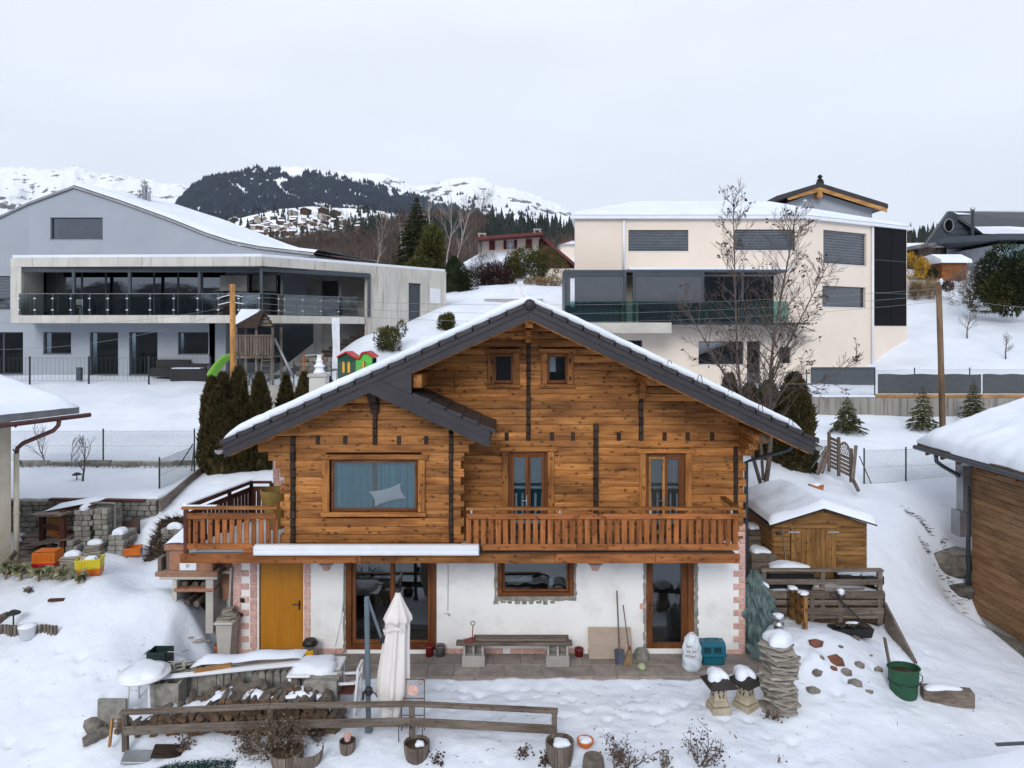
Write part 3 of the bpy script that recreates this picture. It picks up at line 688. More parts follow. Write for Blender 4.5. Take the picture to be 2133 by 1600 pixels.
# windows upstairs
def trim(x0, x1, z0, z1, y, w_, parent, sill=True, lint=.07):
    t = MB(); t.bx(x0, x0+w_, y-.05, y+.06, z0, z1, .012); o = t.build('casing', M['log_z'], parent)
    t = MB(); t.bx(x1-w_, x1, y-.05, y+.06, z0, z1, .012); t.build('casing', M['log_z'], parent)
    t = MB(); t.bx(x0-lint, x1+lint, y-.065, y+.06, z1, z1+.10, .012); t.build('lintel', M['log_x'], parent)
    if sill: t = MB(); t.bx(x0-.02, x1+.02, y-.07, y+.06, z0-.09, z0, .012); t.build('sill', M['log_x'], parent)
w = frame_ring(-3.84,-2.02,3.42,4.50,YB+.03,.05,.03,M['frame_x'],'picture_window',chalet)
trim(-4.03,-1.84,3.40,4.52,YB-.01,.16,w)
pane(-3.80,-2.06,3.46,4.47,YB+.03,w)
curtain(-3.82,-2.99,3.42,4.5,YB+.16,w,'curtain_teal',.05,.19); curtain(-2.90,-2.04,3.42,4.5,YB+.16,w,'curtain_teal',.05,.19)
s = MB(); s.grid(lambda u,v: (-2.66+.34*(2*u-1)*(1-.16*math.cos(math.pi*(v-.5)))-.06*(2*v-1), YB+.10-.035*math.sin(math.pi*u)*math.sin(math.pi*v), 3.74+.16*(2*v-1)*(1-.25*math.cos(math.pi*(u-.5)))+.09*(2*u-1)), 14, 10); s.build('reflection_shape', M['linen'], w, True)  # cushion-shaped sheet added to stand for a snow heap's reflection in the glass
s = MB(); s.bx(-2.985,-2.905,YB+.11,YB+.2,3.4,4.52); s.build('mullion', M['black'], w)
s = MB(); s.bx(-4.6,-1.4,YB+.25,YB+.32,3.2,4.6); s.build('backing', M['interior'], w)
for (x0, x1, z1, cm) in ((-.21,.93,4.54,'curtain_dark'), (2.88,4.02,4.50,'curtain_net')):
    w = frame_ring(x0+.13, x1-.13, 2.6, z1-.02, YW+.05, .07, .03, M['frame_z'], 'balcony_door', chalet)
    trim(x0-.02, x1+.02, 2.6, z1, YW-.02, .15, w, False)
    xm = (x0+x1)/2
    frame_ring(x0+.20, xm, 2.65, z1-.09, YW+.055, .06, .03, M['pine_z' if cm == 'curtain_net' else 'frame_z'], 'sash', w, .1); frame_ring(xm, x1-.20, 2.65, z1-.09, YW+.055, .06, .03, M['frame_z'], 'sash', w, .1)
    pane(x0+.26, xm-.06, 2.75, z1-.14, YW+.055, w); pane(xm+.06, x1-.26, 2.75, z1-.14, YW+.055, w)
    curtain(x0+.24, xm-.03, 2.65, z1-.1, YW+.15, w, cm, .025, .1); curtain(xm+.03, x1-.24, 2.65, z1-.1, YW+.15, w, cm, .025, .1)
    s = MB(); s.tube([(xm-.03,YW+.02,3.42),(xm-.03,YW-.03,3.42),(xm-.14,YW-.03,3.43)], .012, 6); s.bx(xm-.045,xm-.015,YW+.012,YW+.026,3.30,3.54); s.build('handle', M['steel'], w)
for (x0, x1) in ((-.52,.14), (.68,1.36)):
    w = frame_ring(x0+.09, x1-.09, 6.06, 6.74, YW+.04, .075, .035, M['frame_z'], 'attic_window', chalet)
    trim(x0-.03, x1+.03, 6.05, 6.75, YW-.02, .15, w, True, .05)
    pane(x0+.16, x1-.16, 6.12, 6.68, YW+.03, w, 'glass')
    if x0 > 0: s = MB(); s.bx(x0+.165, x0+.31, YW+.10, YW+.12, 6.32, 6.68); s.build('card', M['linen'], w)
    s = MB(); s.bx(x0+.1, x1-.1, YW+.2, YW+.25, 6.0, 6.8); s.build('backing', M['interior'], w)
    for hz in (6.18, 6.58):
        s = MB(); s.bx(x0+.03, x0+.075, YW-.085, YW-.068, hz-.05, hz+.05, .008) if x0 < 0 else s.bx(x1-.075, x1-.03, YW-.085, YW-.068, hz-.05, hz+.05, .008); s.build('hinge', M['iron'], w)
# --- roof
rf = MB()
def slope_slab(m_, xa, xb, fz, y0, y1, zt, zb):
    m_.prism([(xa, fz(xa)+zb), (xb, fz(xb)+zb), (xb, fz(xb)+zt), (xa, fz(xa)+zt)], y0, y1)
slope_slab(rf, XL, RX, roof_z, YR+.03, YE, -.10, -.26); slope_slab(rf, RX, XRt, roof_z, YR+.03, YE, -.10, -.26)
roof = rf.build('roof', M['rail_y'], chalet)
def barge(x0, x1, fz, y, parent, t0, t1, mat='barge', th=.05):
    s = MB(); s.prism([(x0, fz(x0)+t0), (x1, fz(x1)+t0), (x1, fz(x1)+t1), (x0, fz(x0)+t1)], y, y+th); return s.build('barge_board', M[mat], parent)
barge(XL+.02, RX, roof_z, YR-.02, roof, -.40, -.20); barge(RX, XRt-.02, roof_z, YR-.02, roof, -.40, -.20)
barge(XL, RX, roof_z, YR-.045, roof, -.235, -.08); barge(RX, XRt, roof_z, YR-.045, roof, -.235, -.08)
barge(XL+.1, RX, roof_z, YR+.01, roof, -.425, -.30, 'log_x'); barge(RX, XRt-.1, roof_z, YR+.01, roof, -.425, -.30, 'log_x')
def tiles(x0, x1, n, fz, m_, parent, y0, y1, up):
    """verge tiles: each laps over the one below"""
    for i in range(n):
        a = x0+(x1-x0)*i/n; b = x0+(x1-x0)*(i+1)/n
        if x1 > x0: lo, hi = b+.03, a
        else: lo, hi = b-.03, a
        s = MB(); s.prism([(lo, fz(lo)-.11), (hi, fz(hi)-.11), (hi, fz(hi)-.045), (lo, fz(lo)-.0)][::1 if x1 < x0 else -1], y0, y1); s.build('tile', M['tile'], parent)
tiles(RX-.12, XL-.03, 18, roof_z, mL, roof, YR-.075, YR+.33, 1); tiles(RX+.12, XRt+.04, 18, roof_z, mR, roof, YR-.075, YR+.33, 1)
s = MB(); s.tube([(RX,YR-.085,RZ-.10),(RX,YR+.4,RZ-.10)], .115, 10); s.build('ridge_tile', M['tile'], roof, True)
s = MB(); s.prism([(XL,roof_z(XL)-.1),(RX,RZ-.1),(RX,RZ-.03),(XL,roof_z(XL)-.03)], YR+.33, YE); s.prism([(RX,RZ-.1),(XRt,roof_z(XRt)-.1),(XRt,roof_z(XRt)-.03),(RX,RZ-.03)], YR+.33, YE); s.build('tile_field', M['tile'], roof)
# snow on the roof
def roof_snow(xa, xb, fz, th, y0, y1, seed):
    s = MB(); nu = 110; vv_ = [0,.001,.002,.005,.012,.025,.05,.09,.15,.22,.3,.4,.5,.6,.7,.8,.9,1]
    vs = []
    for k, v in enumerate(vv_):
        for i in range(nu+1):
            u = i/nu; xx = xa+(xb-xa)*u; wob = float(fbm(np.array(xx*1.7), np.array(seed*3.1), seed))
            yy = y0+(y1-y0)*v+(.10*wob if k < 5 else 0)
            w_ = float(fbm(np.array(xx*2.2), np.array(yy*1.6), seed))
            e = min(1, (1-u)*22)**.5*min(1, .6+4*u)*[0,.35,.72,.93,1][min(k,4)]
            vs.append((xx, yy-[0,.03,.03,.02,0][min(k,4)], fz(xx)-.02+(th+.08*w_)*e))
    fs = [(k*(nu+1)+i, k*(nu+1)+i+1, (k+1)*(nu+1)+i+1, (k+1)*(nu+1)+i) for k in range(len(vv_)-1) for i in range(nu)]
    s.add(vs, fs); return s.build('snow', M['snow_soft'], roof, True)
roof_snow(RX+.10, XL-.02, roof_z, .17, YR-.01, YE, 3)
roof_snow(RX-.10, XRt-.22, roof_z, .14, YR+.03, YE, 9)
s = MB()
for k in range(8):                                        # snow guards
    x = RX+1.0+k*.62
    if k in (3,4,5,6,7):
        z = roof_z(x)+.02; s.tube([(x-.05,YR+.02,z-.03),(x-.035,YR+.02,z+.09),(x+.0,YR+.02,z+.115),(x+.035,YR+.02,z+.09),(x+.05,YR+.02,z-.05)], .007, 5)
s.build('snow_guard', M['iron'], roof)
# bay: small slope, infill, tiles
slope_m = MB(); slope_m.prism([(VX, VZ-.26), (VXR, small_z(VXR)-.26), (VXR, small_z(VXR)-.08), (VX, VZ-.08)], YR+.02, YW+.0); sr = slope_m.build('bay_roof', M['barge'], chalet)
barge(VX-.1, VXR-.04, small_z, YR-.028, sr, -.42, -.2); barge(VX+.25, VXR-.02, small_z, YR-.045, sr, -.24, -.06)
s = MB(); s.prism([(VX-.45, roof_z(VX-.45)-.42), (VX, VZ-.42), (-2.05, small_z(-2.05)-.10), (-2.05, roof_z(-2.05)-.36), (VX-.45, roof_z(VX-.45)-.30)], YR-.012, YR+.03); s.build('infill_panel', M['barge'], sr)
nt_ = 5
for i in range(nt_):
    a = -2.02+(VXR+.05+2.02)*i/nt_; b = -2.02+(VXR+.05+2.02)*(i+1)/nt_
    for j in range(5):
        y0 = YR-.07+j*.32; s = MB(); s.prism([(a, small_z(a)-.06), (b+.03, small_z(b+.03)-.06), (b+.03, small_z(b+.03)+.02), (a, small_z(a)-.01)], y0, min(y0+.312, YW-.02)); s.build('tile', M['tile'], sr)
# gutters
s = MB()
for (xg, zg) in ((XL-.10, roof_z(XL)-.24), (XRt+.10, roof_z(XRt)-.22)):
    n = 9; pr = [(.085*math.cos(math.pi+math.pi*i/(n-1)), .085*math.sin(math.pi+math.pi*i/(n-1))) for i in range(n)]
    for yy in ((YR-.02, YE),):
        b_ = len(s.v); s.v += [(xg+p[0], yy[0], zg+p[1]) for p in pr]+[(xg+p[0], yy[1], zg+p[1]) for p in pr]
        s.f += [(b_+i, b_+i+1, b_+n+i+1, b_+n+i) for i in range(n-1)]+[tuple(b_+i for i in range(n))]
s.build('gutter', M['zinc'], roof)
s = MB(); s.tube([(XRt+.08,15.6,roof_z(XRt)-.3),(XRt-.1,15.65,4.62),(5.55,16.1,4.36),(5.36,16.25,4.25),(5.34,16.25,0)], .045, 8); s.build('downpipe', M['anthracite'], chalet, True)
# chimney
c = W(665, 770, 18.6); ch = thing_z = roof_z(c.x)
s = MB(); s.bx(c.x-.21, c.x+.21, c.y-.21, c.y+.21, ch-.4, 6.05, .01); chm = s.build('chimney', M['concrete_lt'], roof)
s = MB(); s.bx(c.x-.25, c.x+.25, c.y-.25, c.y+.25, 6.05, 6.13, .015); s.build('cap_slab', M['concrete'], chm)
s = MB(); s.lathe([(.16,0),(.14,.06),(.105,.10),(.10,.16),(.14,.18),(.145,.21),(.085,.25),(.08,.31),(.10,.32),(.06,.37),(.055,.45),(.065,.455),(.065,.48)], 18, (c.x,c.y,6.13)); s.build('cowl', M['alu'], chm, True)
# --- balconies
def board(parent, name, x0, x1, y0, y1, z0, z1, mat='rail_x', ch=.008): s = MB(); s.bx(x0,x1,y0,y1,z0,z1,ch); return s.build(name, M[mat], parent)
bal = MB(); bal.bx(-1.0, 4.72, YD+.06, YW+.1, 2.44, 2.54); balc = bal.build('balcony', M['rail_x'], chalet)
for i, (a, b) in enumerate(((-6.95,-3.16),(-3.155,.90),(.905,3.0),(3.005,4.77))): board(balc, 'edge_beam', a, b, YD-.02, YD+.04, 2.385, 2.575, 'rail_x' if i != 1 else 'log_x')
for i, (a, b) in enumerate(((-.62,1.35),(1.355,2.0),(2.005,4.74))):
    board(balc, 'bottom_rail', a, b, YD-.03, YD+.01, 2.655, 2.785)
for (a, b) in ((-.95,1.9),(1.905,4.74)): board(balc, 'top_rail', a, b, YD-.03, YD+.01, 3.31, 3.42)
n = 37
for i in range(n):
    x = -.94+(4.66+.94)*i/(n-1); s = MB(); t = R.gauss(0,.008); s.box((x+.03, YD+.028, 3.03), (.105, .03, .62), .006, (0, t, 0)); s.build('baluster', M['rail_z'], balc)
board(balc, 'handrail', -.96, 4.78, YD-.06, YD+.06, 3.50, 3.555, 'log_x'); board(balc, 'handrail', 4.66, 4.78, YD+.06, YW-.1, 3.50, 3.553, 'log_y')
for x in (-.85,1.0,2.9,4.6):
    s = MB(); s.bx(x-.02, x+.02, YD-.0, YD+.03, 3.36, 3.51); s.build('bracket', M['steel'], balc)
for y in (15.15,15.45,15.75):
    s = MB(); s.bx(4.69, 4.72, y-.05, y+.05, 2.7, 3.34, .005); s.build('baluster', M['rail_z'], balc)
for i in range(5): s = MB(); s.bx(-1.0,4.7,YD+.08+i*.215,YD+.28+i*.215,2.541,2.57,.004); s.build('deck_board', M['grey_x'], balc)
# left terrace over the barbecue
tm = MB(); tm.bx(-6.93, -4.75, YD+.05, 17.6, 2.42, 2.54); terr = tm.build('terrace', M['concrete'], chalet)
YT = YD+.06
board(terr, 'handrail', -6.93, -4.92, YT-.07, YT+.05, 3.50, 3.56, 'log_x'); board(terr, 'top_rail', -6.90, -4.95, YT-.03, YT+.01, 3.29, 3.42); board(terr, 'bottom_rail', -6.90, -4.95, YT-.03, YT+.01, 2.66, 2.78)
for i in range(13):
    x = -6.82+(1.84)*i/12; s = MB(); s.box((x, YT+.03, 3.02), (.10, .03, .56), .006, (0, R.gauss(0,.006), 0)); s.build('baluster', M['rail_z'], terr)
for x in (-6.85,-5.0): s = MB(); s.bx(x-.03,x+.03,YT+.0,YT+.06,2.54,3.52,.005); s.build('post', M['rail_z'], terr)
A, B, C = (-6.86, YT, 0), (-6.42, 17.5, 0), (-5.93, 17.5, 0)
def rail_run(p, q, n):
    p, q = Vector(p), Vector(q)
    s = MB(); s.bar(p+Vector((0,0,3.52)), q+Vector((0,0,3.52)), .1, .05); s.build('handrail', M['redwood_y'], terr)
    s = MB(); s.bar(p+Vector((0,0,3.36)), q+Vector((0,0,3.36)), .035, .11); s.build('top_rail', M['redwood_y'], terr)
    s = MB(); s.bar(p+Vector((0,0,2.70)), q+Vector((0,0,2.70)), .035, .11); s.build('bottom_rail', M['redwood_y'], terr)
    for i in range(n):
        c_ = p.lerp(q, (i+.5)/n); d_ = (q-p).normalized(); s = MB(); s.bar(c_+Vector((0,0,2.64))+d_*0, c_+Vector((0,0,3.40)), .028, .10, 0, up=tuple(d_)); s.build('baluster', M['redwood_z'], terr)
rail_run(A, B, 17); rail_run(B, C, 4)
for p in (A, (-6.6,16.6,0), B, C): s = MB(); s.bx(p[0]-.035,p[0]+.035,p[1]-.035,p[1]+.035,2.5,3.5); s.build('post', M['redwood_z'], terr)
s = MB(); s.grid(lambda u,v: (-6.86+u*(2.05-.4*v)+.42*v, YT+.1+v*2.4, 2.55+.07*min(1,8*u,8*(1-u))*min(1,6*v+.3)), 20, 20); s.build('snow', M['snow_soft'], terr, True)
s = MB(); s.bar((-6.9,YT+.0,3.59),(-6.43,17.5,3.57),.10,.05,.02); s.build('snow', M['snow_soft'], terr)
s = MB(); s.bx(-6.92,-6.2,YT-.05,YT+.04,3.562,3.585,.01); s.build('snow', M['snow_soft'], terr)
# masonry corner beside the terrace
s = MB(); s.bx(-5.90,-4.7,17.55,17.9,2.5,4.75); rw = s.build('rear_wall', M['plaster'], chalet)
for i in range(12):
    w_ = .26 if i % 2 else .16; stone(rw, -5.91, -5.91+w_, 2.55+i*.17, 2.72+i*.17, 17.55)
# awning cassette
s = MB(); x0, x1 = X(530,14.75), X(997,14.75)
s.prismx([(14.70,2.60),(14.84,2.58),(14.84,2.80),(14.74,2.80),(14.69,2.77),(14.69,2.725),(14.705,2.715),(14.69,2.705),(14.69,2.63)], x0, x1); aw = s.build('awning', M['alu'], chalet)
aw['label'] = 'long closed white awning case under the bay window'
s = MB(); s.bx(x1, x1+.02, 14.70, 14.845, 2.59, 2.80, .006); s.bx(x0-.02, x0, 14.70, 14.845, 2.59, 2.80, .006); s.build('end_cap', M['zinc'], aw)
s = MB(); s.bx(x0-.3, x1-.2, 14.93, YB, 2.56, 2.72); s.build('deck_edge', M['rail_x'], chalet)
# wall lamps shaped like half baskets
for px in (680, 1240):
    c = W(px, 1176, YW); s = MB(); n = 12
    prof = [(.06,0),(.085,.03),(.10,.09),(.14,.13),(.165,.14),(.165,.155)]
    vs = []; 
    for (r_, z_) in prof:
        for j in range(n+1): a = math.pi+math.pi*j/n; vs.append((c.x+r_*math.cos(a), YW-.005+r_*.75*math.sin(a), c.z-.13+z_))
    fs = [(i*(n+1)+j, i*(n+1)+j+1, (i+1)*(n+1)+j+1, (i+1)*(n+1)+j) for i in range(len(prof)-1) for j in range(n)]+[tuple(range(n+1))]
    s.add(vs, fs); s.build('wall_lamp', M['pink'], gwall, True)
# cable with a loose end on the white wall
c = W(933, 1172, YW); s = MB(); s.tube([(c.x,YW-.01,2.3),(c.x+.005,YW-.015,1.6),(c.x-.0,YW-.012,.95)], .006, 5); s.tube([(c.x-.08,YW-.02,.88),(c.x,YW-.02,.9),(c.x+.05,YW-.02,.86),(c.x,YW-.02,.84)], .012, 5); s.build('cable', M['zinc'], gwall)
s = MB(); s.tube([(-3.79,YW-.02,2.3),(-3.80,YW-.02,1.2),(-3.84,YW-.02,.8),(-3.98,YW-.02,.16)], .010, 5); s.build('cable', M['linen'], gwall)
for (px, py) in ((504,1252),(503,1282)):
    c = W(px, py, YW-.05); s = MB(); s.bx(c.x-.05,c.x+.05,c.y,c.y+.05,c.z-.05,c.z+.05,.02) if py < 1260 else s.bx(c.x-.02,c.x+.02,c.y,c.y+.05,c.z-.04,c.z+.04,.01); s.tube([(c.x,c.y+.02,c.z),(c.x-.03,c.y-.04,c.z+.09)], .008, 5); s.build('tap' if py > 1260 else 'wall_bracket', M['black'], gwall)
# --- patio of slabs
pt = MB(); pt.bx(-7.4, 5.75, 14.85, YW+.0, -.2, -.025); patio = pt.build('patio', M['slab_grey'], None); tag(patio, 'stone paved patio along the white wall', None, None, 'structure')
x = X(690, 14.75)
while x < X(1350, 14.75):
    w_ = .495; s = MB(); s.bx(x+.005, x+w_-.005, 14.66, 14.90, -.09, .0, .012); s.build('paving_slab', M['slab'], patio); x += w_
for row, (ya, yb) in enumerate(((14.91,15.45),(15.46,15.99))):
    x = -7.3+.2*row
    while x < 5.7:
        w_ = R.uniform(.45,.85); s = MB(); s.bx(x+.006, min(x+w_,5.75)-.006, ya, yb, -.06, -.012+R.uniform(-.006,.006), .01); s.build('paving_slab', M['slab_grey'], patio); x += w_
# ------------------------------------------------------------------ the modern houses behind
M['slat'] = plain('slat', (.17,.19,.21), (.13,.145,.165), .4, .4, scale=2, bmp=0, amt=.05)
def blind(x0, x1, z0, z1, y, parent, mat='slat', n=None, name='blind'):
    """lowered slats, one joined part: each slat is only about two pixels high"""
    n = n or max(4, int((z1-z0)/.15)); s = MB(); h = (z1-z0)/n
    for i in range(n): s.box(((x0+x1)/2, y, z0+(i+.5)*h), (x1-x0, .012, h*.62), 0, (math.radians(32), 0, 0))
    o = s.build(name, M[mat], parent); o['kind'] = 'stuff'; return o
def opening(parent, x0, x1, z0, z1, y, kind='window', bl=None, glass='glass_dark', rec=.16, trimcol='zinc', div=0):
    """frame, glass and a dark room behind; the wall around it is built with a hole"""
    w = frame_ring(x0, x1, z0, z1, y+rec, .05, .03, M['anthracite'], kind, parent)
    s = MB(); s.bx(x0+.05, x1-.05, y+rec-.004, y+rec+.004, z0+.05, z1-.05); s.build('pane', M[glass], w)
    if div:
        s = MB()
        for k in range(div): xx = x0+(x1-x0)*(k+1)/(div+1); s.bx(xx-.04, xx+.04, y+rec-.028, y+rec+.028, z0+.05, z1-.05)
        s.build('mullion', M['anthracite'], w)
    if bl: blind(x0+.03, x1-.03, z0+bl*(z1-z0), z1-.02, y+rec-.06, w)
    s = MB(); s.bx(x0-.04, x1+.04, y-.03, y+rec, z0-.035, z0, .005); s.build('sill', M[trimcol], w)
    s = MB(); s.bx(x0, x1, y+rec+.5, y+rec+.55, z0, z1); s.build('room', M['interior'], w)
    return w
def wall_holes(m_, x0, x1, z0, z1, y0, y1, holes):
    """a wall x0..x1 with rectangular holes (x0,x1,z0,z1), cut into boxes"""
    xs = sorted(set([x0, x1]+[v for h in holes for v in h[:2]])); zs = sorted(set([z0, z1]+[v for h in holes for v in h[2:]]))
    for i in range(len(xs)-1):
        run = None
        for j in range(len(zs)-1):
            cx, cz = (xs[i]+xs[i+1])/2, (zs[j]+zs[j+1])/2
            solid = not any(h[0] < cx < h[1] and h[2] < cz < h[3] for h in holes)
            if solid: run = (run[0], zs[j+1]) if run else (zs[j], zs[j+1])
            if (not solid or j == len(zs)-2) and run: m_.bx(xs[i], xs[i+1], y0, y1, *run); run = None
M['greyrender'] = plain('greyrender', (.33,.358,.405), (.30,.328,.372), .9, .15, scale=.5, bmp=.1, bd=.003, amt=0, fine=50)
M['cream'] = plain('cream', (.74,.65,.565), (.69,.60,.52), .9, .15, scale=.5, bmp=.1, bd=.003, amt=0, fine=50)
def stained(name, k=1.0, f2=.8, lo=.54):
    m, b, l = newmat(name, .88, .15)
    n = objnoise(m, l, 1.0, (1,1,.5), 6, .6, False); r = ramp(m, [(.3, (.42*k,.405*k,.375*k)), (.65, (.56*k,.545*k,.51*k))]); l(n.outputs['Fac'], r.inputs[0])
    n2 = objnoise(m, l, 1.5, (4,4,.22), 5, .7, False); r2 = ramp(m, [(lo, (1,1,1)), (lo+.16, (.42,.36,.29))]); l(n2.outputs['Fac'], r2.inputs[0])
    x = N(m, 'ShaderNodeMix'); x.data_type = 'RGBA'; x.blend_type = 'MULTIPLY'; x.inputs['Factor'].default_value = f2
    l(r.outputs[0], x.inputs['A']); l(r2.outputs[0], x.inputs['B']); l(x.outputs['Result'], b.inputs['Base Color'])
    n3 = objnoise(m, l, 25, (1,1,1), 4, .6, False); bump(m, l, b, n3.outputs['Fac'], .15, .01)
    return m
M['stained'] = stained('stained'); M['stained_dark'] = stained('stained_dark', .52, .85, .48)
GY = 37.0
gh = thing('grey_house', 'large grey modern house with concrete framed balcony and swept snowy roof', 'house', (-16, 37, 4.9))
gx0, gx1 = X(-260,GY), X(448,GY)
gholes = []
def gwin(px0, px1, py0, py1): return (X(px0,GY), X(px1,GY), Z(py1,GY), Z(py0,GY))
G_W = [(gwin(105,214,453,498),'window',.0,0), (gwin(90,148,692,737),'window',None,0), (gwin(187,246,692,781),'door',.0,0), (gwin(269,328,692,781),'door',.0,0), (gwin(371,434,692,738),'window',.0,0), (gwin(-40,48,692,779),'window',None,1), (gwin(-60,21,575,644),'window',.35,0)]
# balcony room front: glass wall set back behind the slab
BX0, BX1 = X(60,GY), X(600,GY)
glass_hole = (X(68,GY), X(470,GY), Z(657,GY), Z(556,GY))
s = MB(); wall_holes(s, gx0, gx1, 3.6, Z(535,GY), GY, GY+.3, [g[0] for g in G_W if g[0][3] < Z(535,GY)]+[glass_hole])
gwl = s.build('facade', M['greyrender'], gh)
# gable above, with its window and the swept roof line
rl = [(-260,560),(-100,500),(0,456),(60,428),(155,393),(250,424),(350,460),(430,492),(480,508),(540,520),(655,533)]
zt = Z(535,GY); a, wd_ = gwin(105,214,453,498), None
for i in range(len(rl)-1):
    (p0,q0),(p1,q1) = rl[i], rl[i+1]
    segs = [(p0,p1)]
    for (u0,u1) in ((105,214),):
        o2 = []
        for (sa,sb) in segs:
            cuts = sorted(set([sa,sb]+[c for c in (u0,u1) if sa < c < sb])); o2 += list(zip(cuts[:-1],cuts[1:]))
        segs = o2
    for (sa,sb) in segs:
        f = lambda p: q0+(q1-q0)*(p-p0)/(p1-p0)
        xa, xb, za, zb = X(sa,GY), X(sb,GY), Z(f(sa),GY), Z(f(sb),GY)
        s = MB()
        if 105 <= sa and sb <= 214:
            s.prism([(xa,zt),(xb,zt),(xb,a[2]),(xa,a[2])], GY, GY+.3); s.build('gable_wall', M['greyrender'], gh); s = MB(); s.prism([(xa,a[3]),(xb,a[3]),(xb,zb),(xa,za)], GY, GY+.3)
        else: s.prism([(xa,zt),(xb,zt),(xb,zb),(xa,za)], GY, GY+.3)
        s.build('gable_wall', M['greyrender'], gh)
for g, kind, bl, dv in G_W: opening(gh, *g, GY, kind, bl, div=dv)
for k in range(4):                                       # tall glazed doors behind the balcony
    x0 = glass_hole[0]+(glass_hole[1]-glass_hole[0])*k/4; x1 = glass_hole[0]+(glass_hole[1]-glass_hole[0])*(k+1)/4
    opening(gh, x0, x1, glass_hole[2], glass_hole[3], GY, 'glazed_door', None, 'glass_dark', .1, div=1)
# roof skin (swept) with snow, back to Y+12
rlx = [(X(p,GY), Z(q,GY)) for p, q in rl]
s = MB(); nv = 2
for j, yy in enumerate((GY-.12, GY+6.5)):
    for (x, z) in rlx: s.v.append((x+.35*max(0,yy-GY), yy, z+.02))
n = len(rlx); s.f += [(i, i+1, n+i+1, n+i) for i in range(n-1)]
b_ = len(s.v); s.v += [(x, GY-.12, z+.13) for x, z in rlx]+[(x+.35*6.5, GY+6.5, z+.13) for x, z in rlx]; s.f += [(b_+i, b_+i+1, b_+n+i+1, b_+n+i) for i in range(n-1)]+[(i, i+1, b_+i+1, b_+i) for i in range(n-1)]
grf = s.build('roof', M['zinc'], gh)
s = MB()
pts_ = []
for i in range(len(rlx)-1):
    for k in range(6): t = k/6; pts_.append((rlx[i][0]*(1-t)+rlx[i+1][0]*t, rlx[i][1]*(1-t)+rlx[i+1][1]*t))
pts_.append(rlx[-1]); n = len(pts_)
for j in range(9):
    yy = GY-.02+6.5*(j/8)**1.5
    for k, (x, z) in enumerate(pts_):
        h = .06 if j == 0 else .22+.06*float(fbm(np.array(x*.6), np.array(yy*.6), 4))
        s.v.append((x+.35*max(0,yy-GY), yy, z+.12+h))
s.f += [(j*n+i, j*n+i+1, (j+1)*n+i+1, (j+1)*n+i) for j in range(8) for i in range(n-1)]
s.build('snow', M['snow_soft'], grf, True)
for (px, r_, h_) in ((301,.20,1.1),(290,.12,.6),(311,.12,.75)):
    c = W(px, 420, GY+3); zb = Z(408,GY+3)-.6; s = MB(); s.lathe([(r_*.7,0),(r_*.7,h_),(r_*1.0,h_+.02),(r_*1.0,h_+.12),(r_*.6,h_+.16),(r_*.6,h_+.24),(r_*1.1,h_+.26),(r_*.2,h_+.36)], 12, (c.x,c.y,zb)); s.build('flue', M['steel'], grf, True)
# concrete frame of the balcony: slab, roof, end wall
BY = 35.3
bx0, bx1 = X(22,BY), X(585,BY)
s = MB(); s.bx(bx0, X(44,BY), BY, GY+.0, Z(672,BY), Z(538,BY), .01); fr = s.build('balcony_frame', M['stained'], gh)
fr['label'] = 'stained concrete frame round the glazed balcony'
# the roof slab turns the corner and runs back to the right
P0, P1, P2, P3 = W(22,538,BY), W(655,527,BY-.6), W(930,572,42.5), W(655,530,43)
s = MB(); s.prismz([(bx0,BY),(X(540,BY),BY-.35),(X(930,42.5),42.5),(X(880,46),46),(bx0,46)], Z(555,BY), Z(538,BY)); 
rfz0, rfz1 = Z(556,BY), Z(537,BY)
s.v = []; s.f = []
poly = [(bx0,BY),(X(545,34.7),34.7),(X(929,43.5),43.5),(X(900,47),47),(bx0,47)]
s.prismz(poly, rfz0, rfz1); s.build('roof_slab', M['stained'], fr)
s = MB(); s.prismz([(p[0]+(.06 if i in (0,4) else -.05), p[1]+(.05 if i < 2 else 0)) for i, p in enumerate(poly)], rfz1, rfz1+.14); s.build('snow', M['snow_soft'], fr)
fl0, fl1 = Z(673,BY), Z(657,BY)
polyf = [(bx0,BY),(X(545,34.7),34.7),(X(760,39.2),39.2),(X(700,44),44),(bx0,44)]
s = MB(); s.prismz(polyf, fl0, fl1); s.build('floor_slab', M['stained'], fr)
# side wall of the annex along the receding edge
ea, eb = Vector((X(765,39.2),39.2,0)), Vector((X(929,43.5),43.5,0))
def side_pt(t): return ea.lerp(eb, t)
def sidewall(t0, t1, z0, z1, mat, nm, par, th=.25, off=0):
    d_ = (eb-ea).normalized(); nn_ = Vector((d_.y, -d_.x, 0)); a_, b_ = side_pt(t0)+nn_*off, side_pt(t1)+nn_*off
    s = MB(); s.prismz([(a_.x,a_.y),(b_.x,b_.y),(b_.x-nn_.x*th,b_.y-nn_.y*th),(a_.x-nn_.x*th,a_.y-nn_.y*th)], z0, z1); return s.build(nm, M[mat], par)
zb_ = 5.5
ann = sidewall(0, .50, zb_, rfz0+.02, 'stained', 'annex_wall', gh); sidewall(.66, 1, zb_, rfz0+.02, 'stained', 'wall_panel', ann); sidewall(.50,.66, Z(590,41.7), rfz0+.02, 'stained', 'lintel', ann)
sidewall(.50,.66, zb_, Z(590,41.7), 'anthracite', 'door', ann, .05, -.12); sidewall(.78,.92, Z(632,42.8), Z(601,42.8), 'alu', 'metal_panel', ann, .03, .02)
for t in (.0,.04,.22,.36,.75): sidewall(t, t+.004, zb_, rfz0-.02, 'concrete', 'formwork_joint', ann, .02, .006)
s = MB(); s.bx(X(929,43.5)-3.5, X(929,43.5), 43.4, 43.6, zb_, rfz0); s.build('wall_panel', M['stained'], ann)
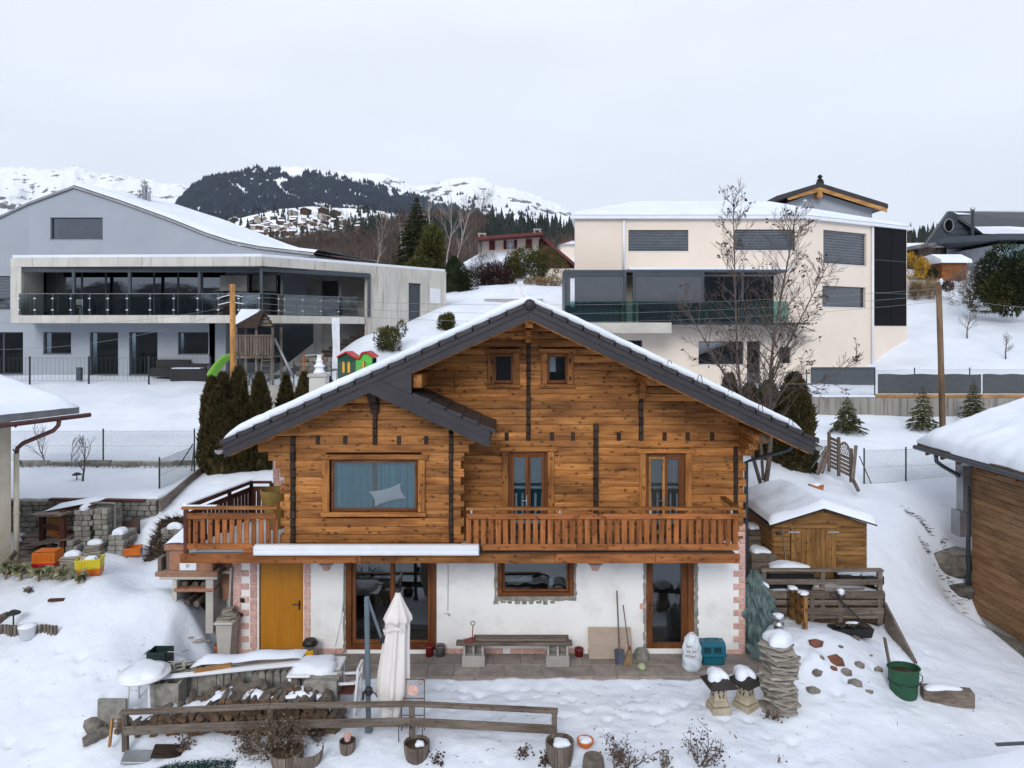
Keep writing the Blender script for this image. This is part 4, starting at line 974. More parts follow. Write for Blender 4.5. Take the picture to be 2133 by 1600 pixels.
# inner wall of the covered terrace, lower recess
s = MB(); s.prismz([(X(470,37.2),37.2),(X(640,41),41),(X(640,41),41.2),(X(470,37.2),37.4)], fl1, rfz0); s.build('inner_wall', M['greyrender'], gh)
s = MB(); s.bx(X(640,41), X(790,41), 41, 41.2, fl1, rfz0); s.build('inner_wall', M['concrete'], gh)
s = MB(); s.bx(X(672,40.9), X(703,40.9), 40.9, 41.05, fl1, fl1+2.1); s.build('door', M['black'], gh)
for (p0,p1,q) in ((458,518,600),(525,578,600)):
    Yq = 37.0+1.0*(p0-458)/60; s = MB(); s.bx(X(p0,Yq),X(p1,Yq),Yq,Yq+.06,fl1+.2,Z(572,Yq)); w = s.build('window', M['glass_dark'], gh)
    s = MB(); s.bx(X(p0,Yq),X(p1,Yq),Yq+.4,Yq+.45,fl1+.2,Z(572,Yq)); s.build('room', M['interior'], w)
    s = MB(); s.bx(X(p0,Yq)+.05,X(p1,Yq)-.05,Yq-.1,Yq-.06,Z(606,Yq),Z(574,Yq)); s.build('screen', M['concrete'], w)
s = MB(); s.bx(gx1-.3, gx1, GY, 44, 3.6, fl0); s.build('lower_wall', M['greyrender'], gh)
s = MB(); s.bx(gx1, X(655,43), 43, 43.2, 3.6, fl0); s.build('lower_wall', M['greyrender'], gh)
s = MB(); s.bx(X(655,39.6), X(672,39.6), 39.4, 40, 4, fl0); s.build('pier', M['concrete_lt'], gh); s = MB(); s.prismz([(X(672,39.6),39.6),(X(775,40.8),40.8),(X(775,40.8),41),(X(672,39.6),39.9)], 4, fl0); s.build('pier', M['concrete_lt'], gh)
s = MB(); s.bx(X(575,41),X(655,41),40.9,40.95,4,fl0); pw = s.build('garage_glass', M['glass_dark'], gh)
# posts and beam of the pergola
bm_ = M['anthracite']
for (px, Yp) in ((38,BY),(151,BY),(268,BY),(414,BY),(543,34.9),(586,36.2),(708,38.7),(768,39.1)):
    c = X(px,Yp); s = MB(); s.bx(c-.07,c+.07,Yp+.05,Yp+.19,fl1,rfz0-.02,.01); s.build('post', bm_, gh)
s = MB(); s.bx(X(38,BY), X(543,BY), BY+.06, BY+.2, rfz0-.26, rfz0, .01); s.build('beam', bm_, gh); s = MB(); s.bar((X(543,34.9),34.98,rfz0-.13),(X(768,39.1),39.2,rfz0-.13),.14,.24); s.build('beam', bm_, gh)
# glass balustrade
rz0, rz1 = Z(657,BY), Z(612,BY)
run = [(p,BY-.0) for p in (40,73,110,148,187,225,265,313,362,412,455,497)]+[(540,34.85),(580,35.9),(592,36.3),(630,37.1),(668,37.9),(705,38.6),(745,39.1)]
for i in range(len(run)-1):
    (p0,y0),(p1,y1) = run[i], run[i+1]; a_, b_ = Vector((X(p0,y0),y0-.02,0)), Vector((X(p1,y1),y1-.02,0))
    s = MB(); s.bar(a_+Vector((0,0,(rz0+rz1)/2)), b_+Vector((0,0,(rz0+rz1)/2)), .012, rz1-rz0-.08); bl_ = s.build('balustrade_pane', M['glass_rail'], gh)
    s = MB(); s.bx(a_.x-.02,a_.x+.02,a_.y,a_.y+.05,rz0,rz1); ps = s.build('balustrade_post', M['zinc'], gh)
    s = MB()
    for zz in (.25,.78): s.box((a_.x, a_.y-.015, rz0+(rz1-rz0)*zz), (.13,.03,.05), .012)
    s.build('clamp', M['alu'], ps)
    s = MB(); s.bar(a_+Vector((0,0,rz1)), b_+Vector((0,0,rz1)), .04, .025); s.build('handrail', M['zinc'], gh)
# things standing on the balcony
def chairish(x, y, z, rz, label, mat='zinc'):
    t = thing('balcony_chair', label, 'chair', (x,y,z)); q = MB()
    for dx in (-.2,.2):
        for dy in (-.2,.2): q.bx(x+dx-.015,x+dx+.015,y+dy-.015,y+dy+.015,z,z+(.85 if dy > 0 else .42))
    q.build('frame', M[mat], t); q = MB(); q.bx(x-.22,x+.22,y-.22,y+.22,z+.42,z+.45); q.build('seat', M['concrete'], t); q = MB(); q.bx(x-.2,x+.2,y+.19,y+.21,z+.55,z+.85); q.build('backrest', M['concrete'], t)
    t.rotation_euler = (0,0,rz)
chairish(X(160,36.2),36.2,fl1,.3,'pale folding chair behind the glass balustrade of the grey house','alu')
s = MB(); c = Vector((X(640,38.9),38.9,fl1)); tb = thing('terrace_table', 'dark garden table on the covered concrete terrace', 'table', c); s.bx(c.x-.8,c.x+.8,c.y-.4,c.y+.4,c.z+.7,c.z+.74); s.build('table_top', M['redwood_x'], tb)
for dx in (-.7,.7):
    for dy in (-.3,.3): s = MB(); s.bx(c.x+dx-.03,c.x+dx+.03,c.y+dy-.03,c.y+dy+.03,c.z,c.z+.7); s.build('leg', M['redwood_z'], tb)
for (px, Yq, nm, w_, lb) in ((480,36.2,'sofa',1.3,'covered dark sofa behind the balustrade near the wooden pole'),(560,37.3,'sofa',1.0,'covered low armchair at the corner of the concrete balcony')):
    c = Vector((X(px,Yq),Yq,fl1)); t = thing(nm, lb, 'sofa', c); s = MB(); s.prismx([(c.y-.4,c.z),(c.y+.4,c.z),(c.y+.4,c.z+.8),(c.y+.1,c.z+.78),(c.y-.05,c.z+.5),(c.y-.4,c.z+.45)], c.x-w_/2, c.x+w_/2); s.build('cover', M['redwood_x'], t)
    for sg in (-1,1): s = MB(); s.box((c.x+sg*w_/2, c.y, c.z+.32), (.12,.82,.62), .04); s.build('armrest', M['redwood_x'], t)

# --- cream house
CY = 39.0
ch_ = thing('cream_house', 'cream three storey modern house with black wall panels and glass balcony', 'house', (10, 39, 4.6))
def cw(px0, px1, py0, py1, Y=CY): return (X(px0,Y), X(px1,Y), Z(py1,Y), Z(py0,Y))
cz1, cz0 = Z(456,CY), 3.4
xa, xb = X(1198,CY), X(1676,CY)
C_W = [(cw(1309,1434,479,523),'window',.02,0), (cw(1530,1657,478,521),'window',.02,0), (cw(1455,1549,711,759),'window',0,0), (cw(1556,1584,711,800),'door',None,0), (cw(1623,1647,723,757),'window',None,0), (cw(1300,1338,709,740),'window',None,0), (cw(1330,1612,575,672),'terrace_window',None,3)]
s = MB(); wall_holes(s, xa, xb, cz0, cz1, CY, CY+.35, [c[0] for c in C_W]); cf = s.build('facade', M['cream'], ch_)
for g, kind, bl, dv in C_W: opening(ch_, *g, CY, kind, bl, rec=.18, trimcol='alu', div=dv)
# right wing, turned away
wa = Vector((xb, CY, 0)); wb = Vector((X(1821,41.6), 41.6, 0)); wc = Vector((X(1889,43.3), 43.3, 0))
d_ = (wc-wa); Lw = d_.length; d_.normalize()
Rm = Matrix.Translation(wa) @ Matrix.Rotation(math.atan2(d_.y, d_.x), 4, 'Z')
def wingpx(px):   # distance along the wing for a photo column
    k = (px-CX)/F; t = (wa.x-k*wa.y)/(k*d_.y-d_.x); return t
def wz(py, t): return Z(py, wa.y+d_.y*t)
def wx(mbd): return mbd.xf(Rm)
W_W = []
for (p0,p1,q0,q1,kd,bl) in ((1715,1805,483,551,'window',.02),(1713,1803,597,640,'window',None)):
    t0, t1 = wingpx(p0), wingpx(p1); tm_ = (t0+t1)/2; W_W.append(((t0,t1,wz(q1,tm_),wz(q0,tm_)),kd,bl))
s = MB(); wall_holes(s, 0, Lw, 3.4, cz1, 0, .35, [w_[0] for w_ in W_W]); wx(s).build('facade', M['cream'], ch_)
for (g, kd, bl) in W_W:
    x0,x1,z0,z1 = g
    q = MB(); y = .18; q.bx(x0,x0+.05,y-.03,y+.03,z0,z1); q.bx(x1-.05,x1,y-.03,y+.03,z0,z1); q.bx(x0+.05,x1-.05,y-.03,y+.03,z1-.05,z1); q.bx(x0+.05,x1-.05,y-.03,y+.03,z0,z0+.05); w = wx(q).build('window', M['anthracite'], ch_)
    q = MB(); q.bx(x0+.05,x1-.05,y-.004,y+.004,z0+.05,z1-.05); wx(q).build('pane', M['glass_dark'], w)
    q = MB(); q.bx(x0,x1,y+.5,y+.55,z0,z1); wx(q).build('room', M['interior'], w)
    q = MB(); q.bx(x0-.04,x1+.04,-.03,y,z0-.035,z0); wx(q).build('sill', M['alu'], w)
    if bl:
        q = MB(); n = int((z1-z0)/.15); h = (z1-z0)/n
        for i in range(n): q.box(((x0+x1)/2, y-.06, z0+(i+.5)*h), (x1-x0-.06, .012, h*.62), 0, (math.radians(32),0,0))
        o = wx(q).build('blind', M['slat'], w); o['kind'] = 'stuff'
    else:
        for k in range(5): q = MB(); xx = x0+.5+.3*k; q.lathe([(.05,0),(.07,.08),(.03,.2),(.05,.3+.1*(k % 2))], 6, (xx,y+.15,z0+.05)); wx(q).build('vase', M['linen'], w)
# black photovoltaic panels on the end
t0, t1 = wingpx(1821), wingpx(1887); zp = [Z(470,42.4), Z(543,42.4), Z(611,42.4), Z(679,42.4)]
M['pv'] = plain('pv', (.004,.004,.006), (.003,.003,.004), .35, .08, scale=2, bmp=0, amt=0)
q = MB(); q.bx(t0,t1,-.02,.0,zp[3],zp[0]); pvb = wx(q).build('panel_frame', M['anthracite'], ch_)
for i in range(3):
    for j in range(2):
        q = MB(); a_ = t0+(t1-t0)*j/2; q.bx(a_+.02,a_+(t1-t0)/2-.02,-.05,-.022,zp[i+1]+.03,zp[i]-.03); wx(q).build('solar_panel', M['pv'], pvb)
# downpipes
for (fn, t, px) in ((None,X(1299,CY),0),):
    s = MB(); s.tube([(t,CY-.08,cz1-.1),(t,CY-.08,Z(563,CY))], .07, 8); s.build('downpipe', M['alu'], ch_, True)
q = MB(); tt = wingpx(1815); q.tube([(tt,-.09,cz1-.1),(tt,-.09,4.2)], .07, 8); wx(q).build('downpipe', M['alu'], ch_, True)
# roof: low hipped snow covered slab
s = MB(); ov = .25
outer = [(xa-ov,CY-ov),(xb,CY-ov),(wc.x+ov,wc.y-ov*.5),(wc.x+.5,53),(X(1210,52),52)]
s.prismz(outer, cz1-.02, cz1+.16); crf = s.build('roof', M['alu'], ch_)
s = MB(); cxm, cym = sum(p[0] for p in outer)/5, sum(p[1] for p in outer)/5
def hip(u, v):
    # radial: u round the outline, v to the centre ridge
    k = u*5; i = int(k) % 5; t = k-int(k); a_, b_ = outer[i], outer[(i+1)%5]; ex, ey = a_[0]*(1-t)+b_[0]*t, a_[1]*(1-t)+b_[1]*t
    rx_ = max(xa+4.5, min(X(1600,46), ex)); ry_ = 46
    w_ = v; h = .02+.13*min(1, v*18)+1.95*v
    return (ex+(rx_-ex)*w_, ey+(ry_-ey)*w_, cz1+.16+h)
s.grid(hip, 100, 14); s.build('snow', M['snow_soft'], crf, True)
c = W(1677,440,44); s = MB(); s.lathe([(.10,0),(.10,1.0),(.13,1.0),(.13,1.1),(.06,1.1),(.06,1.15)], 10, (c.x,44,Z(447,44)-.2)); s.build('flue', M['steel'], crf, True)
# other sides
s = MB(); s.prismz([(xa,CY+.35),(X(1204,52),52),(X(1204,52)+.3,52),(xa+.3,CY+.35)], cz0, cz1); s.bx(X(1204,52)+.3, wc.x, 51.7, 52, cz0, cz1); s.build('rear_wall', M['cream'], ch_)
q = MB(); s = MB(); s.prismz([(wc.x,wc.y),(wc.x+.02,52),(wc.x-.3,52),(wc.x-.3,wc.y+.3)], 4, cz1); s.build('rear_wall', M['cream'], ch_)
# balcony: box with blinds, slab, glass
by = 37.2
s = MB(); s.bx(X(1176,by),X(1640,by),by,CY,Z(567,by),Z(563,by)+.02); cbr = s.build('balcony_roof', M['anthracite'], ch_); s = MB(); s.bx(X(1310,by),X(1650,by),by-.05,CY,Z(563,by)+.02,Z(563,by)+.15,.03); s.build('snow', M['snow_soft'], cbr)
for (p0,p1) in ((1176,1181),(1299,1305),(1318,1325),(1463,1467),(1545,1549)):
    s = MB(); s.bx(X(p0,by),X(p1,by),by,by+.12,Z(672,by),Z(567,by)); s.build('post', M['anthracite'], ch_)
M['fabricgrey'] = plain('fabricgrey', (.090,.098,.115), (.082,.090,.105), .8, .2, scale=2, bmp=.05, amt=.03)
for (p0,p1) in ((1181,1299),(1325,1463)):
    s = MB(); s.bx(X(p0,by),X(p1,by),by+.05,by+.07,Z(630,by),Z(572,by)); sc_ = s.build('sun_screen', M['fabricgrey'], ch_)
    s = MB(); s.bx(X(p0,by),X(p1,by),by+.02,by+.10,Z(575,by),Z(567,by)); s.build('cassette', M['anthracite'], sc_)
s = MB(); s.bx(X(1188,by),X(1197,by),by+.035,by+.048,Z(640,by),Z(580,by)); s.build('clear_strip', M['linen'], ch_)
s = MB(); s.bx(X(1181,by),X(1299,by),by+.6,by+.65,Z(672,by),Z(568,by)); s.bx(X(1176,by)-.0,X(1178,by),by+.1,CY,Z(672,by),Z(568,by)); s.build('inner_wall', M['anthracite'], ch_)
s = MB(); s.bx(X(1176,by)-.0,X(1398,by),by-.1,CY,Z(694,by),Z(672,by)); s.build('balcony_slab', M['concrete_lt'], ch_); s = MB(); s.bx(X(1398,by),X(1690,by),by+.2,CY,Z(676,by),Z(672,by)+.005); s.build('balcony_slab', M['anthracite'], ch_)
pn = [1176,1208,1264,1320,1376,1430,1466,1550,1640]
for i in range(len(pn)-1):
    s = MB(); s.bx(X(pn[i],by)+.01,X(pn[i+1],by)-.01,by-.12,by-.10,Z(671,by),Z(628,by)); s.build('balustrade_pane', M['glass_teal'], ch_)
s = MB(); s.bar((X(1560,38),38.0,Z(688,38)),(X(1690,38),38.0,Z(688,38)),.9,.03); can = s.build('door_canopy', M['glass_rail'], ch_)
for px in (1562,1610,1650,1688): s = MB(); c = X(px,38); s.tube([(c,CY-.02,Z(680,38.9)),(c,37.5,Z(690,37.6))], .02, 5); s.build('stay', M['iron'], can)
# --- other houses
tl = thing('dark_roof_house', 'pale house with dark tiled gable roof above the cream house', 'house', W(1735, 500, 62))
Yh = 62; ap = W(1708,388,Yh); le = W(1618,415,Yh); re = W(1850,432,Yh)
s = MB(); s.prism([(le.x+1.2,le.z-4),(re.x-1.0,le.z-4),(re.x-1.0,re.z-.05),(ap.x,ap.z-.35),(le.x+1.2,le.z-.2)], Yh+.8, Yh+9); s.build('wall', M['greyrender'], tl)
s = MB(); s.prism([(le.x,le.z-.1),(ap.x,ap.z-.1),(re.x,re.z-.1),(re.x,re.z+.3),(ap.x,ap.z+.3),(le.x,le.z+.3)], Yh, Yh+10); hr = s.build('roof', M['tile'], tl)
s = MB(); s.prism([(le.x+1.0,le.z-.1),(ap.x,ap.z-.45),(re.x-.1,re.z-.45),(re.x-.1,re.z-.1),(ap.x,ap.z-.1),(le.x+.9,le.z+.1)], Yh-.05, Yh); s.build('barge_board', M['pine_x'], hr)
s = MB(); s.bx(ap.x-.2,ap.x+.2,Yh-.04,Yh+.8,ap.z-1.0,ap.z-.45); s.build('purlin', M['pine_y'], hr)
c = W(1708,370,Yh+2); s = MB(); s.bx(c.x-.25,c.x+.25,c.y-.25,c.y+.25,ap.z-.2,Z(378,Yh+2)); s.lathe([(.2,0),(.3,.1),(.12,.3),(.25,.4),(.1,.6)], 8, (c.x,c.y,Z(378,Yh+2))); s.build('chimney', M['black'], hr)
s = MB(); s.grid(lambda u,v: ((ap.x+3)*(1-u)+(re.x-1)*u, Yh+3+v*6, (ap.z-1.0+.5)*(1-u)+(re.z+.6)*u+.0), 6, 3); s.build('snow', M['snow_soft'], hr)
tl = thing('slate_house', 'white house with slate gable, round window and solar roof', 'house', W(2050, 560, 66))
Yh = 66; s = MB(); s.bx(X(1960,Yh),X(2500,Yh),Yh,Yh+9,6,Z(508,Yh)); s.build('wall', M['linen'], tl)
s = MB(); s.prism([(X(1925,Yh),Z(512,Yh)),(X(2050,Yh),Z(512,Yh)),(X(2050,Yh),Z(485,Yh)),(X(1976,Yh),Z(440,Yh))], Yh-.2, Yh+.3); gb = s.build('gable', M['anthracite'], tl)
for i in range(5):
    for j in range(4-i//2):
        x0 = 1958+j*24+(i%2)*12; y0 = 502-i*12
        if x0 > 2030-(i*2) or x0 < 1930+i*9: continue
        s = MB(); s.bx(X(x0,Yh)+.03,X(x0+23,Yh)-.03,Yh-.26,Yh-.2,Z(y0,Yh)+.03,Z(y0-11,Yh)-.03,.01); s.build('slate', M['anthracite'], gb)
c = W(1976,470,Yh-.3); s = MB()
s.tube([(c.x+.42*math.cos(a*math.pi/10), Yh-.32, c.z+.60*math.sin(a*math.pi/10)) for a in range(21)], .07, 6); rw_ = s.build('round_window', M['zinc'], gb); s = MB(); s.lathe([(.0,0),(.38,.0),(.38,.02)], 20); s.xf(Matrix.Translation((c.x,Yh-.29,c.z)) @ Matrix.Diagonal((1,1,1.45,1)) @ Matrix.Rotation(math.pi/2,4,'X')); s.build('pane', M['pv'], rw_)
s = MB(); s.add([W(1976,440,Yh),W(2500,438,Yh),W(2500,500,Yh-4.5)+Vector((0,0,0)),W(2050,487,Yh-1.5)],[(0,3,2,1)]); s.add([Vector(v)-Vector((0,0,.2)) for v in s.v[:4]],[(0,1,2,3)]); sr_ = s.build('solar_roof', M['fabricgrey'], tl)
s = MB(); s.add([W(2030,475,Yh-1.3)+Vector((0,0,.12)),W(2500,470,Yh-2.6)+Vector((0,0,.12)),W(2500,502,Yh-4.6)+Vector((0,0,.1)),W(2048,489,Yh-1.6)+Vector((0,0,.1))],[(0,3,2,1)]); s.add([W(1985,444,Yh-.1)+Vector((0,0,.12)),W(2500,441,Yh-.1)+Vector((0,0,.12)),W(2500,447,Yh-.5)+Vector((0,0,.1)),W(1995,449,Yh-.5)+Vector((0,0,.1))],[(0,3,2,1)]); s.build('snow', M['snow_soft'], sr_)
s = MB(); s.prismz([(X(1955,62),62),(X(2080,59),59),(X(2500,59),59),(X(2500,66),66),(X(1975,66),66)], Z(508,62), Z(490,60)); s.build('flat_roof', M['anthracite'], tl)
s = MB(); s.bx(X(2080,60),X(2500,60),60,66,6,Z(509,60)); s.build('wall', M['linen'], tl)
s = MB(); s.bx(X(2091,60),X(2133,60),59.95,60,Z(545,60),Z(510,60)); s.build('window', M['glass_teal'], tl)
s = MB(); s.lathe([(.12,0),(.12,2.2),(.18,2.2),(.18,2.45),(.05,2.5)], 10, (X(2026,61),61,Z(492,61))); s.build('flue', M['steel'], tl, True)
s = MB(); s.bar(W(1890,518,64),W(1965,507,64),3.0,.3); s.build('carport_roof', M['zinc'], tl); s = MB(); s.bx(X(1893,64),X(1975,64),64.2,64.4,6,Z(515,64)); s.build('carport_wall', M['dark_z'], tl)
# stone house with red shutters
tl = thing('stone_house', 'cream house with red shutters and long snowy roof among shrubs', 'house', W(1080, 600, 70))
Yh = 70; M['redpaint'] = plain('redpaint', (.13,.028,.028), (.08,.018,.018), .6, .3, scale=4, amt=.1)
x0, x1 = X(1003,Yh), X(1122,Yh); s = MB(); s.add([(x0,Yh,Z(545,Yh)),(x1,Yh+0,Z(535,Yh)),(x1,Yh,Z(492,Yh)),(x0,Yh,Z(500,Yh)),(x0,Yh+6,Z(545,Yh)),(x1,Yh+6,Z(535,Yh)),(x1,Yh+6,Z(492,Yh)),(x0,Yh+6,Z(500,Yh))],[(0,1,2,3),(4,7,6,5),(0,3,7,4),(1,5,6,2),(3,2,6,7)]); s.build('wall', M['cream'], tl)
for (p0,p1) in ((1019,1031),(1049,1055),(1071,1077),(1095,1108)): s = MB(); zb = Z(522-(p0-1003)*.05,Yh); s.bx(X(p0,Yh),X(p1,Yh),Yh-.08,Yh,zb,Z(503-(p0-1003)*.05,Yh)); s.build('shutter', M['redpaint'], tl)
s = MB(); s.bx(X(1056,Yh),X(1070,Yh),Yh-.06,Yh,Z(519,Yh),Z(504,Yh)); w = s.build('window', M['glass_dark'], tl); s = MB(); s.bx(X(1062,Yh),X(1064,Yh),Yh-.09,Yh-.06,Z(519,Yh),Z(504,Yh)); s.bx(X(1056,Yh),X(1070,Yh),Yh-.092,Yh-.061,Z(512.5,Yh),Z(511,Yh)); s.build('glazing_bar', M['linen'], w)
s = MB(); s.bx(X(996,Yh),X(1003,Yh),Yh-.3,Yh+2,Z(545,Yh),Z(497,Yh)); s.build('stone_pier', M['stone'], tl)
s = MB(); s.bar(W(994,499,Yh-.9),W(1130,489,Yh-.9),2.2,.25); s.build('eaves', M['redpaint'], tl)
s = MB(); ap = W(1126,488,Yh-.6); s.add([ap, ap+Vector((0,7,.4)), W(1198,548,Yh+3), W(1198,548,Yh-1.5)], [(0,1,2,3)]); s.v += [(v[0],v[1],v[2]-.35) for v in s.v[:4]]; s.f += [(4,7,6,5),(0,3,7,4),(2,3,7,6)]; s.build('roof', M['redpaint'], tl)
s = MB(); s.prism([(X(1120,Yh),Z(600,Yh)),(X(1196,Yh),Z(600,Yh)),(X(1196,Yh),Z(552,Yh)),(X(1126,Yh),Z(495,Yh))], Yh-.2, Yh+6); s.build('side_wall', M['redwood_x'], tl); s = MB(); s.bx(X(1125,Yh),X(1196,Yh),Yh-.4,Yh-.2,Z(600,Yh),Z(560,Yh)); s.build('wall', M['cream'], tl)
s = MB(); s.add([W(1000,527,Yh-.2),W(1124,519,Yh-.2),W(1095,540,Yh-4),W(962,549,Yh-4)],[(0,3,2,1)]); s.v += [(v[0],v[1],v[2]-.45) for v in s.v[:4]]; s.f += [(3,2,6,7),(0,3,7,4),(1,2,6,5)]; s.build('lower_roof', M['snow_soft'], tl)
s = MB(); s.bar(W(1142,515,Yh-1),W(1074,547,Yh-4.1),.3,.3); s.build('barge_board', M['redwood_x'], tl); s = MB(); s.bx(X(980,66.5),X(1075,66.5),66.4,66.6,7,Z(551,66.4)); s.build('wall', M['linen'], tl)
for (px,py) in ((1004,497),(1119,488)):
    c = W(px,py,Yh+1); s = MB(); s.bx(c.x-.35,c.x+.35,c.y-.3,c.y+.3,c.z-.5,c.z+.15); 
    for dx in (-.28,.28): s.bx(c.x+dx-.06,c.x+dx+.06,c.y-.25,c.y+.25,c.z+.15,c.z+.4)
    s.bx(c.x-.4,c.x+.4,c.y-.35,c.y+.35,c.z+.4,c.z+.5); s.build('chimney', M['concrete_lt'], tl)
# far flat house and small roof behind
for (p0,p1,q0,q1,Yh,lb) in ((1168,1215,500,560,95,'small snow roofed house behind the stone house gable'),(690,722,537,560,60,'red edged gable peeking over the concrete annex roof')):
    t = thing('distant_house', lb, 'house', W((p0+p1)/2, q1, Yh)); s = MB(); s.bx(X(p0,Yh),X(p1,Yh),Yh,Yh+5,Z(q1,Yh)-3,Z(q0+8,Yh)); s.build('wall', M['cream'], t)
    xm = X((p0+p1)/2,Yh); s = MB(); s.prism([(X(p0-4,Yh),Z(q0+9,Yh)),(X(p1+4,Yh),Z(q0+9,Yh)),(xm,Z(q0,Yh))], Yh-.6, Yh+6); s.build('roof', M['snow_soft'], t); s = MB(); s.bar((X(p0-4,Yh),Yh-.65,Z(q0+9,Yh)),(xm,Yh-.65,Z(q0,Yh)),.1,.25); s.bar((X(p1+4,Yh),Yh-.65,Z(q0+9,Yh)),(xm,Yh-.65,Z(q0,Yh)),.1,.25); s.build('barge_board', M['redpaint'], t)
# garden shed on the hill and outdoor fireplace
Yh = 56; c = W(1985,580,Yh); t = thing('hill_shed', 'small brown plank shed with thick snow roof up the slope', 'shed', c)
s = MB(); s.bx(X(1962,Yh),X(2013,Yh),Yh,Yh+2,Z(583,Yh),Z(546,Yh)); wl = s.build('wall', M['rail_x'], t); s = MB()
for k in range(9): zz = Z(583,Yh)+.16*k; q = MB(); q.bx(X(1962,Yh)-.01,X(2013,Yh)+.01,Yh-.04,Yh,zz+.01,zz+.15); q.build('plank', M['rail_x'], wl)
s = MB(); s.prismx([(Yh-.4,Z(548,Yh)),(Yh+2.4,Z(548,Yh)),(Yh+2.3,Z(530,Yh)),(Yh+1,Z(527,Yh)),(Yh-.3,Z(541,Yh))], X(1955,Yh), X(2019,Yh)); s.build('snow', M['snow_soft'], t)
for k in range(7): s = MB(); a_ = W(1968+k*7,582,Yh-.2); s.tube([a_, a_+Vector((R.uniform(-.2,.4),.15,1.6))], .015, 4); s.build('stake', M['grey_z'], t)
Yh = 46; t = thing('outdoor_fireplace', 'white outdoor fireplace with chimney hood on a grey concrete wall', 'fireplace', W(1080,640,Yh))
s = MB(); s.bx(X(1010,Yh),X(1130,Yh),Yh,Yh+.4,Z(670,Yh)-.5,Z(623,Yh)); s.build('base_wall', M['concrete_lt'], t); s = MB(); s.bx(X(1010,Yh)-.05,X(1130,Yh)+.05,Yh-.05,Yh+1.2,Z(623,Yh),Z(620,Yh)); s.build('slab', M['snow_soft'], t)
s = MB(); c = Vector((X(1084,Yh),Yh+.6,Z(620,Yh))); s.lathe([(.80,0),(.74,.1),(.30,.72),(.28,.75),(.28,1.15)], 4, tuple(c), cap=True); s.xf(Matrix.Translation(c) @ Matrix.Rotation(math.pi/4,4,'Z') @ Matrix.Translation(-c)); s.build('hood', M['linen'], t); s = MB(); s.bx(c.x-.32,c.x+.32,c.y-.32,c.y+.32,c.z+1.18,c.z+1.24); s.build('cap', M['zinc'], t)
# ------------------------------------------------------------------ neighbours at the picture's edges
# left: cream wall, snowy eave, red gutter
dv = Vector((.33,.944,0)).normalized(); nv_ = Vector((.944,-.33,0)).normalized()
t = thing('neighbour_house', 'rendered house corner with snowy roof and dark red gutter beside the block wall', 'house', (-12.13,17.2,1.5))
def L2(a, n, z): p = Vector((-10.96,18,0))+dv*a+nv_*n; return (p.x, p.y, z)
M['oldrender'] = plain('oldrender', (.62,.57,.46), (.50,.45,.35), .95, .1, scale=2, bmp=.4, bd=.01, amt=0, fine=25)
def slab4(mb_, a0, a1, n0, n1, z0, z1): 
    c_ = [L2(a0,n0,0),L2(a1,n0,0),L2(a1,n1,0),L2(a0,n1,0)]; return mb_.prismz([(p[0],p[1]) for p in c_], z0, z1)
s = MB(); slab4(s, -9, -1.14, -6, -.84, .8, 5.3); s.build('wall', M['oldrender'], t)
s = MB()
for k, (n_, z_) in enumerate(((.0,5.16),(-5.5,6.45))):
    for a_ in (-9, .0): s.v.append(L2(a_, n_, z_)); s.v.append(L2(a_, n_, z_+.17))
s.f = [(0,2,3,1),(4,5,7,6),(0,4,6,2),(1,3,7,5),(2,6,7,3),(0,1,5,4)]; rfl = s.build('roof', M['zinc'], t)
s = MB(); s.grid(lambda u, v: L2(-9+u*9.0-.05, -5.5*v+.06, 5.33+1.30*v+.20*min(1,(v*14)+.0)**.5*min(1,(1-u)*40)**.5+.05*float(fbm(np.array(u*14), np.array(v*9), 2))), 60, 24); s.build('snow', M['snow_soft'], rfl, True)
M['copper'] = plain('copper', (.115,.045,.040), (.07,.026,.024), .5, .4, scale=5, bmp=.1)
s = MB(); s.tube([L2(-9,.09,5.12), L2(.22,.09,5.10)], .06, 10); s.build('gutter', M['copper'], rfl, True)
for k in range(8): s = MB(); a_ = -8+k*1.05; s.tube([L2(a_,.16,5.08),L2(a_,.09,5.03),L2(a_,.0,5.10)], .018, 5); s.build('gutter_hook', M['copper'], rfl)
p = W(22,870,17.2); s = MB(); s.tube([L2(-.62,.09,5.08),L2(-.64,.09,4.94),L2(-.72,.03,4.82),L2(-1.0,-.62,4.52),L2(-1.04,-.76,4.40),L2(-1.05,-.78,4.25)], .052, 10); s.build('downpipe', M['copper'], t, True)
s = MB(); s.tube([L2(-1.05,-.78,4.27),L2(-1.05,-.78,1.55)], .06, 10); s.tube([L2(-1.05,-.78,2.8),L2(-1.05,-.78,2.84)], .07, 10); s.build('downpipe', M['oldrender'], t, True)
# right: board clad house with thick roof snow
XWr = 12.6
t = thing('clad_house', 'house clad in horizontal larch boards under a thick snow roof', 'house', (12.6,19.4,-.4))
for a in 'xyz': M['larch_'+a] = wood('larch_'+a, (.17,.085,.035), (.30,.165,.080), (.38,.225,.12), axis=a, amt=.07, knots=.25)
s = MB(); s.bx(XWr+.02,XWr+6,9.5,19.36,-.8,4.0); wl = s.build('wall', M['dark_y'], t)
for k in range(25):
    z = -.42+k*.165; s = MB(); s.bx(XWr-.02, XWr+.03, 9.5, 19.4, z+.004, z+.161, .008); s.build('board', M['larch_y'], wl)
    s = MB(); s.bx(XWr-.02, XWr+6, 19.4, 19.44, z+.004, z+.161, .008); s.build('board', M['larch_x'], wl)
s = MB(); s.bx(XWr-.0, XWr+.3, 9.5, 19.3, -.75, -.43); s.build('plinth', M['concrete'], t)
def Rr(n, z0): return z0+.385*(n-11.8)
s = MB(); s.prism([(11.8,3.80),(18.5,Rr(18.5,3.80)),(18.5,Rr(18.5,3.98)),(11.8,3.98)], 9, 20.7); rr = s.build('roof', M['grey_y'], t)
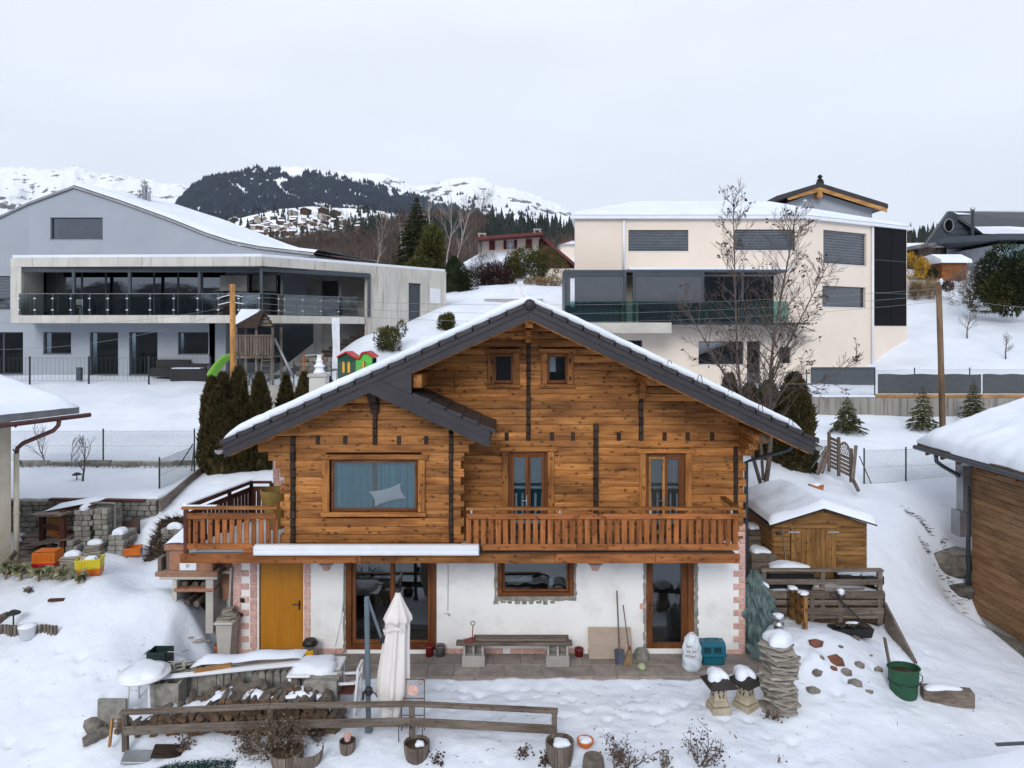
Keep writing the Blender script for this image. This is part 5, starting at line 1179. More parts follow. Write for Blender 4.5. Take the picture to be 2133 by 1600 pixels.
for k in range(14):
    y = 20.5-k*.72; s = MB(); s.prism([(11.95,3.66),(12.75,3.66+.31),(12.75,3.80+.36),(11.95,3.84)], y-.05, y+.05); s.build('rafter', M['rail_x'], rr)
s = MB(); s.tube([(11.76,9,3.86),(11.76,20.75,3.86)], .065, 10); s.build('gutter', M['anthracite'], rr, True)
def rsn(u, v):
    y = 20.72-u*11.7; n = 11.78+v*6.8; lump = float(fbm(np.array(y*1.3), np.array(n*1.3), 8))
    e = min(1, v*16)**.5*min(1, u*28+.05)**.5; bulge = -.16*(1-min(1,v*10))*(.5+2.6*lump) if v > 0 else .02+.10*float(fbm(np.array(y*1.7), np.array(3.), 5))
    return (n+bulge*(1 if v < .1 else 0), y, Rr(n,3.96)+(.32+.20*lump+.10*float(fbm(np.array(y*4.), np.array(n*4.), 12, 3)))*e)
s = MB(); s.grid(rsn, 90, 50); s.build('snow', M['snow_soft'], rr, True)
s = MB(); s.tube([(11.78,19.75,3.80),(11.8,19.75,3.62),(11.95,19.74,3.5),(12.40,19.62,3.22),(12.50,19.52,3.1),(12.51,19.48,2.9),(12.51,19.48,-.35)], .055, 10); s.build('downpipe', M['anthracite'], t, True)
c = W(1996,1075,20.2); s = MB(); s.bx(12.35,12.62,19.45,19.75,2.3,3.55); s.build('meter_box', M['zinc'], t); s = MB(); s.bx(12.25,12.62,19.46,19.85,1.6,2.3,.02); s.build('meter_box', M['zinc'], t)
# rocks at the foot of the bank beside it
for (px,py,Y,r_,lb) in ((1978,1160,19.8,.62,'large flat grey boulder under the snow bank beside the clad house'),(2003,1225,18.9,.34,'dark rough boulder at the foot of the downpipe')):
    c = G(px,py,15,26); s = MB(); b = bmesh.new(); bmesh.ops.create_icosphere(b, subdivisions=3, radius=1)
    for v in b.verts:
        n_ = float(fbm(np.array(v.co.x*1.4+px), np.array(v.co.y*1.4+v.co.z*2.1), 3, 4)); v.co *= 1+.75*n_
        v.co = Vector((v.co.x*r_*1.2, v.co.y*r_*.9, max(-1.3,min(.30,v.co.z))*r_*1.0))
    s.add([v.co+c for v in b.verts], [[v.index for v in f.verts] for f in b.faces]); b.free(); single(s, 'boulder', M['stone'], c, lb, 'rock')
# gravel strip along the wall
m, b, l = newmat('gravel_mat', .9, .2); n1 = objnoise(m, l, 22, (1,1,1), 3, .6, False); r1 = ramp(m, [(.35,(.04,.036,.03)),(.6,(.22,.20,.17)),(.75,(.7,.72,.76))]); l(n1.outputs['Fac'], r1.inputs[0]); l(r1.outputs[0], b.inputs['Base Color']); bump(m, l, b, n1.outputs['Fac'], 1, .03)
s = MB(); s.grid(lambda u,v: (11.75+.85*v-.35*u*(1-v), 18.6-u*6, H(11.75+.85*v-.35*u*(1-v), 18.6-u*6)+.015), 40, 8); g_ = s.build('gravel_strip', m, None, True); tag(g_, 'gravel strip along the clad wall', None, None, 'stuff')
# ------------------------------------------------------------------ walls, fences, poles
# block wall of the upper garden, block by block
t = thing('block_wall', 'weathered grey block retaining wall under the snowy garden edge', 'wall', (-11.7,19.5,1.1))
s = MB(); s.bx(-14,-9.78,19.52,19.75,.9,2.60); s.build('core', M['soil'], t)
rh = .148
for r_ in range(10):
    x = -14+(.1 if r_ % 2 else 0)
    while x < -9.75:
        w_ = R.uniform(.18,.32); x2 = min(x+w_, -9.72); s = MB(); o = R.uniform(-.02,.02); s.bx(x+.008, x2-.008, 19.40+o, 19.6, 1.14+r_*rh+.006, 1.14+(r_+1)*rh-.006, .018); s.build('block', M['block'], t); x += w_
    y = 19.58
    while y < 21.0 and r_ > 1:
        w_ = R.uniform(.2,.32); s = MB(); s.bx(-9.9+.1, -9.69+R.uniform(-.02,.02), y+.008, y+w_-.008, 1.14+r_*rh+.006, 1.14+(r_+1)*rh-.006, .018); s.build('block', M['block'], t); y += w_
s = MB(); s.bar((-9.62,19.4,2.45),(-9.75,22.6,2.9),.05,.30); s.build('edge_board', M['grey_y'], t)
s = MB(); s.bar((-12.6,19.38,2.66),(-11.6,19.38,2.64),.16,.05); s.bar((-11.55,19.36,2.66),(-10.0,19.36,2.63),.16,.04); s.build('edge_board', M['redwood_x'], t)
# low wall of the fence behind
t = thing('plinth_wall', 'low weathered concrete kerb under the wire fence of the snowfield', 'wall', (-11,23.3,2.8))
for k in range(9):
    x = -16.2+k*1.02; s = MB(); z0 = H(x+.5,23.1)-.2; s.bx(x, x+1.0, 23.25, 23.42, z0, 2.98+R.uniform(-.03,.03), .015); s.build('kerb_stone', M['block'], t)
s = MB()
for k in range(700): 
    x = R.uniform(-16,-6.8); y = 23.2-R.random()*.12; z = H(x,y)-.02; s.add([(x,y,z),(x+.012,y,z),(x+R.uniform(-.06,.06),y-R.uniform(0,.05),z+R.uniform(.05,.2))],[(0,1,2)])
dg = s.build('dry_grass', plain('drygrass',(.20,.125,.06),(.10,.06,.03),.9,scale=3), None); tag(dg,'dry grass along the kerb',None,None,'stuff')
# concrete retaining wall on the right with screen fence
t = thing('retaining_wall', 'stained concrete retaining wall behind the young firs', 'wall', (15,30,3.6))
for k in range(7):
    x = 9.0+k*2.45; s = MB(); s.bx(x, x+2.44, 30.0, 30.25, 3.0, 4.42, .01); s.build('wall_panel', M['stained_dark'], t)
s = MB(); s.bx(15.4,26,30.02,30.2,4.425,4.56,.01); s.build('coping', M['pine_x'], t)
s = MB(); s.bx(8.8,26,29.98,30.2,4.42,4.50,.03) if 0 else s.bx(9,15.4,30.05,30.25,4.425,4.52,.03); s.build('snow', M['snow_soft'], t)
def mesh_fence(name, label, pts_, h, cell, r_, mat, postr=.025, posts=None, group=None, rect=False, skew=None):
    """wire mesh between posts standing on the ground; the wires are one joined part because each is thinner than a pixel"""
    t = thing(name, label, 'fence', pts_[0], group)
    s = MB()
    for i in range(len(pts_)-1):
        a, b = Vector(pts_[i]), Vector(pts_[i+1]); L_ = (b-a).length; n = max(1, int(L_/cell)); nz = max(2, int(h/cell))
        up = Vector((0,0,h))
        def wire(p, q):
            d = (q-p).normalized(); w_ = d.cross(Vector((0,1,0))); w_ = w_.normalized()*r_ if w_.length > 1e-4 else Vector((r_,0,0))
            e = Vector((0,r_,0)); s.add([p-w_, p+w_, q+w_, q-w_],[(0,1,2,3)])
        if rect:
            for k in range(n+1): p = a.lerp(b, k/n); wire(p+up*.03, p+up)
            for j in range(nz//3+1): f = j/(nz//3); wire(a+up*(.03+.97*f), b+up*(.03+.97*f))
        else:
            m_ = n; step = L_/m_; hz_ = h/step
            for sg in (1,-1):
                for k in range(-int(hz_)-1, m_+int(hz_)+2):
                    # a diagonal rising one cell per cell
                    u0, u1 = k, k+sg*hz_; v0, v1 = 0., 1.
                    lo, hi = (u0,u1) if u0 < u1 else (u1,u0)
                    if hi < 0 or lo > m_: continue
                    def cl(u):  # clip
                        return min(max(u,0),m_)
                    c0, c1 = cl(u0), cl(u1); f0 = (c0-u0)/(u1-u0); f1 = (c1-u0)/(u1-u0)
                    if abs(f1-f0) < .01: continue
                    wire(a.lerp(b,c0/m_)+up*f0, a.lerp(b,c1/m_)+up*f1)
            for f in (.02,.5,1.): wire(a+up*f, b+up*f)
    w = s.build('wire_mesh', M[mat], t, fix=False); w['kind'] = 'stuff'
    for k, p in enumerate(pts_ if posts is None else posts):
        s = MB(); p = Vector(p); s.tube([p-Vector((0,0,.3)), p+Vector((0,0,h+.08))], postr, 8); s.build('post', M['green_post'], t)
    return t
M['green_post'] = plain('green_post', (.030,.045,.050), (.02,.03,.035), .4, .4, scale=4, bmp=0, amt=.1)
M['wire'] = plain('wire', (.20,.23,.24), (.15,.17,.18), .5, .4, scale=4, bmp=0, amt=0)
def onwall(px, Y, z): return (X(px,Y), Y, z)
tf = mesh_fence('wire_fence', 'diamond mesh wire fence on the low kerb of the snowfield', [onwall(-200,23.33,2.98),onwall(0,23.33,2.98),onwall(215,23.33,2.98),onwall(405,23.33,2.98)], .98, .075, .0032, 'wire')
for (p0,p1) in (((27,935,23.2),(45,968,23.2)),((402,925,23.3),(372,972,23.2)),((406,917,23.3),(398,990,22.6))):
    s = MB(); s.tube([W(*p0),W(*p1)], .02, 6); s.build('brace', M['green_post'], tf)
mesh_fence('wire_fence', 'short sagging green wire fence beside the thuja hedge', [tuple(W(332,1023,20.6)),tuple(W(405,988,22.6))], .9, .07, .0035, 'green_post')
mesh_fence('wire_fence', 'diamond mesh wire fence to the right of the slatted gate', [tuple(W(1800,1008,22.5)),tuple(W(1887,1005,22.6)),tuple(W(1992,1000,22.8)),tuple(W(2120,996,23))], 1.05, .075, .0032, 'wire')
mesh_fence('wire_fence', 'wire fence between the tall thujas and the slatted gate', [tuple(W(1688,985,23)),tuple(W(1727,980,23.2))], 1.0, .075, .0032, 'wire')
mesh_fence('wire_fence', 'wire fence with dark screen on the concrete retaining wall', [onwall(1680,30.12,4.43),onwall(1822,30.12,4.45),onwall(1905,30.12,4.5),onwall(2020,30.12,4.5),onwall(2200,30.12,4.5)], 1.12, .085, .003, 'wire')
M['netting'] = plain('netting', (.085,.095,.10), (.065,.072,.078), .85, .2, scale=3, vec=(1,1,6), bmp=.2, amt=.05)
for (p0,p1,q0,lb) in ((1828,2043,785,'dark grey privacy screen along the concrete wall'),(2046,2200,785,'second dark privacy screen beside the gap above the wall')):
    s = MB(); s.grid(lambda u,v: (X(p0,30.1)+u*(X(p1,30.1)-X(p0,30.1)), 30.08+.02*math.sin(u*25), 4.60+v*(.82+.015*math.sin(u*19))), 30, 3); single(s, 'privacy_screen', M['netting'], (X(p0,30.1),30.08,4.6), lb, 'screen')
s = MB(); s.bx(X(1690,34.5),X(1822,34.5),34.4,34.6,4.6,Z(765,34.5),.02); single(s, 'bin_shelter', M['anthracite'], (X(1760,34.5),34.5,4.6), 'dark grey box wall under the cream house corner', 'shelter')
t = mesh_fence('panel_fence', 'dark metal grid fence in front of the grey house', [tuple(W(p,795,34.6)) for p in (-60,62,185,310,438,560)], 1.15, .20, .006, 'green_post', .045, rect=True)
for (p0,p1,q,lb) in ((158,168,768,'narrow grey post behind the metal grid fence'),):
    c = W(p0,793,35); s = MB(); s.bx(c.x,c.x+.24,c.y,c.y+.2,c.z,c.z+.65,.02); single(s, 'power_post', M['anthracite'], c, lb, 'post')
c = W(395,790,35.4); t = thing('rattan_sofa', 'dark rattan garden sofa behind the grid fence', 'sofa', c)
s = MB(); s.bx(c.x-1.0,c.x+.85,c.y,c.y+.8,c.z-.1,c.z+.5,.04); s.build('base', M['black'], t); s = MB(); s.bx(c.x-1.0,c.x+.85,c.y+.6,c.y+.82,c.z+.45,c.z+.75,.04); s.build('backrest', M['black'], t); s = MB(); s.bx(c.x-.95,c.x+.5,c.y+.05,c.y+.55,c.z+.5,c.z+.56,.03); s.build('snow', M['snow_soft'], t)
s = MB(); s.bx(c.x+.9,c.x+1.15,c.y-.1,c.y+.5,c.z,c.z+.7,.03); s.build('armrest', M['anthracite'], t)
c = W(345,785,36); t = thing('rattan_sofa', 'long dark rattan bench against the wall of the grey house', 'sofa', c); s = MB(); s.bx(c.x-.8,c.x+1.0,c.y,c.y+.7,c.z,c.z+.45,.04); s.build('base', M['black'], t); s = MB(); s.bx(c.x-.8,c.x+1.0,c.y+.55,c.y+.75,c.z+.4,c.z+.85,.04); s.build('backrest', M['black'], t)
# timber poles
M['polewood'] = wood('polewood', (.09,.055,.03), (.19,.125,.073), (.27,.185,.115), axis='z', knots=.3)
def pole(p0, p1, r0, r1, mat, label):
    a, b = Vector(p0), Vector(p1); t = thing('timber_pole', label, 'pole', a); s = MB(); s.tube([a-Vector((0,0,.3)), a.lerp(b,.5), b], [r0,(r0+r1)/2,r1], 12); s.build('shaft', M[mat], t, True); return t, b
pa, ta = pole(W(486,840,30), W(484,592,30), .13,.11, 'pine_z', 'tall straight yellow timber pole in front of the grey house')
for (dz, l_) in ((-.45,.55),(-.75,.6)):
    s = MB(); s.tube([ta+Vector((-l_,0,dz-.12)), ta+Vector((-.1,0,dz)), ta+Vector((l_*.8,0,dz-.08))], .018, 6); s.build('cross_arm', M['alu'], pa)
pb, tb_ = pole(W(1964,893,27.5), W(1955,588,27.5), .115,.105, 'polewood', 'leaning brown timber pole with white cap on the hillside')
s = MB(); s.lathe([(.05,0),(.055,.18),(.03,.24)], 10, tuple(tb_+Vector((.05,-.08,-.1)))); s.build('cap', M['linen'], pb, True)
def wire3(pts_, label):
    s = MB(); s.tube(pts_, .008, 4); single(s, 'overhead_wire', M['wire'], pts_[0], label, 'wire', 'overhead wires')
def sag(a, b, d, n=14): a, b = Vector(a), Vector(b); return [a.lerp(b,k/n)-Vector((0,0,4*d*(k/n)*(1-k/n))) for k in range(n+1)]
for k, (z_, lb) in enumerate(((-.5,'uppermost thin overhead wire between the two timber poles'),(-.75,'middle thin overhead wire between the two timber poles'),(-1.0,'lowest thin overhead wire between the two timber poles'))):
    wire3(sag(ta+Vector((.3,0,z_)), tb_+Vector((0,0,z_+.25)), .5+.1*k), lb)
wire3(sag(W(-20,672,27), ta+Vector((-.4,0,-1.0)), .3), 'overhead wire running from the timber pole past the concrete balcony'); wire3(sag(W(-20,728,27), ta+Vector((-.4,0,-1.2)), .4), 'lower overhead wire crossing the windows of the grey house'); wire3(sag(tb_+Vector((0,0,-.4)), W(2200,640,30), .2), 'overhead wire leaving the leaning pole towards the shrubs')
# the slatted gate
t = thing('garden_gate', 'grey slatted garden gate with lattice arch standing ajar', 'gate', W(1760,1000,22))
ga, gb, gc = W(1727,975,22.6), W(1747,985,22.3), W(1773,998,22)
def leaf(p, q, n, h, nm):
    for k in range(n):
        zz = .10+k*(h/n); s = MB(); s.bar(p+Vector((0,0,zz)), q+Vector((0,0,zz)), .025, h/n*.72); s.build('slat', M['grey_x'], t)
leaf(ga, gb, 8, 1.0, 0); leaf(gb, gc, 5, .62, 0)
for p, h in ((ga,1.15),(gb,1.12),(gc,.95)): s = MB(); s.bx(p.x-.04,p.x+.04,p.y-.04,p.y+.04,p.z-.1,p.z+h); s.build('post', M['grey_z'], t)
s = MB(); arc = [gb.lerp(gc,k/8)+Vector((0,0,.62+.42*math.sin(math.pi*(.12+.76*k/8)))) for k in range(9)]; s.tube(arc, .03, 6)
for k in range(1,8):
    a_ = gb.lerp(gc,k/8); s.tube([a_+Vector((0,0,.66)), arc[min(8,k+2)]], .009, 4); s.tube([a_+Vector((0,0,.66)), arc[max(0,k-2)]], .009, 4)
s.build('lattice_arch', M['grey_z'], t)
for (p0,p1,lb) in ((W(1722,930,22.3),W(1703,988,21.9),0),(W(1783,928,21.8),W(1776,1005,21.6),0),(W(1777,1000,21.6),W(1788,1022,20.9),0),(W(1726,940,22.2),W(1712,985,21.7),0)):
    s = MB(); s.bar(p0,p1,.08,.08); s.build('prop', M['grey_z'], t)
for (p0,p1) in (((1722,930,22.6),(1690,975,22.4)),((1790,950,22.4),(1815,1008,22))):
    s = MB(); s.tube([W(*p0),W(*p1)], .018, 6); s.build('brace', M['green_post'], t)
# ------------------------------------------------------------------ play equipment in front of the grey house
c = W(545,800,33); pt_ = 'playground'
t = thing('play_tower', 'weathered wooden play tower with dark pitched roof and railing', 'play tower', c); k_ = 33/1480
x0,x1,zb = X(492,33), X(568,33), c.z; zf = Z(742,33); zr = Z(700,33); ze = Z(682,33); za = Z(648,33)
xm = X(534,33)
for (x,y) in ((x0,33),(xm,33),(x1,33),(x0,34.2),(x1,34.2)): s = MB(); s.bx(x-.05,x+.05,y-.05,y+.05,zb-.3,ze); s.build('post', M['grey_z'], t)
s = MB(); s.bx(x0,x1,33,34.2,zf-.06,zf); s.build('platform', M['grey_x'], t)
for k in range(13): x = x0+.06+(x1-x0-.12)*k/12; s = MB(); s.bx(x-.052,x+.052,32.93,32.96,zf+.02,zr,.005); s.build('railing_board', M['grey_z'], t)
s = MB(); s.bx(x0-.05,x1+.05,32.9,33.0,zr-.02,zr+.06); s.build('rail', M['grey_x'], t); s = MB(); s.bx(x0-.05,x1+.05,32.9,33.0,zf-.10,zf); s.build('rail', M['grey_x'], t)
ap0, ap1 = Vector((X(554,33),32.75,za)), Vector((X(502,34.4),34.4,za+.06))
s = MB(); s.add([ap0, ap1, Vector((X(489,34.2),33.6,ze)), Vector((X(531,32.4),32.6,ze-.03))],[(0,1,2,3)]); s.add([ap0, ap1, Vector((X(560,34.6),34.6,ze)), Vector((X(577,33),32.8,ze-.05))],[(0,3,2,1)]); s.v += []; rf_ = s.build('roof', M['dark_x'], t); md = rf_.modifiers.new('thick','SOLIDIFY'); md.thickness = .05
s = MB(); s.add([ap0.lerp(ap1,.2)+Vector((0,0,.06)), ap1+Vector((0,0,.08)), Vector((X(489,34.2),33.6,ze+.05)), Vector((X(516,32.8),33.0,ze+.06))],[(0,1,2,3)]); sn = s.build('snow', M['snow_soft'], t); md = sn.modifiers.new('thick','SOLIDIFY'); md.thickness = .08; md.offset = 1
for k in range(4): s = MB(); f = .25+.2*k; s.bar(Vector((X(554,33),32.9,0)).lerp(Vector((X(532,33),32.9,0)),f)+Vector((0,0,za+(ze-za)*f)), Vector((X(554,33),32.9,0)).lerp(Vector((X(575,33),32.9,0)),f)+Vector((0,0,za+(ze-za)*f)), .03,.12); s.build('gable_board', M['grey_x'], t)
for dx in (0,.45):
    s = MB(); a_ = Vector((X(549,33)+dx,32.85,zf)); s.bar(a_, a_+Vector((.12,-.7,-(zf-zb)-.0)), .05,.07); s.build('ladder_rail', M['grey_z'], t)
for k in range(5): f = .15+.18*k; s = MB(); a_ = Vector((X(549,33),32.85,zf))+Vector((.12,-.7,-(zf-zb)))*f; s.bar(a_, a_+Vector((.45,0,0)), .04,.04); s.build('rung', M['grey_x'], t)
s = MB(); s.tube([(X(572,33),33,Z(706,33)),(X(611,32),32,Z(786,32))], .06, 10); s.build('swing_beam', M['zinc'], t, True)
M['lime'] = plain('lime', (.20,.47,.045), (.16,.40,.04), .4, .4, scale=3, bmp=0)
s = MB(); p0, p1 = W(497,742,33.2), W(441,784,32.2)
def sl(u,v): b_ = p0.lerp(p1,u)+Vector((0,0,.30*math.sin(math.pi*u)*.9-.05*u)); w_ = (v-.5)*.5; return b_+Vector((.15*(v-.5),w_*1.6,.16*abs(2*v-1)**3))
s.grid(sl, 16, 8); sl_ = single(s, 'slide', M['lime'], p1, 'bright lime green plastic slide below the play tower', 'slide', None, True); md = sl_.modifiers.new('thick','SOLIDIFY'); md.thickness = .04
c = W(525,800,31.5); t = thing('swing_frame', 'dark green metal swing frame between thuja tips', 'swing', c)
for (p0,p1) in (((496,733,31.6),(511,810,31.6)),((521,776,31.3),(516,835,31.2)),((522,776,31.3),(533,835,31.2)),((521,778,31.3),(540,778,32.4))): s = MB(); s.tube([W(*p0),W(*p1)], .035, 6); s.build('tube', M['green_post'], t)
M['redplastic'] = plain('redplastic', (.52,.030,.045), (.44,.02,.03), .4, .4, scale=3, bmp=0)
M['greenplastic'] = plain('greenplastic', (.012,.075,.045), (.01,.06,.035), .4, .4, scale=3, bmp=0); M['limeplastic'] = plain('limeplastic', (.12,.50,.075), (.10,.42,.06), .4, .4, scale=3, bmp=0); M['yellowplastic'] = plain('yellowplastic', (.80,.42,.015), (.72,.36,.01), .4, .4, scale=3, bmp=0)
Yp = 31; c = W(742,785,Yp); t = thing('toy_playhouse', 'green plastic playhouse with red roof edge and yellow shutters', 'playhouse', c)
xa_,xb_,xc_ = X(703,Yp), X(741,Yp), X(775,Yp); zb = c.z-.35
def PH(nm, mt, poly, y0, y1): s = MB(); s.prism([(X(p,Yp),Z(q,Yp)) for p,q in poly], y0, y1); return s.build(nm, M[mt], t)
PH('wall','greenplastic',[(703,795),(741,795),(741,745),(722,734),(703,744)], Yp, Yp+.05); PH('wall','limeplastic',[(741,795),(775,795),(775,744),(764,735),(754,735),(741,748)], Yp+.0, Yp+.052); 
PH('wall','greenplastic',[(703,795),(775,795),(775,746),(703,746)], Yp+1.0, Yp+1.04)
for k in range(6):
    q = 750+k*8; PH('siding','greenplastic' ,[(704,q+6.8),(740,q+6.8),(740,q),(704,q)], Yp-.02, Yp); PH('siding','limeplastic',[(742,q+6.8),(774,q+6.8),(774,q),(742,q)], Yp-.02, Yp)
for (a_,b_) in (((702,744),(722,733)),((722,733),(741,746)),((741,746),(750,746)),((750,746),(754,735)),((754,735),(764,733)),((764,733),(780,745))):
    s = MB(); s.bar((X(a_[0],Yp),Yp+.45,Z(a_[1],Yp)),(X(b_[0],Yp),Yp+.45,Z(b_[1],Yp)),1.15,.07,.02,up=(0,0,1)); s.build('roof_edge', M['redplastic'], t)
for (p,w_) in ((716,5),(727,5),(759,8)):
    s = MB(); n = 8; pl_ = [(X(p-w_/2,Yp),Z(776,Yp)),(X(p+w_/2,Yp),Z(776,Yp))]+[(X(p+w_/2*math.cos(a*math.pi/n),Yp),Z(760-7*math.sin(a*math.pi/n),Yp)) for a in range(n+1)]; s.prism(pl_, Yp-.06, Yp-.02); s.build('shutter', M['yellowplastic'], t)
Yp = 31.5; c = W(697,790,Yp); t = thing('banner_flag', 'tall narrow white banner beside the toy playhouse', 'banner', c); s = MB(); s.grid(lambda u,v: (X(690,Yp)+(X(709,Yp)-X(690,Yp))*(u*.85+.15*v)+.03*math.sin(v*5), Yp+.05*math.sin(u*3+v*4), Z(768,Yp)+v*(Z(662,Yp)-Z(768,Yp))), 6, 14); s.build('cloth', M['linen'], t, True); s = MB(); s.tube([(X(699,Yp),Yp+.06,c.z-.5),(X(707,Yp),Yp+.08,Z(662,Yp))], .02, 6); s.build('mast', M['zinc'], t)
# timber steps up the slope
t = thing('hill_steps', 'dark timber steps climbing the snowy slope beside the concrete terrace', 'steps', W(600,780,35))
for k in range(16):
    f = k/15; c = W(575+f*215, 790-f*112, 35+f*5.2); s = MB(); s.box(tuple(c+Vector((0,.1,-.06))), (1.0,.35,.16), .02, (0,0,.15)); s.build('step', M['dark_x'], t)
t = thing('ramp_wall', 'sloping concrete side wall of the hill steps', 'wall', W(600,760,37)); s = MB(); a_, b_ = W(555,792,36.2), W(655,713,39.2); s.add([a_,b_,b_-Vector((0,0,1.4)),a_-Vector((0,0,.6)),a_+Vector((0,.25,0)),b_+Vector((0,.25,0)),b_-Vector((0,-.25,1.4)),a_-Vector((0,-.25,.6))],[(0,3,2,1),(4,5,6,7),(0,1,5,4)]); s.build('wall_panel', M['concrete_lt'], t)
t = thing('climbing_bar', 'wooden climbing bar with blue caps before the stone steps', 'climbing frame', W(650,790,33))
for p in (633,672): s = MB(); s.bx(X(p,33)-.05,X(p,33)+.05,32.95,33.05,4.2,Z(738,33)); s.build('post', M['rail_z'], t)
s = MB(); s.tube([(X(631,33),33,Z(741,33)),(X(674,33),33,Z(738,33))], .025, 6); s.build('bar', M['steel'], t)
c = W(655,765,34.5); s = MB(); 
t = thing('step_wall', 'brown stone step wall under the climbing bar', 'wall', c)
for i in range(4):
    for j in range(4): s = MB(); x = c.x-.9+j*.45+(i%2)*.2; s.bx(x,x+.42,34.4,34.8,c.z-.4+i*.22,c.z-.2+i*.22,.03); s.build('stone', M['stone'], t)
# small low concrete wall behind the hedge
s = MB(); s.bx(X(505,28.5),X(760,28.5),28.4,28.6,3.0,Z(803,28.5)); single(s,'garden_wall',M['concrete'],(X(600,28.5),28.5,3.4),'low concrete wall behind the thuja hedge','wall')
mesh_fence('wire_fence', 'thin wire fence on the low wall behind the thuja hedge', [(X(p,28.5),28.5,Z(803,28.5)) for p in (505,612,690,760)], .9, .09, .003, 'wire')
# ------------------------------------------------------------------ vegetation
rs = np.random.RandomState(5)
def np_mesh(name, V, mat, smooth=False):
    """V: (n, k, 3) faces with k corners each"""
    n, k, _ = V.shape; me = bpy.data.meshes.new(name)
    me.vertices.add(n*k); me.vertices.foreach_set('co', V.reshape(-1).astype(np.float32))
    me.loops.add(n*k); me.loops.foreach_set('vertex_index', np.arange(n*k, dtype=np.int32))
    me.polygons.add(n); me.polygons.foreach_set('loop_start', (np.arange(n)*k).astype(np.int32))
    try: me.polygons.foreach_set('loop_total', np.full(n, k, dtype=np.int32))
    except Exception: pass
    me.update(calc_edges=True); me.materials.append(mat); return me
def link(me, name, parent=None, loc=(0,0,0)):
    o = bpy.data.objects.new(name, me); COL.objects.link(o); o.location = loc
    if parent is not None: o.parent = parent
    return o
def folmat(name, dark, light, scale=1.5, tip=None):
    m, b, l = newmat(name, .8, .15)
    n = objnoise(m, l, scale, (1,1,1), 4, .7); r = ramp(m, [(.32, dark), (.62, light)] if tip is None else [(.30, dark), (.52, light), (.70, tip)]); l(n.outputs['Fac'], r.inputs[0])
    tone(m, l, b, r.outputs[0], .15); return m
M['thuja'] = folmat('thuja', (.012,.012,.005), (.052,.043,.016), 5, (.085,.060,.022))
M['spruce'] = folmat('spruce', (.008,.013,.006), (.034,.043,.017), 1.2, (.062,.068,.026))
M['youngfir'] = folmat('youngfir', (.022,.026,.012), (.075,.078,.034), 6, (.125,.115,.055))
M['pinegreen'] = folmat('pinegreen', (.022,.028,.010), (.080,.082,.026), 1.5, (.14,.125,.045))
M['yew'] = folmat('yew', (.008,.014,.007), (.026,.038,.016), 1.5)
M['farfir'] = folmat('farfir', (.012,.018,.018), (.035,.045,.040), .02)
M['hazefir'] = folmat('hazefir', (.010,.020,.042), (.022,.036,.064), .008)  # far conifers, the blue of distant haze mixed into their colour
M['bare'] = folmat('bare', (.050,.038,.034), (.125,.094,.082), .03)
M['redshrub'] = folmat('redshrub', (.020,.010,.010), (.055,.026,.026), 1.5)
M['greyshrub'] = folmat('greyshrub', (.06,.05,.045), (.15,.125,.11), 1.5)
M['golden'] = folmat('golden', (.22,.12,.012), (.46,.28,.04), 2)
M['straw'] = folmat('straw', (.13,.085,.045), (.30,.21,.115), 2)
M['kale'] = folmat('kale', (.07,.075,.04), (.24,.235,.14), 8, (.42,.40,.28))
M['dry'] = folmat('dry', (.05,.035,.026), (.17,.125,.09), 8)
M['greenmesh'] = folmat('greenmesh', (.004,.022,.018), (.012,.055,.042), 9)
def blades(P, D, Wd, size, width, bend=None):
    """triangles from P along D"""
    s_ = np.cross(D, Wd); s_ /= np.linalg.norm(s_, axis=1, keepdims=True)+1e-9
    a = P-s_*width[:,None]*.5; b = P+s_*width[:,None]*.5; c = P+D*size[:,None]
    return np.stack([a, b, c], 1)
def rnd_dirs(n): v = rs.normal(size=(n,3)); return v/np.linalg.norm(v, axis=1, keepdims=True)
def thuja_mesh(h, r, n, seed):
    rs.seed(seed); t = rs.rand(n)**.85; a = rs.rand(n)*2*np.pi
    prof = r*np.sqrt(np.clip(1-t**2.1, 0, 1))*(.80+.35*t*(1-t)*2)*np.minimum(1, .75+t*2)
    lump = 1+.16*np.sin(a*3+t*11+seed)+.10*np.sin(a*7-t*23)
    rr = prof*lump*(1-.35*rs.rand(n)**2.5)
    P = np.stack([rr*np.cos(a), rr*np.sin(a), t*h*.97], 1)
    out = np.stack([np.cos(a), np.sin(a), np.zeros(n)], 1); D = out*rs.uniform(.1,.7,(n,1))+np.array([0,0,1])*rs.uniform(.5,1.2,(n,1))+rnd_dirs(n)*.25; D /= np.linalg.norm(D,axis=1,keepdims=True)
    V = blades(P, D, rnd_dirs(n), rs.uniform(.08,.19,n), rs.uniform(.05,.09,n))
    # dark body inside
    k, q = 14, 12; body = []
    for i in range(q):
        t0, t1 = i/q, (i+1)/q; f = lambda tt: r*.82*math.sqrt(max(0,1-tt**2.1))*min(1,.75+tt*2)
        for j in range(k):
            a0, a1 = 2*math.pi*j/k, 2*math.pi*(j+1)/k; p = lambda tt, aa: (f(tt)*math.cos(aa), f(tt)*math.sin(aa), tt*h*.95)
            body += [[p(t0,a0),p(t0,a1),p(t1,a1)],[p(t0,a0),p(t1,a1),p(t1,a0)]]
    return np.concatenate([V, np.array(body)])
TH_ = [np_mesh('thuja_crown', thuja_mesh(1.0*3, .45, 6500, k), M['thuja']) for k in (1,2,3)]
def plant(name, label, cat, loc, parts, group=None, rz=0, sc_=1):
    t = bpy.data.objects.new(name, None); COL.objects.link(t); t.location = loc; t.rotation_euler = (0,0,rz); t.scale = (sc_,)*3 if not isinstance(sc_, tuple) else sc_; ORG[t.name] = Vector(loc); tag(t, label, cat, group)
    for nm, me_ in parts: link(me_, nm, t)
    return t
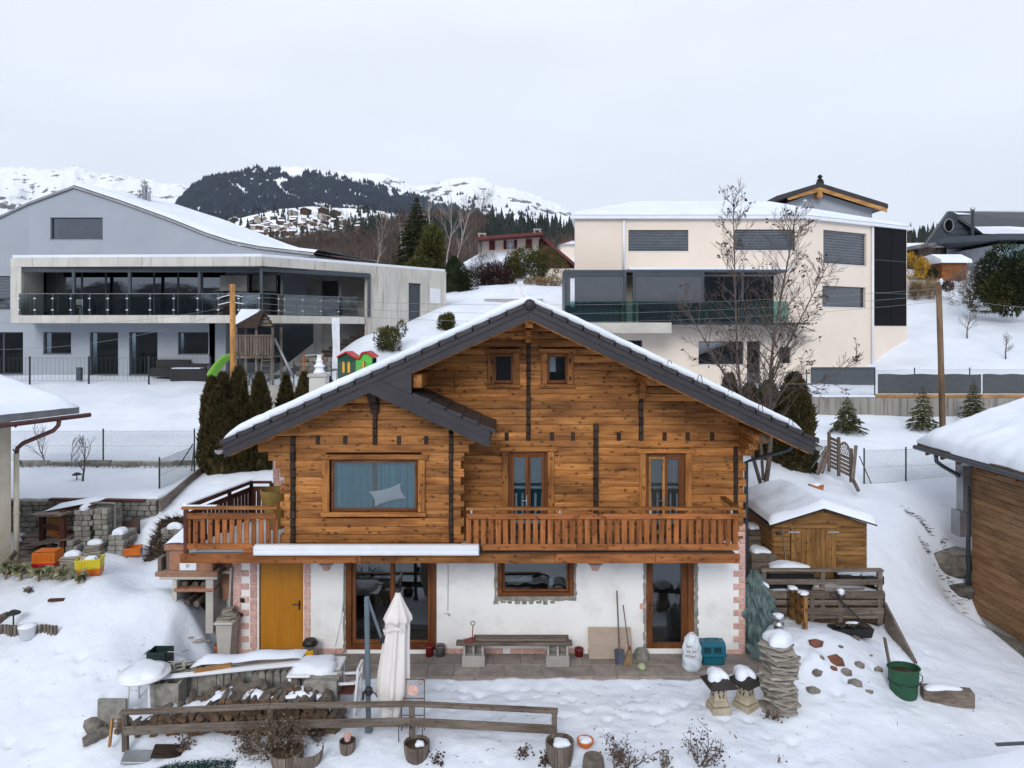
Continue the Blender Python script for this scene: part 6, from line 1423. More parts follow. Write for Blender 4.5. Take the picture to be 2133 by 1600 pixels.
s = MB(); s.tube([(0,0,-.2),(0,0,.5)], .05, 6); TRK = s.mesh('trunk', M['bark'])
hedge = [(441,985,780,22.6,'first slim thuja of the clipped row beside the chalet roof'),(464,985,772,22.7,'second slender thuja of the row left of the chalet eave'),(497,985,760,22.9,'tallest dark thuja of the row, just before the timber pole'),(453,990,800,22.2,'shorter thuja tucked in front of the hedge row'),(541,960,772,25.5,'thuja standing below the swing frame'),(596,960,778,26.5,'narrow thuja tip below the sloping swing beam'),(634,960,772,26.5,'thuja beside the chalet chimney'),(683,960,778,27,'thuja half hidden behind the chalet chimney cap'),
         (478,988,830,22.1,'low thuja filling the hedge foot'),(515,986,840,22.2,'broad low thuja under the left eave tip'),(548,987,850,22.3,'thuja behind the left eave brackets')]
for k, (px,pb,pt2,Y,lb) in enumerate(hedge):
    b = W(px,pb,Y); h = (pb-pt2)/F*Y; plant('thuja', lb, 'thuja', (b.x,Y,b.z-.1), [('crown',TH_[k%3]),('trunk',TRK)], 'thuja hedge', k*1.3, (1.02 if k in (2,9) else .86, .95, h/2.95))
for k, (px,pb,pt2,Y,w_,lb) in enumerate([(1655,985,772,23.8,1.5,'tall thuja behind the right eave near the slatted gate'),(1600,985,790,24.2,1.4,'dark thuja behind the bare tree trunks'),(1562,985,795,24.6,1.3,'thuja half hidden by the right roof slope'),(1520,985,775,25.5,1.2,'thuja tip rising over the right roof slope'),(1668,985,885,23.2,1.2,'short wide thuja beside the wire fence')]):
    b = W(px,pb,Y); plant('thuja', lb, 'thuja', (b.x,Y,b.z-.1), [('crown',TH_[(k+1)%3]),('trunk',TRK)], 'thujas behind the chalet', k*2.1, (w_*.95,w_*.95,(pb-pt2)/F*Y/2.95))
def spruce_mesh(h, r, whorls, per, seed, droop=.35, dens=26, wid=.10, open_=0.0, needle=None):
    rs.seed(seed); out = []
    for i in range(whorls):
        t = (i+.3*rs.rand())/whorls; z = h*(.06+.93*t); L_ = r*(1-t)**.85*(.85+.3*rs.rand())+.03*r
        for j in range(per):
            a = 2*np.pi*(j+rs.rand())/per+i*1.7; l_ = L_*(.65+.5*rs.rand()); n = max(6, int(dens*l_/r)+5)
            u = rs.rand(n)**.7; base = np.stack([np.cos(a)*l_*u, np.sin(a)*l_*u, z+l_*(.18*u-droop*u*u)+.05*h*rs.rand()*0*u], 1)
            sd_ = np.stack([-np.sin(a)*np.ones(n), np.cos(a)*np.ones(n), np.zeros(n)],1)*np.where(rs.rand(n) < .5, 1, -1)[:,None]
            D = np.array([np.cos(a), np.sin(a), -.25])*.9+sd_*rs.uniform(.2,1.0,(n,1))+np.array([0,0,1])*rs.uniform(-.45,.25,(n,1)); D /= np.linalg.norm(D,axis=1,keepdims=True)
            out.append(blades(base, D, rnd_dirs(n), l_*rs.uniform(.16,.34,n)*(1.15-.5*u), np.full(n, wid*r*.8)*rs.uniform(.6,1.3,n)))
    V = np.concatenate(out); tp = np.array([[[-.02*r,0,h*.9],[.02*r,0,h*.9],[0,0,h*1.02]]]); return np.concatenate([V, tp])
s = MB(); s.tube([(0,0,-.4),(0,0,6)], [.22,.03], 8); STRK = s.mesh('trunk', M['bark'])
b = W(868,600,58); SP1 = np_mesh('spruce_crown', spruce_mesh(7.6, 2.45, 30, 11, 3, dens=30), M['spruce']); plant('spruce', 'large dark spruce behind the concrete annex', 'tree', (b.x,58,Z(600,58)), [('crown',SP1),('trunk',STRK)])
def blob_mesh(n, rx, ry, rz_, seed, size, wid, lob=5, up=.3, hol=.55):
    """foliage of overlapping lobes, leaf blades near each lobe's surface"""
    rs.seed(seed); c = rs.normal(size=(lob,3))*np.array([rx,ry,rz_])*.42; c[:,2] = np.abs(c[:,2])*.9+rz_*.35; R_ = rs.uniform(.42,.70,lob)
    k = rs.randint(0,lob,n); d = rnd_dirs(n); rad = R_[k]*(hol+(1-hol)*rs.rand(n)**.4)
    P = c[k]+d*rad[:,None]*np.array([rx,ry,rz_]); P[:,2] = np.maximum(P[:,2], .02)
    D = d+rnd_dirs(n)*.6+np.array([0,0,up]); D /= np.linalg.norm(D,axis=1,keepdims=True)
    return blades(P, D, rnd_dirs(n), size*rs.uniform(.6,1.4,n), wid*rs.uniform(.6,1.4,n))
def stems_mesh(n, h, sp, seed, r_=.03, mat='bark'):
    rng = random.Random(seed); s = MB()
    for k in range(n):
        a = rng.random()*6.28; d = rng.uniform(.1,1)*sp; s.tube([(0,0,-.1),(d*.4*math.cos(a),d*.4*math.sin(a),h*.5),(d*math.cos(a),d*math.sin(a),h)], [r_,r_*.7,r_*.3], 5)
    return s.mesh('trunk', M[mat])
def shrub(name, label, px, py, Y, rx, ry, rz_, n, mat, seed, size=.14, wid=.05, lob=5, cat='shrub', stem='bark', **kw):
    me_ = np_mesh('crown', blob_mesh(n, rx, ry, rz_, seed, size, wid, lob, **kw), M[mat]); b = W(px,py,Y)
    plant(name, label, cat, (b.x,Y,b.z), [('crown',me_),('trunk',stems_mesh(5, rz_*.8, rx*.6, seed, .04*max(rx,.5), stem))])
shrub('pine', 'bushy olive pine leaning against the large spruce', 895, 590, 56, 1.35,1.3,3.0, 7000,'pinegreen',4,.32,.09,7, 'tree')
shrub('pine', 'low olive pine branch mass in front of the spruce foot', 872, 590, 55, 1.5,1.2,1.1, 4000,'pinegreen',5,.30,.09,6, 'tree')
b = W(945,625,54); plant('yew', 'tall dark green conifer at the corner of the annex', 'tree', (b.x,54,b.z-.2), [('crown',np_mesh('yew_crown', thuja_mesh(3.6,.85,6000,9), M['yew'])),('trunk',TRK)])
shrub('shrub', 'dark green shrub right of the tall conifer', 960, 612, 53, .9,.7,1.7, 3500,'yew',7,.2,.06,5)
shrub('shrub', 'grey twiggy spreading shrub before the stone house', 1000, 606, 58, 1.7,1.0,1.9, 3500,'greyshrub',8,.42,.022,6, up=.6)
shrub('shrub', 'dark red domed shrub before the stone house', 1030, 606, 57, 1.7,1.0,1.35, 6000,'redshrub',9,.26,.045,6)
shrub('shrub', 'rounded olive mountain pine left of the outdoor fireplace', 1068, 592, 58, 1.0,1.0,1.9, 3800,'pinegreen',10,.24,.06,4)
shrub('shrub', 'broad olive mountain pine behind the outdoor fireplace', 1120, 598, 58, 1.9,1.2,2.3, 7000,'pinegreen',11,.24,.06,7)
shrub('shrub', 'dry brown hedge below the broad mountain pine', 1138, 612, 55, 1.35,.5,.9, 2500,'straw',12,.3,.03,6, up=.8)
shrub('shrub', 'snowy twiggy shrub at the edge of the annex lawn', 970, 606, 56, .6,.5,.8, 900,'greyshrub',13,.3,.02,4)
shrub('shrub', 'golden yellow dwarf conifer on the rock garden', 1910, 578, 57, .75,.7,1.6, 2600,'golden',14,.22,.06,4)
shrub('shrub', 'dark bare bush behind the golden conifer', 1935, 570, 60, 1.1,.8,1.7, 2500,'twig',15,.5,.02,5, up=.8)
shrub('grass_clump', 'tall straw coloured ornamental grass beside the black panels', 1905, 622, 52, .8,.5,.95, 1600,'straw',16,.55,.02,4,'plant', up=1.0)
shrub('grass_clump', 'second straw coloured grass clump above the leaning pole', 1937, 620, 52, .75,.5,.85, 1600,'straw',17,.5,.02,4,'plant', up=1.0)
shrub('shrub', 'small green shrub beside the brown plank shed', 1944, 583, 56, .45,.4,.8, 900,'yew',18,.16,.05,3)
shrub('shrub', 'small dark red shrub near the leaning pole', 1972, 605, 51, .6,.4,.6, 900,'redshrub',19,.2,.04,3)
shrub('shrub', 'grey brown twiggy bush at the foot of the dark junipers', 2022, 640, 47, 1.1,.8,1.9, 2600,'greyshrub',20,.5,.02,5, up=.7)
shrub('juniper', 'huge dark juniper at the edge of the slope', 2120, 655, 46, 2.3,1.6,2.7, 9000,'yew',21,.32,.075,8)
shrub('juniper', 'spreading olive juniper with snow flecks beside the huge one', 2068, 648, 46.5, 1.7,1.2,1.8, 6000,'pinegreen',22,.28,.06,7)
for (px,py,Y,h,w_,lb) in ((1765,898,27.3,1.42,.62,'drooping young fir nearest the slatted gate'),(1922,893,27.8,1.75,.58,'upright young fir left of the leaning pole'),(2028,872,28.8,1.65,.55,'young fir right of the leaning pole')):
    me_ = np_mesh('fir_crown', spruce_mesh(h, w_, 20, 9, int(px), dens=22, wid=.13), M['youngfir']); b = W(px,py,Y); plant('young_fir', lb, 'fir', (b.x,Y,b.z-.05), [('crown',me_),('trunk',TRK)], 'young firs below the retaining wall')
for (px,py,Y,h,w_,lb) in ((812,728,37.5,1.55,.55,'small green pine on the snow slope above the playhouse'),(930,687,40.5,1.0,.40,'little pine at the corner of the annex')):
    me_ = np_mesh('pine_crown', blob_mesh(2600, w_, w_, h*.62, int(px), .15, .05, 9, up=.8), M['pinegreen']); b = G(px,py,30,60); plant('young_pine', lb, 'pine', (b.x,b.y,b.z-.05), [('crown',me_),('trunk',TRK)])
# --- bare trees with real branches
class Tree:
    def __init__(s, seed): s.r = random.Random(seed); s.mb = MB(); s.tips = []
    def branch(s, p, d, L_, r0, lvl, maxl, upb=.18, wob=.22, kids=5, spread=.75, start=.25, ratio=.55, ns=None):
        r = s.r; n = ns or (5 if lvl == 0 else 4 if lvl == 1 else 3); pts_ = [Vector(p)]; dd = Vector(d).normalized(); dirs = []
        for k in range(n):
            dd = (dd+Vector((r.gauss(0,wob),r.gauss(0,wob),r.gauss(0,wob*.6)+upb*.5))*.5).normalized(); pts_.append(pts_[-1]+dd*(L_/n)); dirs.append(dd.copy())
        s.mb.tube(pts_, [r0*(1-.78*k/n) for k in range(n+1)], 6 if lvl == 0 else 4 if lvl == 1 else 3, False)
        if lvl >= maxl: s.tips.append((pts_[-1], dd)); return
        for k in range(kids):
            f = start+(1-start)*(k+r.random()*.7)/kids; i = min(n-1, int(f*n)); q = pts_[i].lerp(pts_[i+1], f*n-i) if i < n else pts_[-1]
            ax = dirs[i].orthogonal().normalized(); ax.rotate(Matrix.Rotation(r.random()*6.283,3,dirs[i])); nd = (dirs[i]+ax*spread*r.uniform(.7,1.3)).normalized()
            s.branch(q, nd, L_*ratio*r.uniform(.6,1.15)*(1.05-.45*f), max(.0062, r0*(1-.75*f)*.6), lvl+1, maxl, upb, wob, max(2,kids-1), spread, .2, ratio)
        s.tips.append((pts_[-1], dd))
    def along(s, pts_, r0, r1, lvl0, maxl, kids, L_, upb=.25, start=.2, spread=.8):
        """a leader through given points with side branches"""
        r = s.r; pts_ = [Vector(p) for p in pts_]; n = len(pts_); s.mb.tube(pts_, [r0+(r1-r0)*k/(n-1) for k in range(n)], 8)
        for k in range(kids):
            f = start+(1-start)*(k+r.random()*.8)/kids; i = min(n-2, int(f*(n-1))); q = pts_[i].lerp(pts_[i+1], f*(n-1)-i); d = (pts_[i+1]-pts_[i]).normalized()
            ax = d.orthogonal().normalized(); ax.rotate(Matrix.Rotation(k*2.4+r.random(),3,d)); s.branch(q, (d*.75+ax*spread).normalized(), L_*(1.1-.75*f)*r.uniform(.7,1.2), max(.012,(r0+(r1-r0)*f)*.42), 1, maxl, upb, .2, 6, .62, .15, .55)
        s.tips.append((pts_[-1], Vector((0,0,1))))
    def leaves(s, frac, size, seed, per=3, n3=True):
        r = random.Random(seed); m_ = MB()
        for (p, d) in s.tips:
            if r.random() > frac: continue
            for _ in range(per):
                q = p+Vector((r.gauss(0,.05),r.gauss(0,.05),r.gauss(0,.05)-.03)); a = Vector((r.gauss(0,1),r.gauss(0,1),r.gauss(0,1))).normalized(); b_ = a.orthogonal().normalized(); z_ = size*r.uniform(.6,1.3)
                m_.add([q, q+a*z_*.5+b_*z_*.3, q+a*z_, q+a*z_*.5-b_*z_*.3], [(0,1,2,3)])
        return m_
T = Tree(11); Yt = 21.0
P_ = lambda px,py,dy=0: W(px,py,Yt+dy)
base = G(1592,1024)
T.along([base-Vector((0,0,.1)), P_(1602,960), P_(1606,900,.1), P_(1603,800,.15), P_(1612,700,.2), P_(1630,600,.25), P_(1648,510,.3), P_(1655,455,.3)], .085, .010, 0, 3, 56, 2.1, start=.26)
T.along([base-Vector((.02,0,.1)), P_(1578,985,-.1), P_(1562,930,-.2), P_(1545,840,-.25), P_(1536,740,-.3), P_(1531,600,-.3), P_(1529,500,-.3), P_(1527,408,-.3)], .065, .008, 0, 3, 56, 1.8, start=.28)
T.along([P_(1590,1000,.1), P_(1585,930,.2), P_(1592,830,.3), P_(1640,720,.4), P_(1690,620,.5), P_(1728,545,.5)], .05, .008, 0, 3, 38, 1.6, start=.28)
T.along([P_(1603,860,.1), P_(1640,800,0), P_(1700,800,-.1), P_(1750,775,-.1), P_(1800,732,-.1)], .035, .006, 0, 3, 9, 1.1, start=.25)
T.along([P_(1560,900,-.2), P_(1520,800,-.2), P_(1480,730,-.3), P_(1440,660,-.3), P_(1420,610,-.3)], .035, .006, 0, 3, 14, 1.3, start=.3)
tr = thing('bare_tree', 'tall bare multi stemmed tree with few withered leaves beside the chalet', 'tree', base)
T.mb.v = [(v[0]-base.x,v[1]-base.y,v[2]-base.z) for v in T.mb.v]; link(T.mb.mesh('branches', M['twig'], False), 'branches', tr)
lv = T.leaves(.035, .11, 3, 4); lv.v = [(v[0]-base.x,v[1]-base.y,v[2]-base.z) for v in lv.v]; link(lv.mesh('leaves', M['deadleaf']), 'leaves', tr)
def bare(px, py, Y, h, seed, label, mat='twig', r0=.05, kids=7, maxl=3, spread=.8, name='bare_tree', cat='tree', upb=.2, start=.3, lean=(0,0)):
    b = G(px,py,Y-6,Y+6) if Y < 50 else W(px,py,Y); t = Tree(seed); t.branch((0,0,-.1), (lean[0],lean[1],1), h*.75, r0, 0, maxl, upb, .2, kids, spread, start, .6); tt = thing(name, label, cat, b); link(t.mb.mesh('branches', M[mat]), 'branches', tt); return t, tt
bare(2015,705,44,2.2,3,'small bare fruit tree on the snow slope above the track','twig',.05); bare(2095,748,38,1.7,4,'smaller propped fruit tree by the snowy track','twig',.045)
bare(287//3,968,23.1,1.9,5,'thin bare bush behind the wire fence near the neighbour house','twig',.02,8,2,.5,'bare_bush','bush',start=.05); bare(172,1002,21.8,1.75,6,'crooked bare sapling in the snowy upper garden','bark',.035,6,3,.7,lean=(.12,0))
bare(150,968,23.0,1.1,7,'small bare bush left of the crooked sapling','twig',.015,8,2,.6,'bare_bush','bush',start=.05)
bare(1400,770,36,2.4,8,'bare bush beside the ground floor of the cream house','twig',.03,8,2,.7,'bare_bush','bush',start=.1)
for k,(px,py,Y,h,r_,lb,lean) in enumerate(((905,545,75,6.0,.075,'slender white birch behind the spruce',(.0,0)),(930,560,72,6.2,.08,'leaning white birch right of the spruce',(.10,0)),(948,560,78,5.6,.09,'thin birch leaning towards the stone house',(.22,0)),(780,575,68,4.8,.09,'white birch standing over the concrete annex',(.06,0)),(845,560,90,5.0,.08,'thin pale birch left of the spruce',(-.1,0)))):
    bare(px,py,Y,h*1.55,40+k,lb,'birch',r_,9,2,.55,'birch',upb=.35,start=.3,lean=lean)
for k,(px,py,Y,h,lb) in enumerate(((672,560,62,5.2,'wide bare tree above the grey house roof'),(745,565,70,5.4,'broad bare tree behind the annex roof'),(1000,520,95,7.5,'tall grey bare tree behind the stone house'),(980,530,88,6.5,'bare tree left of the stone house chimney'),(815,560,66,4.2,'low bare tree left of the spruce'))):
    bare(px,py,Y,h*1.3,60+k,lb,'bare',.10,10,3,.8,upb=.25,start=.12)
# --- woods on the hills
def cones(P, h, r, sides, layers, seed, jag=.25):
    rs.seed(seed); n = len(P); out = []
    for l_ in range(layers):
        z0 = h*(.05+.80*l_/layers); z1 = h*np.minimum(1.02, .05+.80*l_/layers+1.35/layers*.9+ (.12 if l_ == layers-1 else 0)); rr = r*(1-.82*l_/layers); a0 = rs.rand(n)*6.28
        for j in range(sides):
            a, b_ = a0+2*np.pi*j/sides, a0+2*np.pi*(j+1)/sides; q1 = rr*(1+jag*rs.uniform(-1,1,n)); q2 = rr*(1+jag*rs.uniform(-1,1,n))
            A = P+np.stack([q1*np.cos(a), q1*np.sin(a), z0], 1); B = P+np.stack([q2*np.cos(b_), q2*np.sin(b_), z0+h*.03*rs.randn(n)], 1); C = P+np.stack([np.zeros(n), np.zeros(n), z1], 1); out.append(np.stack([A,B,C],1))
    return np.concatenate(out)
def inpoly(x, y, poly):
    c = np.zeros(len(x), bool); n = len(poly)
    for i in range(n):
        (x0,y0),(x1,y1) = poly[i], poly[(i+1)%n]; k = ((y0 > y) != (y1 > y)) & (x < (x1-x0)*(y-y0)/(y1-y0+1e-9)+x0); c ^= k
    return c
rs.seed(31); n = 40000; u = rs.uniform(300,1150,n); tt_ = rs.rand(n)**.8; pyr = interp(S3.base,u)+(interp(S3.ridge,u)-interp(S3.base,u))*tt_
clear = [[(588,344),(650,346),(655,356),(632,358),(628,372),(604,371),(600,362),(585,360)],[(560,376),(600,372),(600,378),(585,384),(592,396),(606,404),(628,412),(626,415),(600,407),(582,396),(575,384)],[(480,382),(512,392),(510,408),(503,400),(495,392),(482,388)],[(538,408),(548,408),(547,416),(538,415)],[(410,432),(418,434),(416,444),(408,440)],[(672,392),(686,406),(684,408),(676,402)],[(726,394),(732,400),(732,406),(727,404)],[(737,402),(776,414),(775,416),(737,408)],[(800,378),(812,390),(822,412),(812,414),(806,396)],[(650,420),(690,428),(690,436),(655,432)],[(712,426),(750,432),(748,440),(714,434)],[(780,372),(900,400),(900,392),(800,360)]]
ok = np.ones(n, bool)
for p in clear: ok &= ~inpoly(u, pyr, p)
nz_ = fbm(u*.05, pyr*.08, 41, 3); ok &= (nz_ > -.27+.0*u); ok &= ~((u > 640) & (pyr < interp(S3.ridge,u)+10) & (fbm(u*.15,pyr*.2,43,3) < .02)); ok &= ~((u > 520)&(u<600)&(pyr < interp(S3.ridge,u)+14)&(fbm(u*.2,pyr*.2,44,3) < -.06))
P = S3.at(u[ok], tt_[ok]); k = len(P); fo = link(np_mesh('forest', cones(P, rs.uniform(8,24,k), rs.uniform(3.5,6.5,k), 4, 1, 3, .4), M['hazefir']), 'forest'); tag(fo, 'dark conifer forest on the far mountain', None, None, 'stuff')
rs.seed(33); n = 900; u = rs.uniform(800,1150,n); tt_ = rs.uniform(.35,.8,n); ok = fbm(u*.06, tt_*22, 51, 3) > .10; P = S4.at(u[ok], tt_[ok]); k = len(P); fo = link(np_mesh('forest', cones(P, rs.uniform(20,34,k), rs.uniform(8,14,k), 4, 1, 5), M['hazefir']), 'forest'); tag(fo, 'scattered trees under the snowy summit', None, None, 'stuff')
# near hill: conifers above, leafless trees below
rs.seed(35); n = 5200; u = rs.uniform(350,2250,n); tt_ = rs.uniform(.12,1,n)**.7; f = fbm(u*.012, tt_*3, 61, 3)+.55*(tt_-.5)+np.where(u > 1020, .12*(tt_ > .45), -.15); con = f > .07
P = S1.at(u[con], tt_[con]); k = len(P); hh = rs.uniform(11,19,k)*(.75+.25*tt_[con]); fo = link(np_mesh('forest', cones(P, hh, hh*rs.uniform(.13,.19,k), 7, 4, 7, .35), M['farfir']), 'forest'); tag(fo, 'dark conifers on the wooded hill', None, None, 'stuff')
P = S1.at(u[~con], tt_[~con]); k = len(P); Vs = []
for j in range(60):
    d = rnd_dirs(k); d[:,2] = np.abs(d[:,2])*.9+.55; d /= np.linalg.norm(d,axis=1,keepdims=True); h = rs.uniform(10,16,k); st = P+np.stack([np.zeros(k),np.zeros(k),h*rs.uniform(.05,.6,k)],1)+rnd_dirs(k)*(h*.12)[:,None]; Vs.append(blades(st, d, rnd_dirs(k), h*rs.uniform(.25,.55,k), .0012*P[:,1]*rs.uniform(.5,1.1,k)+.03))
fo = link(np_mesh('forest', np.concatenate(Vs), M['bare']), 'forest'); tag(fo, 'leafless brown wood on the near hill', None, None, 'stuff')
# conifers between the village houses and at the right horizon
rs.seed(37); n = 1000; u = rs.uniform(380,900,n); tt_ = rs.rand(n); P = S2.at(u, tt_); hh = rs.uniform(9,17,n); keep = (fbm(u*.05, tt_*8, 66, 3) > .0) | (u > 740) | (u < 470); P, hh = P[keep], hh[keep]; fo = link(np_mesh('forest', cones(P, hh, hh*.2, 6, 3, 9, .3), M['farfir']), 'forest'); tag(fo, 'conifers round the hillside village', None, None, 'stuff')
# village houses
vs_ = []
def chalet_mesh(w_, d_, h_, rise, seed):
    s = MB(); s.prism([(-w_/2,-3),(w_/2,-3),(w_/2,h_),(0,h_+rise),(-w_/2,h_)], -d_/2, d_/2); wl = s.mesh('wall', VM[seed % 3])
    s = MB(); e = 1.1; k = rise/(w_/2); a_ = (-w_/2-e, h_-e*k); b_ = (w_/2+e, h_-e*k); s.prism([a_,(0,h_+rise),b_,(b_[0],b_[1]+.9),(0,h_+rise+.95),(a_[0],a_[1]+.9)], -d_/2-1, d_/2+1); rf = s.mesh('roof', M['hillsnow'])
    s = MB(); s.prism([(a_[0],a_[1]-.4),(0,h_+rise-.45),(b_[0],b_[1]-.4),(b_[0],b_[1]),(0,h_+rise),(a_[0],a_[1])], -d_/2-1.05, d_/2+.9); ev = s.mesh('eaves', M['dark_x'])
    s = MB()
    for i in range(3):
        for j in range(max(1,int(h_/3))): x = -w_/3+i*w_/3; z = 1+j*2.8; s.add([(x-.7,-d_/2-.05,z),(x+.7,-d_/2-.05,z),(x+.7,-d_/2-.05,z+1.3),(x-.7,-d_/2-.05,z+1.3)],[(0,1,2,3)])
    wn = s.mesh('windows', M['pv'])
    return wl, rf, ev, wn
VM = [plain('vwood', (.085,.045,.028), (.05,.026,.017), .9, scale=.3, bmp=0, amt=.2), plain('vplaster', (.42,.36,.30), (.32,.27,.22), .9, scale=.3, bmp=0, amt=.2), plain('vbrown', (.14,.085,.06), (.09,.05,.035), .9, scale=.3, bmp=0, amt=.2)]
CM = [chalet_mesh(w_,d_,h_,r_,k) for k,(w_,d_,h_,r_) in enumerate(((11,11,5,2.6),(14,11,7.5,3),(12,13,6,2.8),(17,12,9,3.4)))]
def vhouse(px, py, k, rz, sc_, label, group='chalets of the hillside village'):
    b_, r_ = interp(S2.base,px), interp(S2.ridge,px); t_ = float(np.clip((b_-py)/(b_-r_),0,1.0)); p = S2.at(np.array([px]), np.array([t_]))[0]
    t = bpy.data.objects.new('village_chalet', None); COL.objects.link(t); t.location = p; t.rotation_euler = (0,0,rz); t.scale = (sc_,)*3; tag(t, label, 'house', group)
    for nm, me_ in zip(('wall','roof','eaves','windows'), CM[k]): link(me_, nm, t)
rng = random.Random(4); vl = 'small chalet under snow in the distant hillside village'
for i, (px,py,k) in enumerate(((637,447,3),(611,449,1),(674,446,3),(699,452,3))): vhouse(px,py,k,rng.uniform(-.4,.4),.9, ['tall wide chalet at the top middle of the hillside village','brown chalet at the upper left crest of the village','broad chalet at the crest beside the conifers','wide dark chalet at the upper right end of the village'][i])
vhouse(487,463,0,.7,1.0,'lone snow roofed chalet left of the hillside village',None); vhouse(797,457,1,.2,.9,'single pale house right of the village at the wood edge',None)
cnt = 0; used = []
while cnt < 62:
    px = rng.uniform(520,770); py = rng.uniform(452,492)
    if py < 452+(abs(px-640)/130)*10 or (px > 710 and py > 478): continue
    if any(abs(px-a) < 9 and abs(py-b_) < 4.5 for a,b_ in used): 
        if rng.random() > .06: continue
    used.append((px,py)); vhouse(px,py,rng.choice((0,0,1,2,2)),rng.uniform(-.6,.6)+(math.pi/2 if rng.random() < .6 else 0),rng.uniform(.62,.85),vl); cnt += 1
# ------------------------------------------------------------------ things in the garden
def V3(x, y, z): return Vector((x, y, z))
def snowcap(c, rx, ry, h, seed=0, par=None, nm='snow', rz=0):
    """a soft pillow of snow"""
    s = MB(); n = 14; m_ = 6; ca, sa = math.cos(rz), math.sin(rz)
    def f(u, v):
        a = u*2*math.pi; r_ = math.sin(v*math.pi/2); sq = 1/max(abs(math.cos(a)), abs(math.sin(a)))**.55
        w_ = 1+.12*math.sin(a*3+seed)+.07*math.sin(a*5+seed*2); x, y = rx*r_*math.cos(a)*sq*w_, ry*r_*math.sin(a)*sq*w_
        return (c[0]+x*ca-y*sa, c[1]+x*sa+y*ca, c[2]+h*math.cos(v*math.pi/2)**.6*(1+.15*math.sin(x*9+seed))-.005)
    s.grid(f, n*2, m_); return s.build(nm, M['snow_soft'], par, True)
def T_(name, label, cat, px, py, group=None, dz=0):
    g = G(px, py); t = thing(name, label, cat, g+Vector((0,0,dz)), group); return t, g+Vector((0,0,dz))
def part(t, nm, mat, fn, smooth=False): s = MB(); fn(s); return s.build(nm, M[mat], t, smooth)
# --- low fence in front
t = thing('garden_fence', 'low weathered two rail garden fence in front of the woodpile', 'fence', W(700,1545,12.6))
FP = [W(258,1556,12.45), W(562,1550,12.6), W(857,1545,12.68), W(1155,1556,12.5)]
FT = [W(258,1484,12.45), W(562,1471,12.6), W(857,1466,12.68), W(1155,1481,12.5)]
for a, b in zip(FP, FT): part(t, 'post', 'grey_z', lambda s: s.bar(a-V3(0,-.05,.1), b+V3(0,.05,-.03), .095, .085, .008))
for i in range(3):
    j = V3(0,0,.0); part(t, 'top_rail', 'grey_x', lambda s: s.bar(FT[i]+V3(-.06 if i == 0 else .003,0,0), FT[i+1]+V3(.06 if i == 2 else 0,0,0), .13, .055, .008))
    part(t, 'rail', 'grey_x', lambda s: s.bar(FT[i]+V3(.003,-.03,-.31), FT[i+1]+V3(0,-.03,-.31), .035, .155, .008))
# --- firewood
LG = []
for k in range(5):
    s = MB(); n = 9; rr = [1+.14*math.sin(j*2.1+k*1.7)+.1*math.cos(j*3.3+k) for j in range(n)]
    if k in (1,3): rr = [r_*(.55 if j in (0,1,8) else 1) for j, r_ in enumerate(rr)]
    for y in (0,.40): s.v += [(.075*rr[j]*math.cos(j*6.283/n), y, .075*rr[j]*math.sin(j*6.283/n)) for j in range(n)]
    s.f = [(j,(j+1)%n,n+(j+1)%n,n+j) for j in range(n)]+[tuple(range(n))[::-1], tuple(range(n,2*n))]
    me_ = s.mesh('firewood_log', M['bark']); me_.materials.append(M['endgrain'])
    me_.polygons[n].material_index = 1; me_.polygons[n+1].material_index = 1; LG.append(me_)
rng = random.Random(21); nlog = 0
def pile_top(px): return float(np.interp(px, [215,250,330,430,470,560,640,690,700],[1520,1478,1474,1452,1432,1438,1432,1440,1500]))
for rowy, Yp in ((0,12.85),(1,13.25)):
    for r_ in range(8):
        px = 228
        while px < 694:
            Yq = Yp; x = X(px,Yq); zg = H(x,Yq-.1); z = zg+.06+r_*.125
            zt = Z(pile_top(px)+(26 if rowy == 0 else 0), Yq)
            if z < zt and not (rowy == 1 and r_ < 2):
                o = place(LG[rng.randrange(5)], 'firewood_log', (x+rng.uniform(-.02,.02), Yq+rng.uniform(-.06,.06), z), 0, rng.uniform(.85,1.2), rot=(rng.uniform(-.06,.06), rng.uniform(0,6.28), rng.gauss(0,.16 if rowy == 0 else .55)))
                tag(o, 'split firewood log in the snowy woodpile behind the low fence', 'log', 'firewood logs of the woodpile'); nlog += 1
            px += 15.5 if rowy == 0 else 17
s = MB()
def wps(u, v):
    px = 222+u*476; Yq = 13.0+v*.42; zt = Z(pile_top(px), 13.25); n_ = float(fbm(np.array(px*.028), np.array(v*2.5), 7, 4)); e = min(1,8*u,8*(1-u))*min(1,v*6+.1)*min(1,(1-v)*6+.1)
    return (X(px,13.25), Yq+.10*n_, zt-.08+(.07+.34*n_)*e-.10*v*v)
s.grid(wps, 90, 10); o = s.build('snow_drift', M['snow_soft'], None, True); tag(o, 'snow lying on the woodpile', None, None, 'stuff')
# --- concrete elements behind the woodpile
PM = []
for k in range(3):
    s = MB(); w_, d_, h_ = .125, .26, .50
    pr = [(-w_/2,0),(w_/2,0),(w_/2,h_*.88),(w_*.32,h_*.97),(0,h_),(-w_*.32,h_*.97),(-w_/2,h_*.88)]
    s.prism(pr, -d_/2, -d_/2+.06); s.prism([(-w_*.28,0),(w_*.28,0),(w_*.28,h_*.9),(-w_*.28,h_*.9)], -d_/2+.06, d_/2); PM.append(s.mesh('palisade_stone', M['block']))
for i in range(17):
    px = 395+i*14.2; x = X(px,13.95); o = place(PM[i%3], 'palisade_stone', (x, 13.95+.05*math.sin(i), .13), rng.uniform(-.06,.06), (1,1,rng.uniform(.92,1.06))); tag(o, ORD[i]+' upright concrete palisade stone counted from the hollow block', 'stone', 'concrete palisade stones')
t = thing('block_plinth', 'bed of grey concrete blocks carrying the palisade stones', 'blocks', (X(500,14),14,0))
